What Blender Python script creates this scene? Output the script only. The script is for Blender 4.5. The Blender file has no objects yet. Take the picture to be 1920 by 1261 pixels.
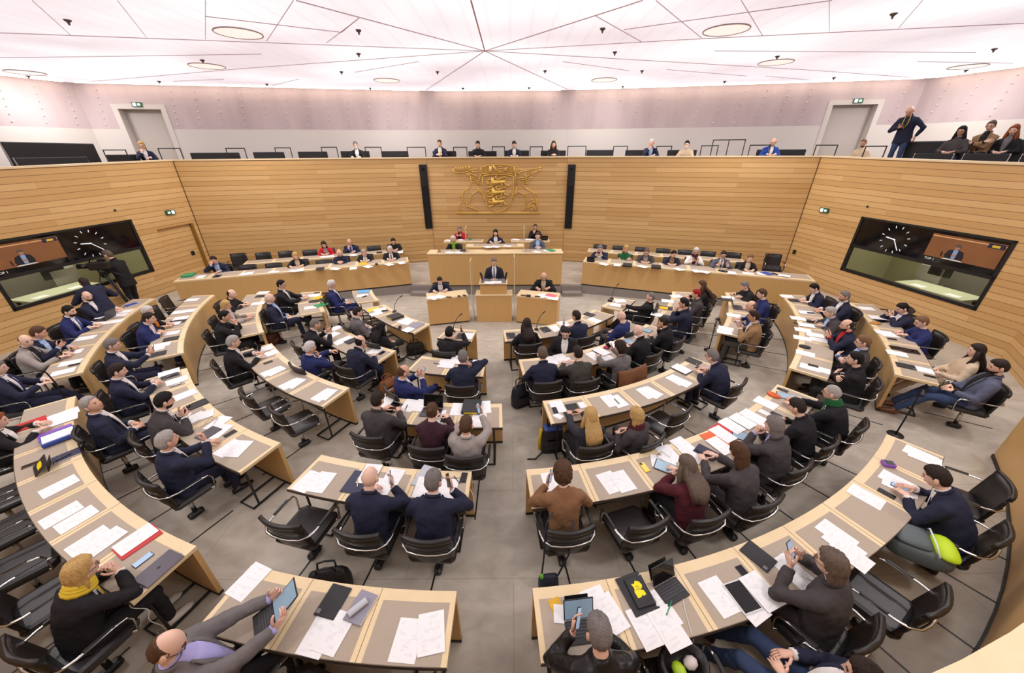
import bpy, math, random
import numpy as np
from mathutils import Matrix, Vector
random.seed(7); rng = np.random.RandomState(7)
scene = bpy.context.scene
COL = scene.collection
pi = math.pi
# ------------------------------------------------------------------ camera
FPX, PITCH, ROLL, HC = 686.04, .4700, .0061, 4.21        # focal length in pixels of a 1920 px wide frame
cam_d = bpy.data.cameras.new('camera'); cam = bpy.data.objects.new('camera', cam_d); COL.objects.link(cam)
cam_d.sensor_width = 36; cam_d.lens = FPX / 1920 * 36; cam_d.clip_start = .05; cam_d.clip_end = 100
_F = np.array([0, math.cos(PITCH), -math.sin(PITCH)]); _D = np.array([0, -math.sin(PITCH), -math.cos(PITCH)]); _X = np.array([1., 0, 0])
_R = math.cos(ROLL) * _X + math.sin(ROLL) * _D; _DN = -math.sin(ROLL) * _X + math.cos(ROLL) * _D
cam.matrix_world = Matrix(((_R[0], -_DN[0], -_F[0], 0), (_R[1], -_DN[1], -_F[1], 0), (_R[2], -_DN[2], -_F[2], HC), (0, 0, 0, 1)))
scene.camera = cam
# ------------------------------------------------------------------ world, exposure
w = bpy.data.worlds.new('world'); scene.world = w; w.use_nodes = True
w.node_tree.nodes['Background'].inputs[0].default_value = (.8, .76, .76, 1); w.node_tree.nodes['Background'].inputs[1].default_value = .25
scene.view_settings.view_transform = 'Standard'; scene.view_settings.look = 'None'
scene.view_settings.gamma = 1; scene.view_settings.use_curve_mapping = False
scene.view_settings.exposure = 0.0
CEIL_E, COVE_E, LAMP_W = 1.02, 11.0, 86.

# ------------------------------------------------------------------ measuring helpers
CX, CY = -.1231 * 3.45, 3.0631 * 3.45          # centre of the curved rows
def zf(x, y):                                   # the floor falls gently towards the middle
    return .025 * (math.hypot(x - CX, y - CY) - 8.71)
def ray(px, py):
    u, v = px - 960, py - 630.5
    return u * _R + v * _DN + FPX * _F
def at_z(px, py, z):
    r = ray(px, py); k = (z - HC) / r[2]; return np.array([r[0] * k, r[1] * k, z])
def at_y(px, py, y):
    r = ray(px, py); k = y / r[1]; return np.array([r[0] * k, y, HC + r[2] * k])
def on_wall(px, py, P0, P1):                     # point of the vertical wall P0-P1: metres along it, height
    r = ray(px, py); d = np.subtract(P1, P0); A = np.array([[d[0], -r[0]], [d[1], -r[1]]])
    t, k = np.linalg.solve(A, -np.array(P0, float)); return t * math.hypot(*d), HC + k * r[2]
def on_floor(px, py, h=0.):                      # point h above the sloping floor
    z = h
    for i in range(12):
        P = at_z(px, py, z); z = zf(P[0], P[1]) + h
    return P
def polar(P):
    return math.hypot(P[0] - CX, P[1] - CY), math.degrees(math.atan2(P[0] - CX, -(P[1] - CY)))
def pol(r, a, z=0.):
    a = math.radians(a); return np.array([CX + r * math.sin(a), CY - r * math.cos(a), z])
ZM = {'z1': (0, 840, 2.996), 'z2': (480, 840, 2.996), 'z3': (960, 840, 2.996), 'z4': (1440, 840, 2.996), 'z5': (0, 520, 3.708),
      'z6': (480, 520, 3.708), 'z7': (920, 520, 3.708), 'z8': (1400, 480, 3.319), 'zG': (320, 420, 4.), 'zH': (1070, 430, 4.),
      'zS': (780, 410, 6.307), 'zA': (0, 740, 7.), 'zB': (1200, 780, 7.), 'zC': (1380, 700, 7.), 'zW': (0, 370, 5.482), 'zX': (1560, 380, 5.333), 'zE': (830, 300, 9.143), 'f': (0, 0, 1.)}
def Z(k, x, y):
    a = ZM[k]; return a[0] + x / a[2], a[1] + y / a[2]

# ------------------------------------------------------------------ materials
def lin(c):
    return tuple((v / 255 / 12.92 if v <= 10 else ((v / 255 + .055) / 1.055) ** 2.4) for v in c)
def nt(name):
    m = bpy.data.materials.new(name); m.use_nodes = True
    return m, m.node_tree.nodes, m.node_tree.links, m.node_tree.nodes['Principled BSDF']
def N(nodes, typ, **kw):
    n = nodes.new(typ)
    for k, v in kw.items(): setattr(n, k, v)
    return n
_mc = {}
def plain(name, rgb, rough=.5, metal=0., bump=0., bscale=60., vary=.0, vscale=8., emit=0., spec=.5, stretch=None):
    if name in _mc: return _mc[name]
    m, n, l, b = nt(name); c = lin(rgb)
    b.inputs['Base Color'].default_value = (*c, 1); b.inputs['Roughness'].default_value = rough; b.inputs['Metallic'].default_value = metal
    b.inputs['Specular IOR Level'].default_value = spec
    tc = N(n, 'ShaderNodeTexCoord'); co = tc.outputs['Object']
    if stretch: mp = N(n, 'ShaderNodeMapping'); mp.inputs['Scale'].default_value = stretch; l.new(co, mp.inputs['Vector']); co = mp.outputs['Vector']
    if vary:
        t = N(n, 'ShaderNodeTexNoise'); t.inputs['Scale'].default_value = vscale; t.inputs['Detail'].default_value = 3
        r = N(n, 'ShaderNodeMix', data_type='RGBA'); l.new(co, t.inputs['Vector']); l.new(t.outputs['Fac'], r.inputs['Factor'])
        r.inputs['A'].default_value = (*[v * (1 - vary) for v in c], 1); r.inputs['B'].default_value = (*[min(1, v * (1 + vary)) for v in c], 1)
        l.new(r.outputs['Result'], b.inputs['Base Color'])
    if bump:
        t = N(n, 'ShaderNodeTexNoise'); t.inputs['Scale'].default_value = bscale; t.inputs['Detail'].default_value = 2
        bp = N(n, 'ShaderNodeBump'); bp.inputs['Strength'].default_value = bump; bp.inputs['Distance'].default_value = .02
        l.new(co, t.inputs['Vector']); l.new(t.outputs['Fac'], bp.inputs['Height']); l.new(bp.outputs['Normal'], b.inputs['Normal'])
    if emit:
        b.inputs['Emission Color'].default_value = (*c, 1); b.inputs['Emission Strength'].default_value = emit
    _mc[name] = m; return m
def wood(name, rgb, rgb2, scale=(1.2, 1.2, 14), rough=.42, coord='Object'):
    m, n, l, b = nt(name); tc = N(n, 'ShaderNodeTexCoord'); mp = N(n, 'ShaderNodeMapping'); mp.inputs['Scale'].default_value = scale
    t = N(n, 'ShaderNodeTexNoise'); t.inputs['Scale'].default_value = 3; t.inputs['Detail'].default_value = 6; t.inputs['Distortion'].default_value = .6
    r = N(n, 'ShaderNodeMix', data_type='RGBA'); r.inputs['A'].default_value = (*lin(rgb), 1); r.inputs['B'].default_value = (*lin(rgb2), 1)
    l.new(tc.outputs[coord], mp.inputs['Vector']); l.new(mp.outputs['Vector'], t.inputs['Vector']); l.new(t.outputs['Fac'], r.inputs['Factor']); l.new(r.outputs['Result'], b.inputs['Base Color'])
    b.inputs['Roughness'].default_value = rough; return m
def boards(name, c1, c2, cm, bw, bh, mort=.012, rough=.45, off=.37):
    m, n, l, b = nt(name); tc = N(n, 'ShaderNodeTexCoord')
    br = N(n, 'ShaderNodeTexBrick', offset=off, offset_frequency=2); br.inputs['Scale'].default_value = 1
    br.inputs['Brick Width'].default_value = bw; br.inputs['Row Height'].default_value = bh; br.inputs['Mortar Size'].default_value = .0005
    br.inputs['Mortar Smooth'].default_value = .3; br.inputs['Bias'].default_value = 0
    for k, c in (('Color1', c1), ('Color2', c2), ('Mortar', cm)): br.inputs[k].default_value = (*lin(c), 1)
    l.new(tc.outputs['UV'], br.inputs['Vector'])
    mp = N(n, 'ShaderNodeMapping'); mp.inputs['Scale'].default_value = (.9, 22, 1); l.new(tc.outputs['UV'], mp.inputs['Vector'])
    t = N(n, 'ShaderNodeTexNoise'); t.inputs['Scale'].default_value = 2; t.inputs['Detail'].default_value = 5; l.new(mp.outputs['Vector'], t.inputs['Vector'])
    rp = N(n, 'ShaderNodeMapRange'); rp.inputs['To Min'].default_value = .86; rp.inputs['To Max'].default_value = 1.12; l.new(t.outputs['Fac'], rp.inputs['Value'])
    mx = N(n, 'ShaderNodeMix', data_type='RGBA', blend_type='MULTIPLY'); mx.inputs['Factor'].default_value = 1
    l.new(br.outputs['Color'], mx.inputs['A']); l.new(rp.outputs['Result'], mx.inputs['B']); l.new(mx.outputs['Result'], b.inputs['Base Color'])
    sx = N(n, 'ShaderNodeSeparateXYZ'); l.new(tc.outputs['UV'], sx.inputs[0])
    dv = N(n, 'ShaderNodeMath', operation='DIVIDE'); dv.inputs[1].default_value = bh; l.new(sx.outputs[1], dv.inputs[0])
    fr = N(n, 'ShaderNodeMath', operation='FRACT'); l.new(dv.outputs[0], fr.inputs[0])
    cp = N(n, 'ShaderNodeMath', operation='COMPARE'); cp.inputs[1].default_value = .0; cp.inputs[2].default_value = mort / bh; l.new(fr.outputs[0], cp.inputs[0])
    m2 = N(n, 'ShaderNodeMix', data_type='RGBA'); m2.inputs['B'].default_value = (*lin(cm), 1); l.new(cp.outputs[0], m2.inputs['Factor']); l.new(mx.outputs['Result'], m2.inputs['A']); l.new(m2.outputs['Result'], b.inputs['Base Color'])
    bp = N(n, 'ShaderNodeBump', invert=True); bp.inputs['Strength'].default_value = .4; bp.inputs['Distance'].default_value = .02
    l.new(cp.outputs[0], bp.inputs['Height']); l.new(bp.outputs['Normal'], b.inputs['Normal'])
    b.inputs['Roughness'].default_value = rough; return m

M_wall = boards('oak_boards', (218, 178, 120), (199, 156, 97), (140, 101, 59), 4.2, .152, .0105)
M_desk = wood('ash_veneer', (236, 214, 174), (224, 197, 152), (2.2, 2.2, 9))
M_panel = wood('oak_veneer', (212, 172, 112), (200, 157, 97), (9, 9, .8))
M_pad = plain('taupe_linoleum', (174, 158, 140), .6, vary=.05, vscale=30)
M_black = plain('black_steel', (22, 21, 21), .45)
M_leather = plain('black_leather', (36, 32, 31), .38, bump=.05, bscale=30, vary=.06)
M_chrome = plain('polished_aluminium', (205, 203, 200), .18, metal=1.)
M_white = plain('white_wall_paint', (208, 200, 193), .7)
M_gdoor = plain('grey_door_paint', (190, 180, 172), .6)
M_gold = plain('gold_relief', (222, 180, 84), .4, metal=.3)
M_screen = plain('dark_glass_screen', (14, 14, 16), .08)
M_skirt = plain('grey_stone_plinth', (142, 134, 126), .7, vary=.08, vscale=5)

def floor_mat():
    m, n, l, b = nt('mottled_floor'); tc = N(n, 'ShaderNodeTexCoord')
    t = N(n, 'ShaderNodeTexNoise'); t.inputs['Scale'].default_value = 2.2; t.inputs['Detail'].default_value = 7; t.inputs['Roughness'].default_value = .62; t.inputs['Distortion'].default_value = .8
    mp = N(n, 'ShaderNodeMapping'); mp.inputs['Scale'].default_value = (1, 1.6, 1); l.new(tc.outputs['Object'], mp.inputs['Vector']); l.new(mp.outputs['Vector'], t.inputs['Vector'])
    cr = N(n, 'ShaderNodeValToRGB'); e = cr.color_ramp.elements
    e[0].position = .3; e[0].color = (*lin((172, 162, 147)), 1); e[1].position = .72; e[1].color = (*lin((202, 193, 178)), 1); l.new(t.outputs['Fac'], cr.inputs['Fac'])
    br = N(n, 'ShaderNodeTexBrick', offset=.5); br.inputs['Scale'].default_value = 1; br.inputs['Brick Width'].default_value = 2.4; br.inputs['Row Height'].default_value = 1.2; br.inputs['Mortar Size'].default_value = .004
    br.inputs['Color1'].default_value = (1, 1, 1, 1); br.inputs['Color2'].default_value = (.96, .96, .96, 1); br.inputs['Mortar'].default_value = (.72, .7, .68, 1); l.new(tc.outputs['Object'], br.inputs['Vector'])
    mx = N(n, 'ShaderNodeMix', data_type='RGBA', blend_type='MULTIPLY'); mx.inputs['Factor'].default_value = 1
    l.new(cr.outputs['Color'], mx.inputs['A']); l.new(br.outputs['Color'], mx.inputs['B']); l.new(mx.outputs['Result'], b.inputs['Base Color']); b.inputs['Roughness'].default_value = .5
    return m
M_floor = floor_mat()
def poly_mat():
    m, n, l, b = nt('translucent_panel'); tc = N(n, 'ShaderNodeTexCoord')
    mp = N(n, 'ShaderNodeMapping'); mp.inputs['Scale'].default_value = (1.1, .25, 1); l.new(tc.outputs['UV'], mp.inputs['Vector'])
    t = N(n, 'ShaderNodeTexNoise'); t.inputs['Scale'].default_value = 1.3; t.inputs['Detail'].default_value = 4; l.new(mp.outputs['Vector'], t.inputs['Vector'])
    cr = N(n, 'ShaderNodeValToRGB'); e = cr.color_ramp.elements; e[0].position = .3; e[0].color = (*lin((176, 158, 160)), 1); e[1].position = .75; e[1].color = (*lin((198, 181, 181)), 1)
    l.new(t.outputs['Fac'], cr.inputs['Fac']); l.new(cr.outputs['Color'], b.inputs['Base Color']); b.inputs['Roughness'].default_value = .55
    return m
M_poly = poly_mat()
def ceil_mat():
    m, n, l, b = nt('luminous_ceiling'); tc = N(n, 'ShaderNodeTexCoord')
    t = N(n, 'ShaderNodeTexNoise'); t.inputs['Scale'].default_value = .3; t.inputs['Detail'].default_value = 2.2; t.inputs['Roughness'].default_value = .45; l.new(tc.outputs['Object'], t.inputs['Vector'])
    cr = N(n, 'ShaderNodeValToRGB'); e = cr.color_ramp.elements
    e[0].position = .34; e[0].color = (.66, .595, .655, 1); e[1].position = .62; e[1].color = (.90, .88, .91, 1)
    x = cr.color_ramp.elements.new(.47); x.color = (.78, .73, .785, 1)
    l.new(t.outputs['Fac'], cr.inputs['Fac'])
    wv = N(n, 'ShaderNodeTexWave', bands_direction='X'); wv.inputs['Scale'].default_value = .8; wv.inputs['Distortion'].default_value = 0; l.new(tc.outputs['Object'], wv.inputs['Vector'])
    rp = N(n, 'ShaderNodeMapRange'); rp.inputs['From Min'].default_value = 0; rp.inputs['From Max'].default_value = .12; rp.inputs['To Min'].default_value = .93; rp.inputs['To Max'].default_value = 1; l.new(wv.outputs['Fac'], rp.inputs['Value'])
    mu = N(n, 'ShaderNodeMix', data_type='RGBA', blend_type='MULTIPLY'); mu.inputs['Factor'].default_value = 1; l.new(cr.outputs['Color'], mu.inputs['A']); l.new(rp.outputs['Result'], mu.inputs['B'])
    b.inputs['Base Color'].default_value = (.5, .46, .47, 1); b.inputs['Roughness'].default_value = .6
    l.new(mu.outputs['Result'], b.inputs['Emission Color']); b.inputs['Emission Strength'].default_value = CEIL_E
    return m
M_ceil = ceil_mat()
def sheet_mat(name, seed):
    m, n, l, b = nt(name); tc = N(n, 'ShaderNodeTexCoord')
    mp = N(n, 'ShaderNodeMapping'); mp.inputs['Location'].default_value = (seed, seed * 2.1, 0); l.new(tc.outputs['UV'], mp.inputs['Vector'])
    wv = N(n, 'ShaderNodeTexWave', bands_direction='Y', wave_profile='SIN'); wv.inputs['Scale'].default_value = 14; l.new(tc.outputs['UV'], wv.inputs['Vector'])
    g = N(n, 'ShaderNodeMath', operation='GREATER_THAN'); g.inputs[1].default_value = .62; l.new(wv.outputs['Fac'], g.inputs[0])
    sc = N(n, 'ShaderNodeMapping'); sc.inputs['Scale'].default_value = (3, 9, 1); l.new(mp.outputs['Vector'], sc.inputs['Vector'])
    t = N(n, 'ShaderNodeTexNoise'); t.inputs['Scale'].default_value = 1.0; t.inputs['Detail'].default_value = 2; l.new(sc.outputs['Vector'], t.inputs['Vector'])
    g2 = N(n, 'ShaderNodeMath', operation='GREATER_THAN'); g2.inputs[1].default_value = .55; l.new(t.outputs['Fac'], g2.inputs[0])
    mu = N(n, 'ShaderNodeMath', operation='MULTIPLY'); l.new(g.outputs[0], mu.inputs[0]); l.new(g2.outputs[0], mu.inputs[1])
    sx = N(n, 'ShaderNodeSeparateXYZ'); l.new(tc.outputs['UV'], sx.inputs[0])
    ax = N(n, 'ShaderNodeMath', operation='COMPARE'); ax.inputs[1].default_value = .5; ax.inputs[2].default_value = .38; l.new(sx.outputs[0], ax.inputs[0])
    ay = N(n, 'ShaderNodeMath', operation='COMPARE'); ay.inputs[1].default_value = .5; ay.inputs[2].default_value = .42; l.new(sx.outputs[1], ay.inputs[0])
    m2 = N(n, 'ShaderNodeMath', operation='MULTIPLY'); l.new(ax.outputs[0], m2.inputs[0]); l.new(ay.outputs[0], m2.inputs[1])
    m3 = N(n, 'ShaderNodeMath', operation='MULTIPLY'); l.new(m2.outputs[0], m3.inputs[0]); l.new(mu.outputs[0], m3.inputs[1])
    r = N(n, 'ShaderNodeMix', data_type='RGBA'); r.inputs['A'].default_value = (.88, .87, .87, 1); r.inputs['B'].default_value = (.70, .70, .71, 1)
    l.new(m3.outputs[0], r.inputs['Factor']); l.new(r.outputs['Result'], b.inputs['Base Color']); b.inputs['Roughness'].default_value = .7; return m
M_sheets = [sheet_mat('printed_paper', s) for s in (0., 3.3, 7.7)]

# ------------------------------------------------------------------ mesh builder
class MB:
    def __init__(s): s.v = []; s.f = []; s.m = []; s.uv = {}; s.mi = 0
    def add(s, vs, fs, mi=None):
        o = len(s.v); s.v.extend([tuple(map(float, p)) for p in vs])
        for f in fs: s.f.append(tuple(i + o for i in f)); s.m.append(s.mi if mi is None else mi)
        return o
    def box(s, c, d, R=None, mi=None, bev=0.):
        x, y, z = (d[0] / 2, d[1] / 2, d[2] / 2)
        if bev:
            b = min(bev, x * .9, y * .9, z * .9); pts = []
            rings = []
            for zz, ins in ((-z, b), (-z + b, 0), (z - b, 0), (z, b)):
                q = []
                for sx, sy in ((1, 1), (-1, 1), (-1, -1), (1, -1)):
                    X, Y = sx * (x - ins), sy * (y - ins); cx, cy = sx * (x - ins - b), sy * (y - ins - b)
                    if sx * sy > 0: q += [(X, cy, zz), (cx, Y, zz)]
                    else: q += [(cx, Y, zz), (X, cy, zz)]
                rings.append(q)
            P = np.array(rings)
            if R is not None: P = P @ np.array(R).T
            P = P + np.array(c); return s.loft(list(P), mi=mi)
        P = np.array([(a * x, b_ * y, g * z) for g in (-1, 1) for b_ in (-1, 1) for a in (-1, 1)])
        if R is not None: P = P @ np.array(R).T
        P = P + np.array(c)
        s.add(P, [(0, 2, 3, 1), (4, 5, 7, 6), (0, 1, 5, 4), (2, 6, 7, 3), (0, 4, 6, 2), (1, 3, 7, 5)], mi)
    def loft(s, rings, close=True, caps=True, mi=None):
        n = len(rings[0]); vs = [p for r in rings for p in r]; fs = []
        for i in range(len(rings) - 1):
            for j in range(n if close else n - 1):
                k = (j + 1) % n; fs.append((i * n + j, i * n + k, (i + 1) * n + k, (i + 1) * n + j))
        if caps and close:
            fs.append(tuple(range(n - 1, -1, -1))); fs.append(tuple((len(rings) - 1) * n + j for j in range(n)))
        s.add(vs, fs, mi)
    def tube(s, pts, rad, n=8, flat=(1, 1), up=None, caps=True, mi=None, closed=False):
        P = [np.array(p, float) for p in pts]; L = len(P)
        if np.isscalar(rad): rad = [rad] * L
        rings = []; pu = np.array(up, float) if up is not None else None
        for i in range(L):
            if closed: t = P[(i + 1) % L] - P[i - 1]
            else: t = P[min(i + 1, L - 1)] - P[max(i - 1, 0)]
            t = t / (np.linalg.norm(t) + 1e-9)
            if pu is None: pu = np.array([0, 0, 1.]) if abs(t[2]) < .9 else np.array([0, 1., 0])
            u = pu - t * (pu @ t); nu = np.linalg.norm(u)
            if nu < 1e-4: u = np.cross(t, [1, 0, 0]); nu = np.linalg.norm(u)
            u = u / nu
            if up is None: pu = u
            v = np.cross(t, u); a = np.arange(n) * 2 * pi / n
            rings.append(P[i] + rad[i] * (np.outer(np.cos(a) * flat[0], v) + np.outer(np.sin(a) * flat[1], u)))
        if closed: rings.append(rings[0]); caps = False
        s.loft(rings, caps=caps, mi=mi)
    def ell(s, c, r, nu=12, nv=8, R=None, mi=None):
        a = np.arange(nu) * 2 * pi / nu; V = [(0, 0, -1)]; fs = []
        for i in range(1, nv):
            t = pi * i / nv - pi / 2; V += [(math.cos(t) * math.cos(q), math.cos(t) * math.sin(q), math.sin(t)) for q in a]
        V.append((0, 0, 1)); P = np.array(V) * np.array(r)
        if R is not None: P = P @ np.array(R).T
        P = P + np.array(c)
        for j in range(nu): fs.append((0, 1 + (j + 1) % nu, 1 + j))
        for i in range(nv - 2):
            for j in range(nu): k = (j + 1) % nu; fs.append((1 + i * nu + j, 1 + i * nu + k, 1 + (i + 1) * nu + k, 1 + (i + 1) * nu + j))
        o = 1 + (nv - 2) * nu
        for j in range(nu): fs.append((o + j, o + (j + 1) % nu, len(V) - 1))
        s.add(P, fs, mi)
    def mesh(s, name, mats, smooth=False):
        me = bpy.data.meshes.new(name); me.from_pydata(s.v, [], s.f); 
        for m in (mats if isinstance(mats, (list, tuple)) else [mats]): me.materials.append(m)
        me.polygons.foreach_set('material_index', s.m)
        if smooth: me.polygons.foreach_set('use_smooth', [True] * len(s.f))
        me.update(); return me
    def build(s, name, mats, parent=None, smooth=False, uvfun=None):
        me = s.mesh(name, mats, smooth)
        if uvfun:
            uv = me.uv_layers.new(name='UVMap'); 
            for lo in me.loops: uv.data[lo.index].uv = uvfun(me.vertices[lo.vertex_index].co)
        return link(name, me, parent)
def link(name, me, parent=None):
    o = bpy.data.objects.new(name, me); COL.objects.link(o)
    if parent is not None: o.parent = parent
    return o
def empty(name, loc=(0, 0, 0), rz=0.):
    o = bpy.data.objects.new(name, None); COL.objects.link(o); o.location = loc; o.rotation_euler = (0, 0, rz); o.empty_display_size = .1; return o
ALL_LABELS = {}
def tag(o, label, cat, group=None):
    k = ALL_LABELS.get(label, 0); ALL_LABELS[label] = k + 1
    if k: print('DUPLABEL', label)
    if len(label.split()) > 16: print('LONGLABEL', len(label.split()), label)
    o['label'] = label; o['category'] = cat
    if group: o['group'] = group
    return o
def struct(o): o['kind'] = 'structure'; return o
def copy_tree(o, parent=None):
    c = o.copy(); COL.objects.link(c)
    if parent is not None: c.parent = parent
    for ch in list(o.children): copy_tree(ch, c)
    return c
def rotz(a): return np.array([[math.cos(a), -math.sin(a), 0], [math.sin(a), math.cos(a), 0], [0, 0, 1]])
def rotx(a): return np.array([[1, 0, 0], [0, math.cos(a), -math.sin(a)], [0, math.sin(a), math.cos(a)]])
def roty(a): return np.array([[math.cos(a), 0, math.sin(a)], [0, 1, 0], [-math.sin(a), 0, math.cos(a)]])
ORD = ['first', 'second', 'third', 'fourth', 'fifth', 'sixth', 'seventh', 'eighth', 'ninth', 'tenth', 'eleventh', 'twelfth']
# ================================================================== ROOM
RAIL, CEIL, GF = 4.0, 6.27, 3.22
A, B, N1, N2 = (-10.9, 13.1), (9.77, 12.8), (-3.15, 14.95), (2.1, 14.85)
L0, L1, R0, R1 = (-11.8, 7.3), (-10.6, 5.4), (10.68, 6.9), (9.35, 5.15)
DZ = .15                                         # dais level
def inward(P0, P1):
    d = np.subtract(P1, P0); d = d / np.hypot(*d); n = np.array([-d[1], d[0]])
    mid = (np.array(P0) + np.array(P1)) / 2
    if n @ (np.array([CX, 8.]) - mid) < 0: n = -n
    return d, n
def wall(name, P0, P1, z0, z1, mat, holes=(), thick=.12, uoff=0.):
    d, n = inward(P0, P1); L = math.hypot(*np.subtract(P1, P0))
    us = sorted({0, L} | {h[0] for h in holes} | {h[1] for h in holes}); zs = sorted({z0, z1} | {h[2] for h in holes} | {h[3] for h in holes})
    mb = MB()
    for i in range(len(us) - 1):
        for j in range(len(zs) - 1):
            uc, zc = (us[i] + us[i + 1]) / 2, (zs[j] + zs[j + 1]) / 2
            if any(h[0] < uc < h[1] and h[2] < zc < h[3] for h in holes): continue
            c = np.array(P0) + d * uc - n * thick / 2
            mb.box((c[0], c[1], zc), (us[i + 1] - us[i], thick, zs[j + 1] - zs[j]), rotz(math.atan2(d[1], d[0])))
    return struct(mb.build(name, mat, uvfun=lambda co: ((co.x - P0[0]) * d[0] + (co.y - P0[1]) * d[1] + uoff, co.z)))
def wbox(mb, P0, P1, u0, u1, z0, z1, out, thick, bev=0., mi=None):   # box on a wall, its face `out` metres into the room
    d, n = inward(P0, P1); c = np.array(P0) + d * (u0 + u1) / 2 + n * (out - thick / 2)
    mb.box((c[0], c[1], (z0 + z1) / 2), (u1 - u0, thick, z1 - z0), rotz(math.atan2(d[1], d[0])), mi=mi, bev=bev)
# floor
mb = MB(); RR = [.05, 2, 4, 6, 8, 10, 12, 14, 17, 20]; nA = 72
for r in RR:
    for i in range(nA): a = i * 2 * pi / nA; mb.v.append((CX + r * math.sin(a), CY - r * math.cos(a), .025 * (r - 8.71)))
for i in range(len(RR) - 1):
    for j in range(nA): k = (j + 1) % nA; mb.f.append((i * nA + j, i * nA + k, (i + 1) * nA + k, (i + 1) * nA + j)); mb.m.append(0)
mb.f.append(tuple(range(nA))); mb.m.append(0)
struct(mb.build('floor', M_floor))
# wood walls
SCR = (1.93, 5.2, .9, 2.47); BOOTH = (1.93, 5.2, .9, 1.66)
WL = wall('wall_left', A, L0, -.3, RAIL, M_wall, [(.13, 1.36, -.3, 2.06), BOOTH, (1.93, 5.2, 1.66, 2.47)], uoff=.6)
WR = wall('wall_right', B, R0, -.3, RAIL, M_wall, [BOOTH, (1.93, 5.2, 1.66, 2.47)], uoff=1.7)
wall('wall_back_left', A, N1, -.3, RAIL, M_wall)
wall('wall_back_right', N2, B, -.3, RAIL, M_wall, uoff=1.1)
wall('wall_back_centre', (N1[0], N1[1] + .03), (N2[0], N2[1] + .03), -.3, RAIL, M_wall, uoff=2.)
wall('wall_left_front', L0, L1, -.3, RAIL - .11, M_wall); wall('wall_right_front', R0, R1, -.3, RAIL - .11, M_wall)
for o_, P_ in ((WL, A), (WR, B)):                     # the parapet of the side galleries falls gently towards the viewer
    for v in o_.data.vertices:
        if v.co.z > RAIL - .05: v.co.z -= .019 * math.hypot(v.co.x - P_[0], v.co.y - P_[1])
wall('wall_right_corridor', (12.4, 7.6), (12.4, -3.), -.3, GF - .3, M_wall); wall('wall_left_corridor', (-13.6, 7.6), (-13.6, -3.), -.3, GF - .3, M_wall)
mb = MB()
for P in (A, B):
    d = np.array([CX, 8.]) - np.array(P); d = d / np.hypot(*d) * .012; mb.box((P[0] + d[0], P[1] + d[1], 2), (.016, .016, 4))
struct(mb.build('trim_1', plain('dark_joint', (96, 66, 38), .7)))
# low curved wall below the camera
mb = MB(); rings = []
for i in range(41):
    a = -42 + 92 * i / 40.; zz = zf(*pol(10.05, a)[:2])
    rings.append([pol(10.05, a, zz - .05), pol(10.05, a, 1.86), pol(10.5, a, 1.86), pol(10.5, a, zz - .05)])
mb.loft(rings)
struct(mb.build('wall_near', M_panel))
mb = MB(); rings = []
for i in range(41):
    a = -42.3 + 92.6 * i / 40.; rings.append([pol(10.03, a, 1.86), pol(10.03, a, 1.9), pol(10.56, a, 1.9), pol(10.56, a, 1.86)])
mb.loft(rings); struct(mb.build('trim_2', M_desk))
mb = MB(); rings = []
for i in range(41):
    a = -42 + 92 * i / 40.; zz = zf(*pol(10.05, a)[:2]); rings.append([pol(10.035, a, zz - .01), pol(10.035, a, zz + .05), pol(10.06, a, zz + .05), pol(10.06, a, zz - .01)])
mb.loft(rings); struct(mb.build('baseboard_near', M_black))
# gallery parapet cap, gallery floor
def strip(name, inner, outer, z0, z1, mat, drop=None):
    mb = MB(); rings = []
    for i, (p, q) in enumerate(zip(inner, outer)): k = drop[i] if drop else 0; rings.append([(p[0], p[1], z0 - k), (p[0], p[1], z1 - k), (q[0], q[1], z1 - k), (q[0], q[1], z0 - k)])
    mb.loft(rings); return struct(mb.build(name, mat))
inn = [(-11.5, 4.), L0, A, N1, N2, B, R0, (10.4, 4.)]
def off(p, k): v = np.array(p) - np.array([CX, 7.]); v = v / np.hypot(*v); return tuple(np.array(p) + v * k)
strip('trim_3', [off(p, -.03) for p in inn], [off(p, .34) for p in inn], RAIL - .03, RAIL + .012, M_desk, [.17, .11, 0, 0, 0, 0, .11, .17])
U = [(-16.4, 3.), (-16.2, 10.5), (-14.4, 14.5), (-3.2, 16.8), (2.2, 16.85), (13.9, 14.7), (15.6, 10.5), (15.8, 3.)]
strip('floor_gallery', [off(p, .1) for p in inn], U, GF - .25, GF, plain('gallery_carpet', (120, 110, 104), .9))
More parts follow.
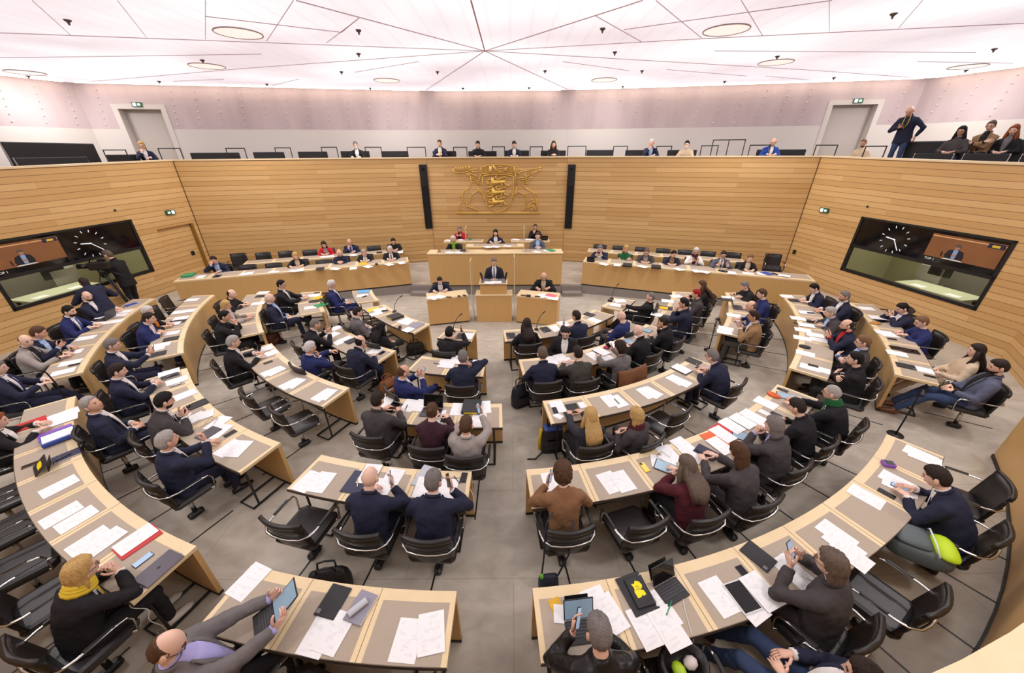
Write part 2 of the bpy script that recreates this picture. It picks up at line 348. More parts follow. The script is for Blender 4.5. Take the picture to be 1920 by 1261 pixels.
# upper walls, two gallery doors
dl0 = on_wall(221, 204, U[2], U[3]); dl1 = on_wall(301, 204, U[2], U[3]); dr0 = on_wall(1562, 197, U[4], U[5]); dr1 = on_wall(1646, 197, U[4], U[5])
for i, (nm, P0, P1, hl) in enumerate([('left_front', U[0], U[1], None), ('left', U[1], U[2], None), ('back_left', U[2], U[3], (dl0[0], dl1[0], dl0[1])), ('back', U[3], U[4], None),
                                    ('back_right', U[4], U[5], (dr0[0], dr1[0], dr0[1])), ('right', U[5], U[6], None), ('right_front', U[6], U[7], None)]):
    h = [(hl[0], hl[1], GF, min(hl[2], 5.68))] if hl else []
    wall('wall_gallery_' + nm, P0, P1, GF, 4.95, M_white, [(a, b, c, 4.95) for a, b, c, d_ in h], thick=.3)
    wall('wall_upper_' + nm, P0, P1, 4.95, CEIL, M_poly, [(a - .16, b + .16, 4.95, d_ + .14) for a, b, c, d_ in h], thick=.3, uoff=i * 3.)
    if h:
        a, b, c, d_ = h[0]
        mb = MB(); wbox(mb, P0, P1, a - .16, a, 4.95, d_ + .14, .02, .3); wbox(mb, P0, P1, b, b + .16, 4.95, d_ + .14, .02, .3); wbox(mb, P0, P1, a, b, d_, d_ + .14, .02, .3)
        wbox(mb, P0, P1, a - .16, a, GF, 4.95, .02, .03); wbox(mb, P0, P1, b, b + .16, GF, 4.95, .02, .03)
        struct(mb.build('trim_%d' % (10 + i), M_white))
        mb = MB(); wbox(mb, P0, P1, a, b, GF, d_, -.26, .04); dr = struct(mb.build('door_%d' % (1 if i < 3 else 2), M_gdoor))
        hb = MB(); s_ = b - .08 if i < 3 else a + .08
        wbox(hb, P0, P1, s_ - .02, s_ + .02, GF + 1.0, GF + 1.16, -.25, .02); wbox(hb, P0, P1, s_ - .1, s_ + .02, GF + 1.1, GF + 1.125, -.2, .02); hb.build('door_handle', M_chrome, dr)
    # rows of rivets on the translucent panels
    d, n = inward(P0, P1); L = math.hypot(*np.subtract(P1, P0)); mb = MB(); k = .45
    while k < L:
        if not (h and h[0][0] - .3 < k < h[0][1] + .3):
            for q in range(6):
                c = np.array(P0) + d * (k + .03 * q) + n * .012; mb.ell((c[0], c[1], 5.08 + .2 * q), (.022, .022, .022), 6, 4)
        k += .72
    if 0 < i < 6: struct(mb.build('trim_%d' % (20 + i), plain('panel_fixing', (214, 198, 196), .5)))
# cove light strips at the head of the upper wall
M_cove = plain('cove_light', (255, 238, 216), .5, emit=COVE_E)
for i in range(1, 6):
    P0, P1 = U[i], U[i + 1]; mb = MB(); L = math.hypot(*np.subtract(P1, P0)); wbox(mb, P0, P1, .3, L - .3, CEIL - .03, CEIL - .005, .30, .07)
    tag(mb.build('cove_light', M_cove), 'warm cove light strip along the top of the %s upper gallery wall' % ['', 'left side', 'back left', 'centre back', 'back right', 'right side'][i], 'light')
# ceiling
mb = MB(); pts = [(-16.6, -5.), (-16.6, 10.4), (-14.6, 14.7), (-3.2, 17.), (2.2, 17.05), (14.1, 14.9), (16, 10.4), (16, -5.)]
mb.add([(x, y, CEIL) for x, y in pts] + [(x, y, CEIL + .1) for x, y in pts], [tuple(range(8)), tuple(range(15, 7, -1))] + [(i, (i + 1) % 8, 8 + (i + 1) % 8, 8 + i) for i in range(8)])
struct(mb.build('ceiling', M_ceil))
seams = [((909, 95), (883, 0), .05), ((909, 95), (555, 0), .035), ((909, 95), (1205, 0), .035), ((909, 95), (798, 169), .035), ((909, 95), (1066, 168), .035),
         ((909, 95), (380, 75), .02), ((380, 75), (0, 61), .03), ((909, 95), (1315, 72), .02), ((1315, 72), (1920, 43), .03), ((909, 95), (455, 128), .025), ((455, 128), (132, 156), .02),
         ((909, 95), (1520, 131), .03), ((1520, 131), (1740, 147), .02), ((385, 30), (640, 60), .02), ((640, 60), (673, 33), .015), ((550, 0), (500, 76), .012), ((385, 0), (385, 73), .012),
         ((220, 0), (275, 70), .012), ((60, 0), (132, 65), .012), ((612, 80), (672, 34), .012), ((0, 108), (490, 101), .018), ((665, 135), (785, 115), .02), ((500, 162), (560, 148), .02),
         ((1170, 55), (1560, 0), .02), ((1115, 28), (1203, 78), .015), ((1230, 0), (1278, 40), .012), ((1390, 0), (1430, 66), .012), ((1555, 0), (1555, 58), .012), ((1730, 0), (1685, 52), .012),
         ((1340, 95), (1830, 98), .018), ((1055, 115), (1180, 132), .02), ((1250, 130), (1400, 142), .02), ((1435, 142), (1520, 150), .02), ((1278, 40), (1315, 70), .012), ((325, 152), (420, 148), .02), ((1720, 115), (1900, 118), .018)]
M_seam = plain('ceiling_joint', (206, 176, 182), .6)
mb = MB()
for p, q, w_ in seams:
    a, b = at_z(*p, CEIL), at_z(*q, CEIL); d = b - a; L = np.hypot(d[0], d[1]); c = (a + b) / 2
    mb.box((c[0], c[1], CEIL - .004), (L, w_ * .5, .012), rotz(math.atan2(d[1], d[0])))
struct(mb.build('trim_30', M_seam))
lamp_pos = [((447, 61), 'large round ceiling lamp left of the star, nearer row'), ((1362, 55), 'large round ceiling lamp right of the star, nearer row'), ((388, 123), 'round ceiling lamp in the left middle of the ceiling'), ((1455, 116), 'round ceiling lamp in the right middle of the ceiling'), ((725, 150), 'round ceiling lamp close to the back wall, left'), ((1133, 149), 'round ceiling lamp close to the back wall, right'), ((47, 135), 'round ceiling lamp near the left upper wall corner'), ((1815, 124), 'round ceiling lamp near the right upper wall corner')]
def lamp_light(P):
    ld = bpy.data.lights.new('lamp_light', 'AREA'); ld.shape = 'DISK'; ld.size = .76; ld.energy = LAMP_W; ld.color = (1, .96, .95); lo = bpy.data.objects.new('lamp_light', ld); COL.objects.link(lo); lo.location = (P[0], P[1], CEIL - .03)
for x_, y_ in ((-9.5, 4.5), (8.5, 4.5), (-5.2, .6), (4.2, .6)): lamp_light((x_, y_))      # unseen lights added above and behind the viewer, mirroring the visible lamps
for p, lab in lamp_pos:
    P = at_z(*p, CEIL); t = empty('ceiling_lamp', P)
    mb = MB(); k = np.arange(28) * 2 * pi / 28
    mb.tube([(.41 * math.cos(a), .41 * math.sin(a), -.012) for a in k], .012, 6, closed=True); mb.build('lamp_ring', plain('lamp_ring_metal', (176, 156, 150), .4), t, True)
    mb = MB(); mb.loft([[(.4 * math.cos(a), .4 * math.sin(a), -.004) for a in k], [(.4 * math.cos(a), .4 * math.sin(a), -.014) for a in k], [(.3 * math.cos(a), .3 * math.sin(a), -.02) for a in k]])
    mb.build('diffuser', plain('lamp_diffuser', (240, 226, 222), .5, emit=.9), t, True); lamp_light(P)
    tag(t, lab, 'ceiling lamp')
spr = [(126, 37), (672, 56), (672, 100), (379, 112), (52, 142), (298, 152), (640, 134), (820, 134), (500, 157), (694, 165), (868, 165), (1130, 53), (1153, 97), (1676, 25), (1458, 105), (1865, 91), (1204, 132), (1022, 132), (1359, 152), (1564, 145), (1812, 131), (992, 164), (1168, 162)]
for i, p in enumerate(spr):
    P = at_z(*p, CEIL); mb = MB(); mb.tube([P, P - [0, 0, .015], P - [0, 0, .04], P - [0, 0, .075]], [.055, .052, .02, .014], 8)
    o = mb.build('sprinkler', plain('sprinkler_metal', (96, 80, 74), .5)); side = 'left' if p[0] < 909 else 'right'
    srt = sorted([q for q in spr if (q[0] < 909) == (p[0] < 909)], key=lambda q: (q[0] if side == 'left' else -q[0])); tag(o, 'small dark sprinkler under the ceiling, %s from the %s edge' % (ORD[srt.index(p)], side), 'sprinkler', 'ceiling sprinklers')
# ------------------------------------------------------------------ wall screens with the glazed booths below
def seg(mb, P0, P1, u, z, ang, r0, r1, w_, out):
    d, n = inward(P0, P1); pts = []
    for s, r in ((-1, r0), (1, r0), (1, r1), (-1, r1)):
        uu = u + math.sin(ang) * r + s * w_ / 2 * math.cos(ang); zz = z + math.cos(ang) * r - s * w_ / 2 * math.sin(ang); q = np.array(P0) + d * uu + n * out; pts.append((q[0], q[1], zz))
    q2 = [tuple(np.array(p) - [n[0] * .004, n[1] * .004, 0]) for p in pts]; mb.loft([q2, pts])
def video_wall(side, P0, P1, flip):
    nm = 'left' if side == 'l' else 'right'
    mb = MB(); u0, u1, z0, z1 = SCR
    for a, b, c, d in ((u0, u0 + .07, z0, z1), (u1 - .07, u1, z0, z1), (u0, u1, z0, z0 + .08), (u0, u1, z1 - .05, z1), (u0, u1, 1.62, 1.7)): wbox(mb, P0, P1, a, b, c, d, .012, .1)
    win = struct(mb.build('window_%d' % (1 if side == 'l' else 2), M_black))
    g = MB(); wbox(g, P0, P1, u0 + .07, u1 - .07, z0 + .08, 1.62, -.03, .01)
    m, n, l, b = nt('booth_glass_' + nm); b.inputs['Transmission Weight'].default_value = 1; b.inputs['Roughness'].default_value = .0; b.inputs['IOR'].default_value = 1.12; b.inputs['Base Color'].default_value = (.93, .94, .88, 1)
    g.build('pane', m, win)
    # the display: clock half and picture half
    t = empty('wall_display', (*P0, 0)); t.location = (0, 0, 0)
    s = MB(); wbox(s, P0, P1, u0 + .07, u1 - .07, 1.7, z1 - .05, -.005, .05); s.build('screen', M_screen, t)
    uc, zc = (3.02, 2.1) if not flip else (3.02, 2.1)
    uc, zc = on_wall(170, 456, P0, P1) if side == 'l' else on_wall(1677, 449, P0, P1)
    sg = -1 if side == 'l' else 1                                      # left wall: u runs towards the viewer, i.e. to the left
    c = MB()
    for k in range(12): seg(c, P0, P1, uc, zc, k * pi / 6 + pi / 12, .29, .35, .014, .004)
    M_lit = plain('clock_white', (222, 226, 234), .5, emit=.6)
    c.build('clock_dial', M_lit, t)
    h = MB(); seg(h, P0, P1, uc, zc, sg * 4.85, -.02, .22, .024, .005); seg(h, P0, P1, uc, zc, sg * 2.35 if side == 'l' else sg * 2.55, -.02, .3, .018, .005); h.build('clock_hands', M_lit, t)
    a, b = (3.75, u1 - .1)
    v = MB(); wbox(v, P0, P1, a, b, 1.83, 2.36, 0, .012); v.build('video_picture', wood('video_brown', (150, 100, 60), (128, 82, 46), (1, 1, 1)), t)
    v = MB(); wbox(v, P0, P1, a, b, 2.3, 2.322, .003, .008); v.build('video_trim', plain('video_tan', (208, 160, 110), .5, emit=.2), t)
    um = (a + b) / 2 - .1 * sg
    v = MB(); d_, n_ = inward(P0, P1)
    def pt(u, z, o): q = np.array(P0) + d_ * u + n_ * o; return (q[0], q[1], z)
    def flat(mb, ol, o=.006):
        f = [pt(um + x * .82, 1.83 + y * .8, o) for x, y in ol]; g_ = [pt(um + x * .82, 1.83 + y * .8, o - .004) for x, y in ol]; mb.loft([g_, f])
    flat(v, [(-.2, .02), (.2, .02), (.22, .13), (.17, .27), (.05, .31), (-.05, .31), (-.17, .27), (-.22, .13)]); v.build('video_suit', plain('video_navy', (22, 24, 36), .5), t)
    v = MB(); flat(v, [(-.045, .05), (.045, .05), (.055, .3), (-.055, .3)], .008); v.build('video_shirt', plain('video_blue', (140, 170, 214), .5), t)
    v = MB(); flat(v, [(.06 * math.cos(q), .375 + .075 * math.sin(q)) for q in np.arange(14) * 2 * pi / 14], .008); flat(v, [(-.06, .12), (.06, .12), (.05, .17), (-.05, .17)], .0095); v.build('video_face', plain('video_skin', (178, 128, 104), .5), t)
    v = MB(); flat(v, [(-.064, .38), (.064, .38), (.06, .43), (.03, .46), (-.03, .46), (-.06, .43)], .0095); v.build('video_hair', plain('video_grey', (92, 84, 80), .5), t)
    v = MB(); flat(v, [(-.25, .0), (.25, .0), (.18, .035), (-.18, .035)], .009); v.build('video_papers', plain('video_white', (228, 222, 214), .5), t)
    v = MB(); e = -1 if side == 'l' else 1; flat(v, [(e * -.3, .06), (e * -.27, .06), (e * -.29, .2), (e * -.31, .2)], .009); v.build('video_microphone', M_black, t)
    # emblem in the corner of the picture
    v = MB(); ue = a + .16 if side == 'l' else b - .16; v2 = MB()
    wbox(v, P0, P1, ue - .14, ue + .14, 2.25, 2.345, .006, .006); v.build('corner_badge', plain('badge_navy', (30, 32, 70), .5), t)
    wbox(v2, P0, P1, ue - .07, ue + .06, 2.265, 2.315, .01, .006); v2.build('corner_badge_crest', plain('badge_gold', (206, 170, 40), .5, emit=.2), t)
    tag(t, 'wide black wall display with white clock and speaker picture on the %s wall' % nm, 'display')
    # booth behind the glass
    W = plain('booth_wall', (150, 146, 112), .8); d, n = d_, n_
    def bx(name, u_, u2, za, zb, o, th, m, par=None, smooth=False):
        q = MB(); wbox(q, P0, P1, u_, u2, za, zb, o, th); return q.build(name, m, par)
    G_ = plain('booth_grey', (122, 116, 104), .8); um_ = u0 + 1.0
    struct(bx('trim_%s' % (44 if side == 'l' else 45), um_, u1 + .6, 0, 2.8, -2.58, .02, G_))
    for j, (ua, ub, za, zb, c_) in enumerate([(u0 + .75, u0 + 1.35, .76, 1.2, (150, 144, 136)), (u0 + 1.0, u0 + 1.5, 1.0, 1.4, (28, 28, 30)), (u0 + 2.3, u0 + 2.9, .8, 1.1, (44, 42, 40))]):
        q = MB(); wbox(q, P0, P1, ua, ub, za, zb, -1.75 if j != 2 else -2.2, .06 if j else .4); mo = q.build('booth_monitor', plain('booth_case_%d' % j, c_, .4)); q = MB(); wbox(q, P0, P1, (ua + ub) / 2 - .04, (ua + ub) / 2 + .04, .0, za, -1.8 if j != 2 else -2.2, .06); q.build('stand', M_black, mo)
        tag(mo, '%s in the glazed booth under the %s display' % (['grey console cabinet', 'dark upright monitor', 'low dark rack'][j], nm), 'equipment')
    struct(bx('wall_booth_%s' % nm, u0 - .6, u1 + .6, 0, 2.8, -2.6, .1, W)); struct(bx('floor_booth_%s' % nm, u0 - .6, u1 + .6, -.1, .0, -.13, 2.5, plain('booth_floor', (84, 80, 66), .8)))
    struct(bx('ceiling_booth_%s' % nm, u0 - .6, u1 + .6, 2.8, 2.9, -.13, 2.5, M_white)); struct(bx('trim_%s' % (40 if side == 'l' else 41), u0 - .65, u0 - .6, 0, 2.8, -.13, 2.5, W)); struct(bx('trim_%s' % (42 if side == 'l' else 43), u1 + .6, u1 + .65, 0, 2.8, -.13, 2.5, W))
    tb = empty('booth_table'); bx('table_top', u0 + .9, u1 - .8, .74, .78, -.9, .8, plain('booth_table_top', (196, 198, 168), .5), tb)
    for uu in (u0 + 1., u1 - .95): bx('leg', uu, uu + .06, 0, .74, -1., .06, M_black, tb); bx('leg', uu, uu + .06, 0, .74, -1.55, .06, M_black, tb)
    tag(tb, 'pale table in the glazed booth under the %s wall display' % nm, 'table')
    for j, uu in enumerate((u0 + .5, u1 - .7)):
        ch = empty('booth_chair'); bx('seat', uu, uu + .45, .42, .48, -1.8, .45, M_gdoor, ch); bx('backrest', uu, uu + .45, .5, 1.15, -2.2, .06, M_gdoor, ch); bx('leg', uu + .2, uu + .26, 0, .42, -1.98, .06, M_black, ch)
        tag(ch, 'pale chair in the %s glazed booth, %s end' % (nm, ['far', 'near'][j]), 'chair')
    for j, uu in enumerate((u0 + 1.2, u0 + 2.0)):
        tag(bx('paper_sheet', uu, uu + .3, .782, .786, -1., .22, M_sheets[0]), 'papers on the booth table under the %s display, %s' % (nm, ['far pair', 'near pair'][j]), 'paper')
    ld = bpy.data.lights.new('booth_lamp_light', 'AREA'); ld.energy = 60; ld.size = 1.6; ld.color = (1, .97, .84); lo = bpy.data.objects.new('booth_lamp_light', ld); COL.objects.link(lo)
    c_ = np.array(P0) + d * 3.5 - n * 1.4; lo.location = (c_[0], c_[1], 2.75)
video_wall('l', A, L0, True); video_wall('r', B, R0, False)
# texts on the screens
def text(body, size, loc, rot, mat, parent, name, ext=.002, align='CENTER'):
    cu = bpy.data.curves.new(name, 'FONT'); cu.body = body; cu.size = size; cu.extrude = ext; cu.align_x = align; cu.resolution_u = 2
    tmp = bpy.data.objects.new(name, cu); COL.objects.link(tmp); me = bpy.data.meshes.new_from_object(tmp); bpy.data.objects.remove(tmp)
    me.materials.clear(); me.materials.append(mat); o = link(name, me, parent); o.location = loc; o.rotation_euler = rot; return o
for P0, P1, sd in ((A, L0, 'left'), (B, R0, 'right')):
    d, n = inward(P0, P1); t_ = [o for o in bpy.data.objects if o.name.startswith('wall_display') and sd in o.get('label', '')][0]; u = 3.9 if sd == 'right' else 5.0; q = np.array(P0) + d * u + n * .003
    text('TOP 1', .075, (q[0], q[1], 1.745), (pi / 2, 0, math.atan2(n[0], -n[1])), plain('caption_white', (225, 225, 225), .5, emit=.3), t_, 'caption', .001)
# exit signs, sockets
def exit_sign(P0, P1, u, z, lab, out=.02):
    t = empty('exit_sign'); mb = MB(); wbox(mb, P0, P1, u - .15, u + .15, z - .07, z + .07, out, .03); mb.build('sign_plate', plain('sign_green', (24, 92, 62), .5), t)
    mb = MB(); wbox(mb, P0, P1, u - .12, u - .02, z - .05, z + .05, out + .003, .006); wbox(mb, P0, P1, u + .02, u + .1, z - .03, z + .03, out + .003, .006); mb.build('pictogram', plain('sign_white', (236, 246, 238), .5, emit=.5), t)
    tag(t, lab, 'exit sign')
for px, P0, P1, lab in [((318, 398), A, L0, 'green exit sign on the left wood wall above the door'), ((1547, 394), B, R0, 'green exit sign on the right wood wall beside the display'),
                        ((258, 196), U[2], U[3], 'green exit sign over the left gallery door'), ((1608, 189), U[4], U[5], 'green exit sign over the right gallery door')]:
    u, z = on_wall(*px, P0, P1); exit_sign(P0, P1, u, z, lab, .05)
for px, P0, P1, lab in [((1490, 472), B, R0, 'black socket plate on the right wood wall near the corner'), ((365, 474), A, L0, 'black socket plate on the door in the left wall')]:
    u, z = on_wall(*px, P0, P1); mb = MB(); wbox(mb, P0, P1, u - .06, u + .06, z - .07, z + .07, .03 if P0 is B else -.05, .03, bev=.01); tag(mb.build('wall_socket', M_black), lab, 'socket')
# wooden door in the left wall
mb = MB(); wbox(mb, A, L0, .13, 1.36, -.3, 2.06, -.09, .04); dd_, _n = inward(A, L0); d3 = struct(mb.build('door_3', M_wall, uvfun=lambda co: ((co.x - A[0]) * dd_[0] + (co.y - A[1]) * dd_[1] + .6, co.z)))
mb = MB(); wbox(mb, A, L0, .13, .2, -.3, 2.06, .005, .14); struct(mb.build('trim_50', plain('brass_jamb', (150, 116, 52), .35, metal=.4)))
# black loudspeaker columns beside the centre panel
for px0, px1, P0, P1, lab in [((791, 308), (806, 428), A, N1, 'tall black loudspeaker column left of the golden crest'), ((1076, 308), (1062, 428), N2, B, 'tall black loudspeaker column right of the golden crest')]:
    u, z1_ = on_wall(*px0, P0, P1); u2, z0_ = on_wall(*px1, P0, P1); u = (u + u2) / 2; t = empty('loudspeaker_column')
    mb = MB(); wbox(mb, P0, P1, u - .14, u + .14, z0_, z1_, .05, .08, bev=.01); mb.build('housing', M_black, t)
    mb = MB(); wbox(mb, P0, P1, u - .11, u + .11, z0_ + .05, z0_ + (z1_ - z0_) * .68, .058, .012); mb.build('grille', plain('speaker_cloth', (14, 14, 14), .9), t)
    mb = MB(); wbox(mb, P0, P1, u - .05, u + .05, z1_ - .2, z1_ - .1, .07, .03, bev=.02); mb.build('camera_eye', M_screen, t)
    tag(t, lab, 'loudspeaker')
for px, P0, P1, lab in [((1627, 387), B, R0, 'small black wall sensor above the right display'), ((215, 394), A, L0, 'small black wall sensor above the left display')]:
    u, z = on_wall(*px, P0, P1); mb = MB(); d, n = inward(P0, P1); q = np.array(P0) + d * u + n * .01; mb.ell((q[0], q[1], z), (.03, .03, .03), 8, 6); tag(mb.build('wall_sensor', M_black), lab, 'sensor')
# ------------------------------------------------------------------ golden coat of arms on the centre panel
crest = empty('coat_of_arms')
CP0, CP1 = (N1[0], N1[1] + .03), (N2[0], N2[1] + .03); cd, cn = inward(CP0, CP1)
def EP(x, y, out=.05):
    px, py = Z('zE', x, y); u, z = on_wall(px, py, CP0, CP1); q = np.array(CP0) + cd * u + cn * out; return np.array([q[0], q[1], z])
def stroke(mb, pts, w_=.026, closed=False, out=.05): mb.tube([EP(x, y, out) for x, y in pts], w_ * .74, 6, closed=closed)
def blade(mb, pts, out=.05):
    f = [EP(x, y, out + .02) for x, y in pts]; b = [EP(x, y, .0) for x, y in pts]; mb.loft([b, f])
mb = MB(); stroke(mb, [(688, 275), (690, 400), (700, 520), (725, 650), (770, 770), (850, 850), (950, 890), (1060, 850), (1150, 770), (1185, 660), (1205, 520), (1212, 400), (1215, 275)]); stroke(mb, [(690, 272), (800, 250), (950, 242), (1100, 252), (1212, 275)], .03)
mb.build('shield', M_gold, crest, True)
mb = MB(); stroke(mb, [(660, 120), (670, 240)], .03); stroke(mb, [(1225, 115), (1222, 240)], .03); stroke(mb, [(660, 122), (760, 95), (850, 80), (950, 76), (1040, 80), (1130, 92), (1225, 116)], .024); stroke(mb, [(670, 235), (800, 222), (950, 215), (1100, 222), (1222, 240)], .024)
for x0 in (690, 1130):
    for k in range(4): stroke(mb, [(x0 - 20, 140 + k * 22), (x0 + 80, 130 + k * 22)], .016)
blade(mb, [(800, 105), (850, 95), (850, 150), (830, 220), (790, 225), (800, 170)]); blade(mb, [(850, 85), (880, 82), (950, 200), (915, 210)])
for k in range(3): stroke(mb, [(960, 105 + k * 40), (990, 115 + k * 40), (1020, 105 + k * 40)], .03)
stroke(mb, [(1045, 130), (1110, 200)], .024); stroke(mb, [(1110, 125), (1045, 200)], .024); stroke(mb, [(1075, 120), (1078, 215)], .02)
mb.build('crown_of_shields', M_gold, crest, True)
for k, (ox, oy, s) in enumerate([(0, 0, 1.), (15, 178, .93), (28, 350, .87)]):
    mb = MB(); T = lambda ps: [(760 + ox + (x - 760) * s, 260 + oy + (y - 260) * s) for x, y in ps]
    blade(mb, T([(830, 300), (875, 290), (885, 340), (960, 345), (1060, 345), (1080, 375), (1060, 405), (980, 395), (900, 430), (850, 455), (830, 400)]))
    for pl in ([(840, 400), (800, 375), (750, 365)], [(840, 430), (790, 400), (760, 395)], [(860, 440), (820, 460), (755, 470)], [(1060, 395), (1100, 430), (1135, 440), (1130, 410)], [(1010, 395), (1025, 440), (970, 455)],
               [(1100, 300), (1060, 285), (1010, 305), (960, 330), (920, 320), (905, 285), (925, 262)], [(830, 345), (790, 330), (770, 345)]): stroke(mb, T(pl), .036)
    mb.build('lion', M_gold, crest, True)
mb = MB()
for pl in ([(180, 170), (215, 205), (290, 218), (380, 210), (440, 190)], [(180, 140), (215, 185)], [(225, 120), (260, 190)], [(265, 115), (305, 195)], [(310, 115), (345, 195)], [(345, 110), (385, 195)], [(390, 100), (415, 190)], [(480, 100), (450, 185)], [(455, 95), (440, 180)],
           [(440, 190), (500, 160), (600, 155), (600, 185), (575, 205), (540, 200), (500, 190)], [(420, 230), (455, 260), (520, 290), (590, 320)], [(440, 220), (500, 240), (560, 265), (600, 290)], [(470, 310), (540, 330), (620, 370)], [(490, 360), (560, 370), (630, 420)],
           [(480, 280), (495, 370), (470, 450), (440, 490), (370, 525), (340, 590), (335, 650), (400, 700), (290, 750), (280, 820), (315, 875)], [(380, 690), (410, 720), (460, 735), (490, 600), (560, 550), (600, 520), (660, 550), (690, 590)], [(600, 480), (670, 530), (700, 600), (710, 670), (740, 700)],
           [(400, 790), (500, 810), (570, 840), (590, 880)], [(410, 715), (415, 770), (470, 800)], [(420, 545), (450, 560)], [(330, 620), (290, 615), (300, 590)], [(690, 200), (650, 260), (620, 350), (650, 440)]): stroke(mb, pl, .024)
mb.build('stag', M_gold, crest, True)
mb = MB()
for pl in ([(1270, 180), (1310, 155), (1370, 165), (1380, 190), (1330, 200), (1290, 250)], [(1265, 200), (1310, 215), (1325, 250)], [(1430, 200), (1480, 160), (1600, 145), (1700, 120), (1690, 160), (1600, 200), (1480, 215)], [(1430, 290), (1500, 240), (1590, 210)], [(1420, 330), (1540, 290)], [(1410, 370), (1500, 330)], [(1390, 400), (1470, 390)], [(1400, 240), (1440, 300), (1380, 420)],
           [(1270, 320), (1340, 300), (1400, 300)], [(1260, 370), (1330, 340), (1390, 335)], [(1270, 400), (1340, 375)], [(1380, 420), (1430, 480), (1520, 530), (1580, 600), (1600, 660), (1610, 780), (1630, 880)], [(1230, 600), (1300, 540), (1360, 570), (1430, 585), (1440, 780)], [(1270, 450), (1250, 560), (1195, 600), (1200, 680)],
           [(1430, 590), (1470, 560)], [(1490, 700), (1540, 660), (1590, 760)], [(1620, 730), (1540, 710), (1480, 770), (1350, 880)], [(1440, 860), (1480, 800), (1540, 780), (1590, 830), (1580, 880)], [(1500, 880), (1520, 830), (1560, 850)], [(1550, 570), (1600, 560), (1605, 610)], [(1250, 200), (1240, 300), (1260, 450)]): stroke(mb, pl, .024)
mb.build('griffin', M_gold, crest, True)
mb = MB(); stroke(mb, [(235, 905), (950, 905), (1680, 905)], .03); mb.build('base_bar', M_gold, crest, True)
tag(crest, 'golden relief of stag and griffin holding a lion shield on the wood wall', 'coat of arms')
# ------------------------------------------------------------------ dais with two steps
def prism(name, pts, z0, z1, mat, st=True, parent=None):
    mb = MB(); mb.loft([[(x, y, z0) for x, y in pts], [(x, y, z1) for x, y in pts]]); o = mb.build(name, mat, parent); return struct(o) if st else o
gl, gr = ((-9.6, 9.98), (-3.41, 11.95)), ((2.35, 11.84), (8.4, 9.68))
prism('floor_dais', [(-11.4, 9.6), (-9.6, 10.02), (-3.41, 11.99), (-2.75, 11.95), (1.7, 11.9), (2.35, 11.88), (8.4, 9.72), (10.1, 9.5), (9.7, 12.75), (2.1, 14.8), (-3.15, 14.9), (-10.8, 13.05)], -.3, DZ, M_floor)
fe = [(-9.6, 10.0), (-3.41, 11.97), (-2.72, 11.93), (1.7, 11.88), (2.35, 11.86), (8.4, 9.7)]; strip('trim_60', [(x, y - .06) for x, y in fe], [(x, y + .1) for x, y in fe], -.3, DZ - .02, M_skirt)
for k, (a, b) in enumerate([((-3.41, 11.9), (-2.72, 11.86)), ((1.7, 11.8), (2.35, 11.78))]):
    for s in range(2): prism('trim_%d' % (61 + k * 2 + s), [(a[0], a[1] - .28 * (1 - s)), (b[0], b[1] - .28 * (1 - s)), (b[0], b[1] + .3), (a[0], a[1] + .3)], -.3, -.03 + .14 * s, M_skirt)
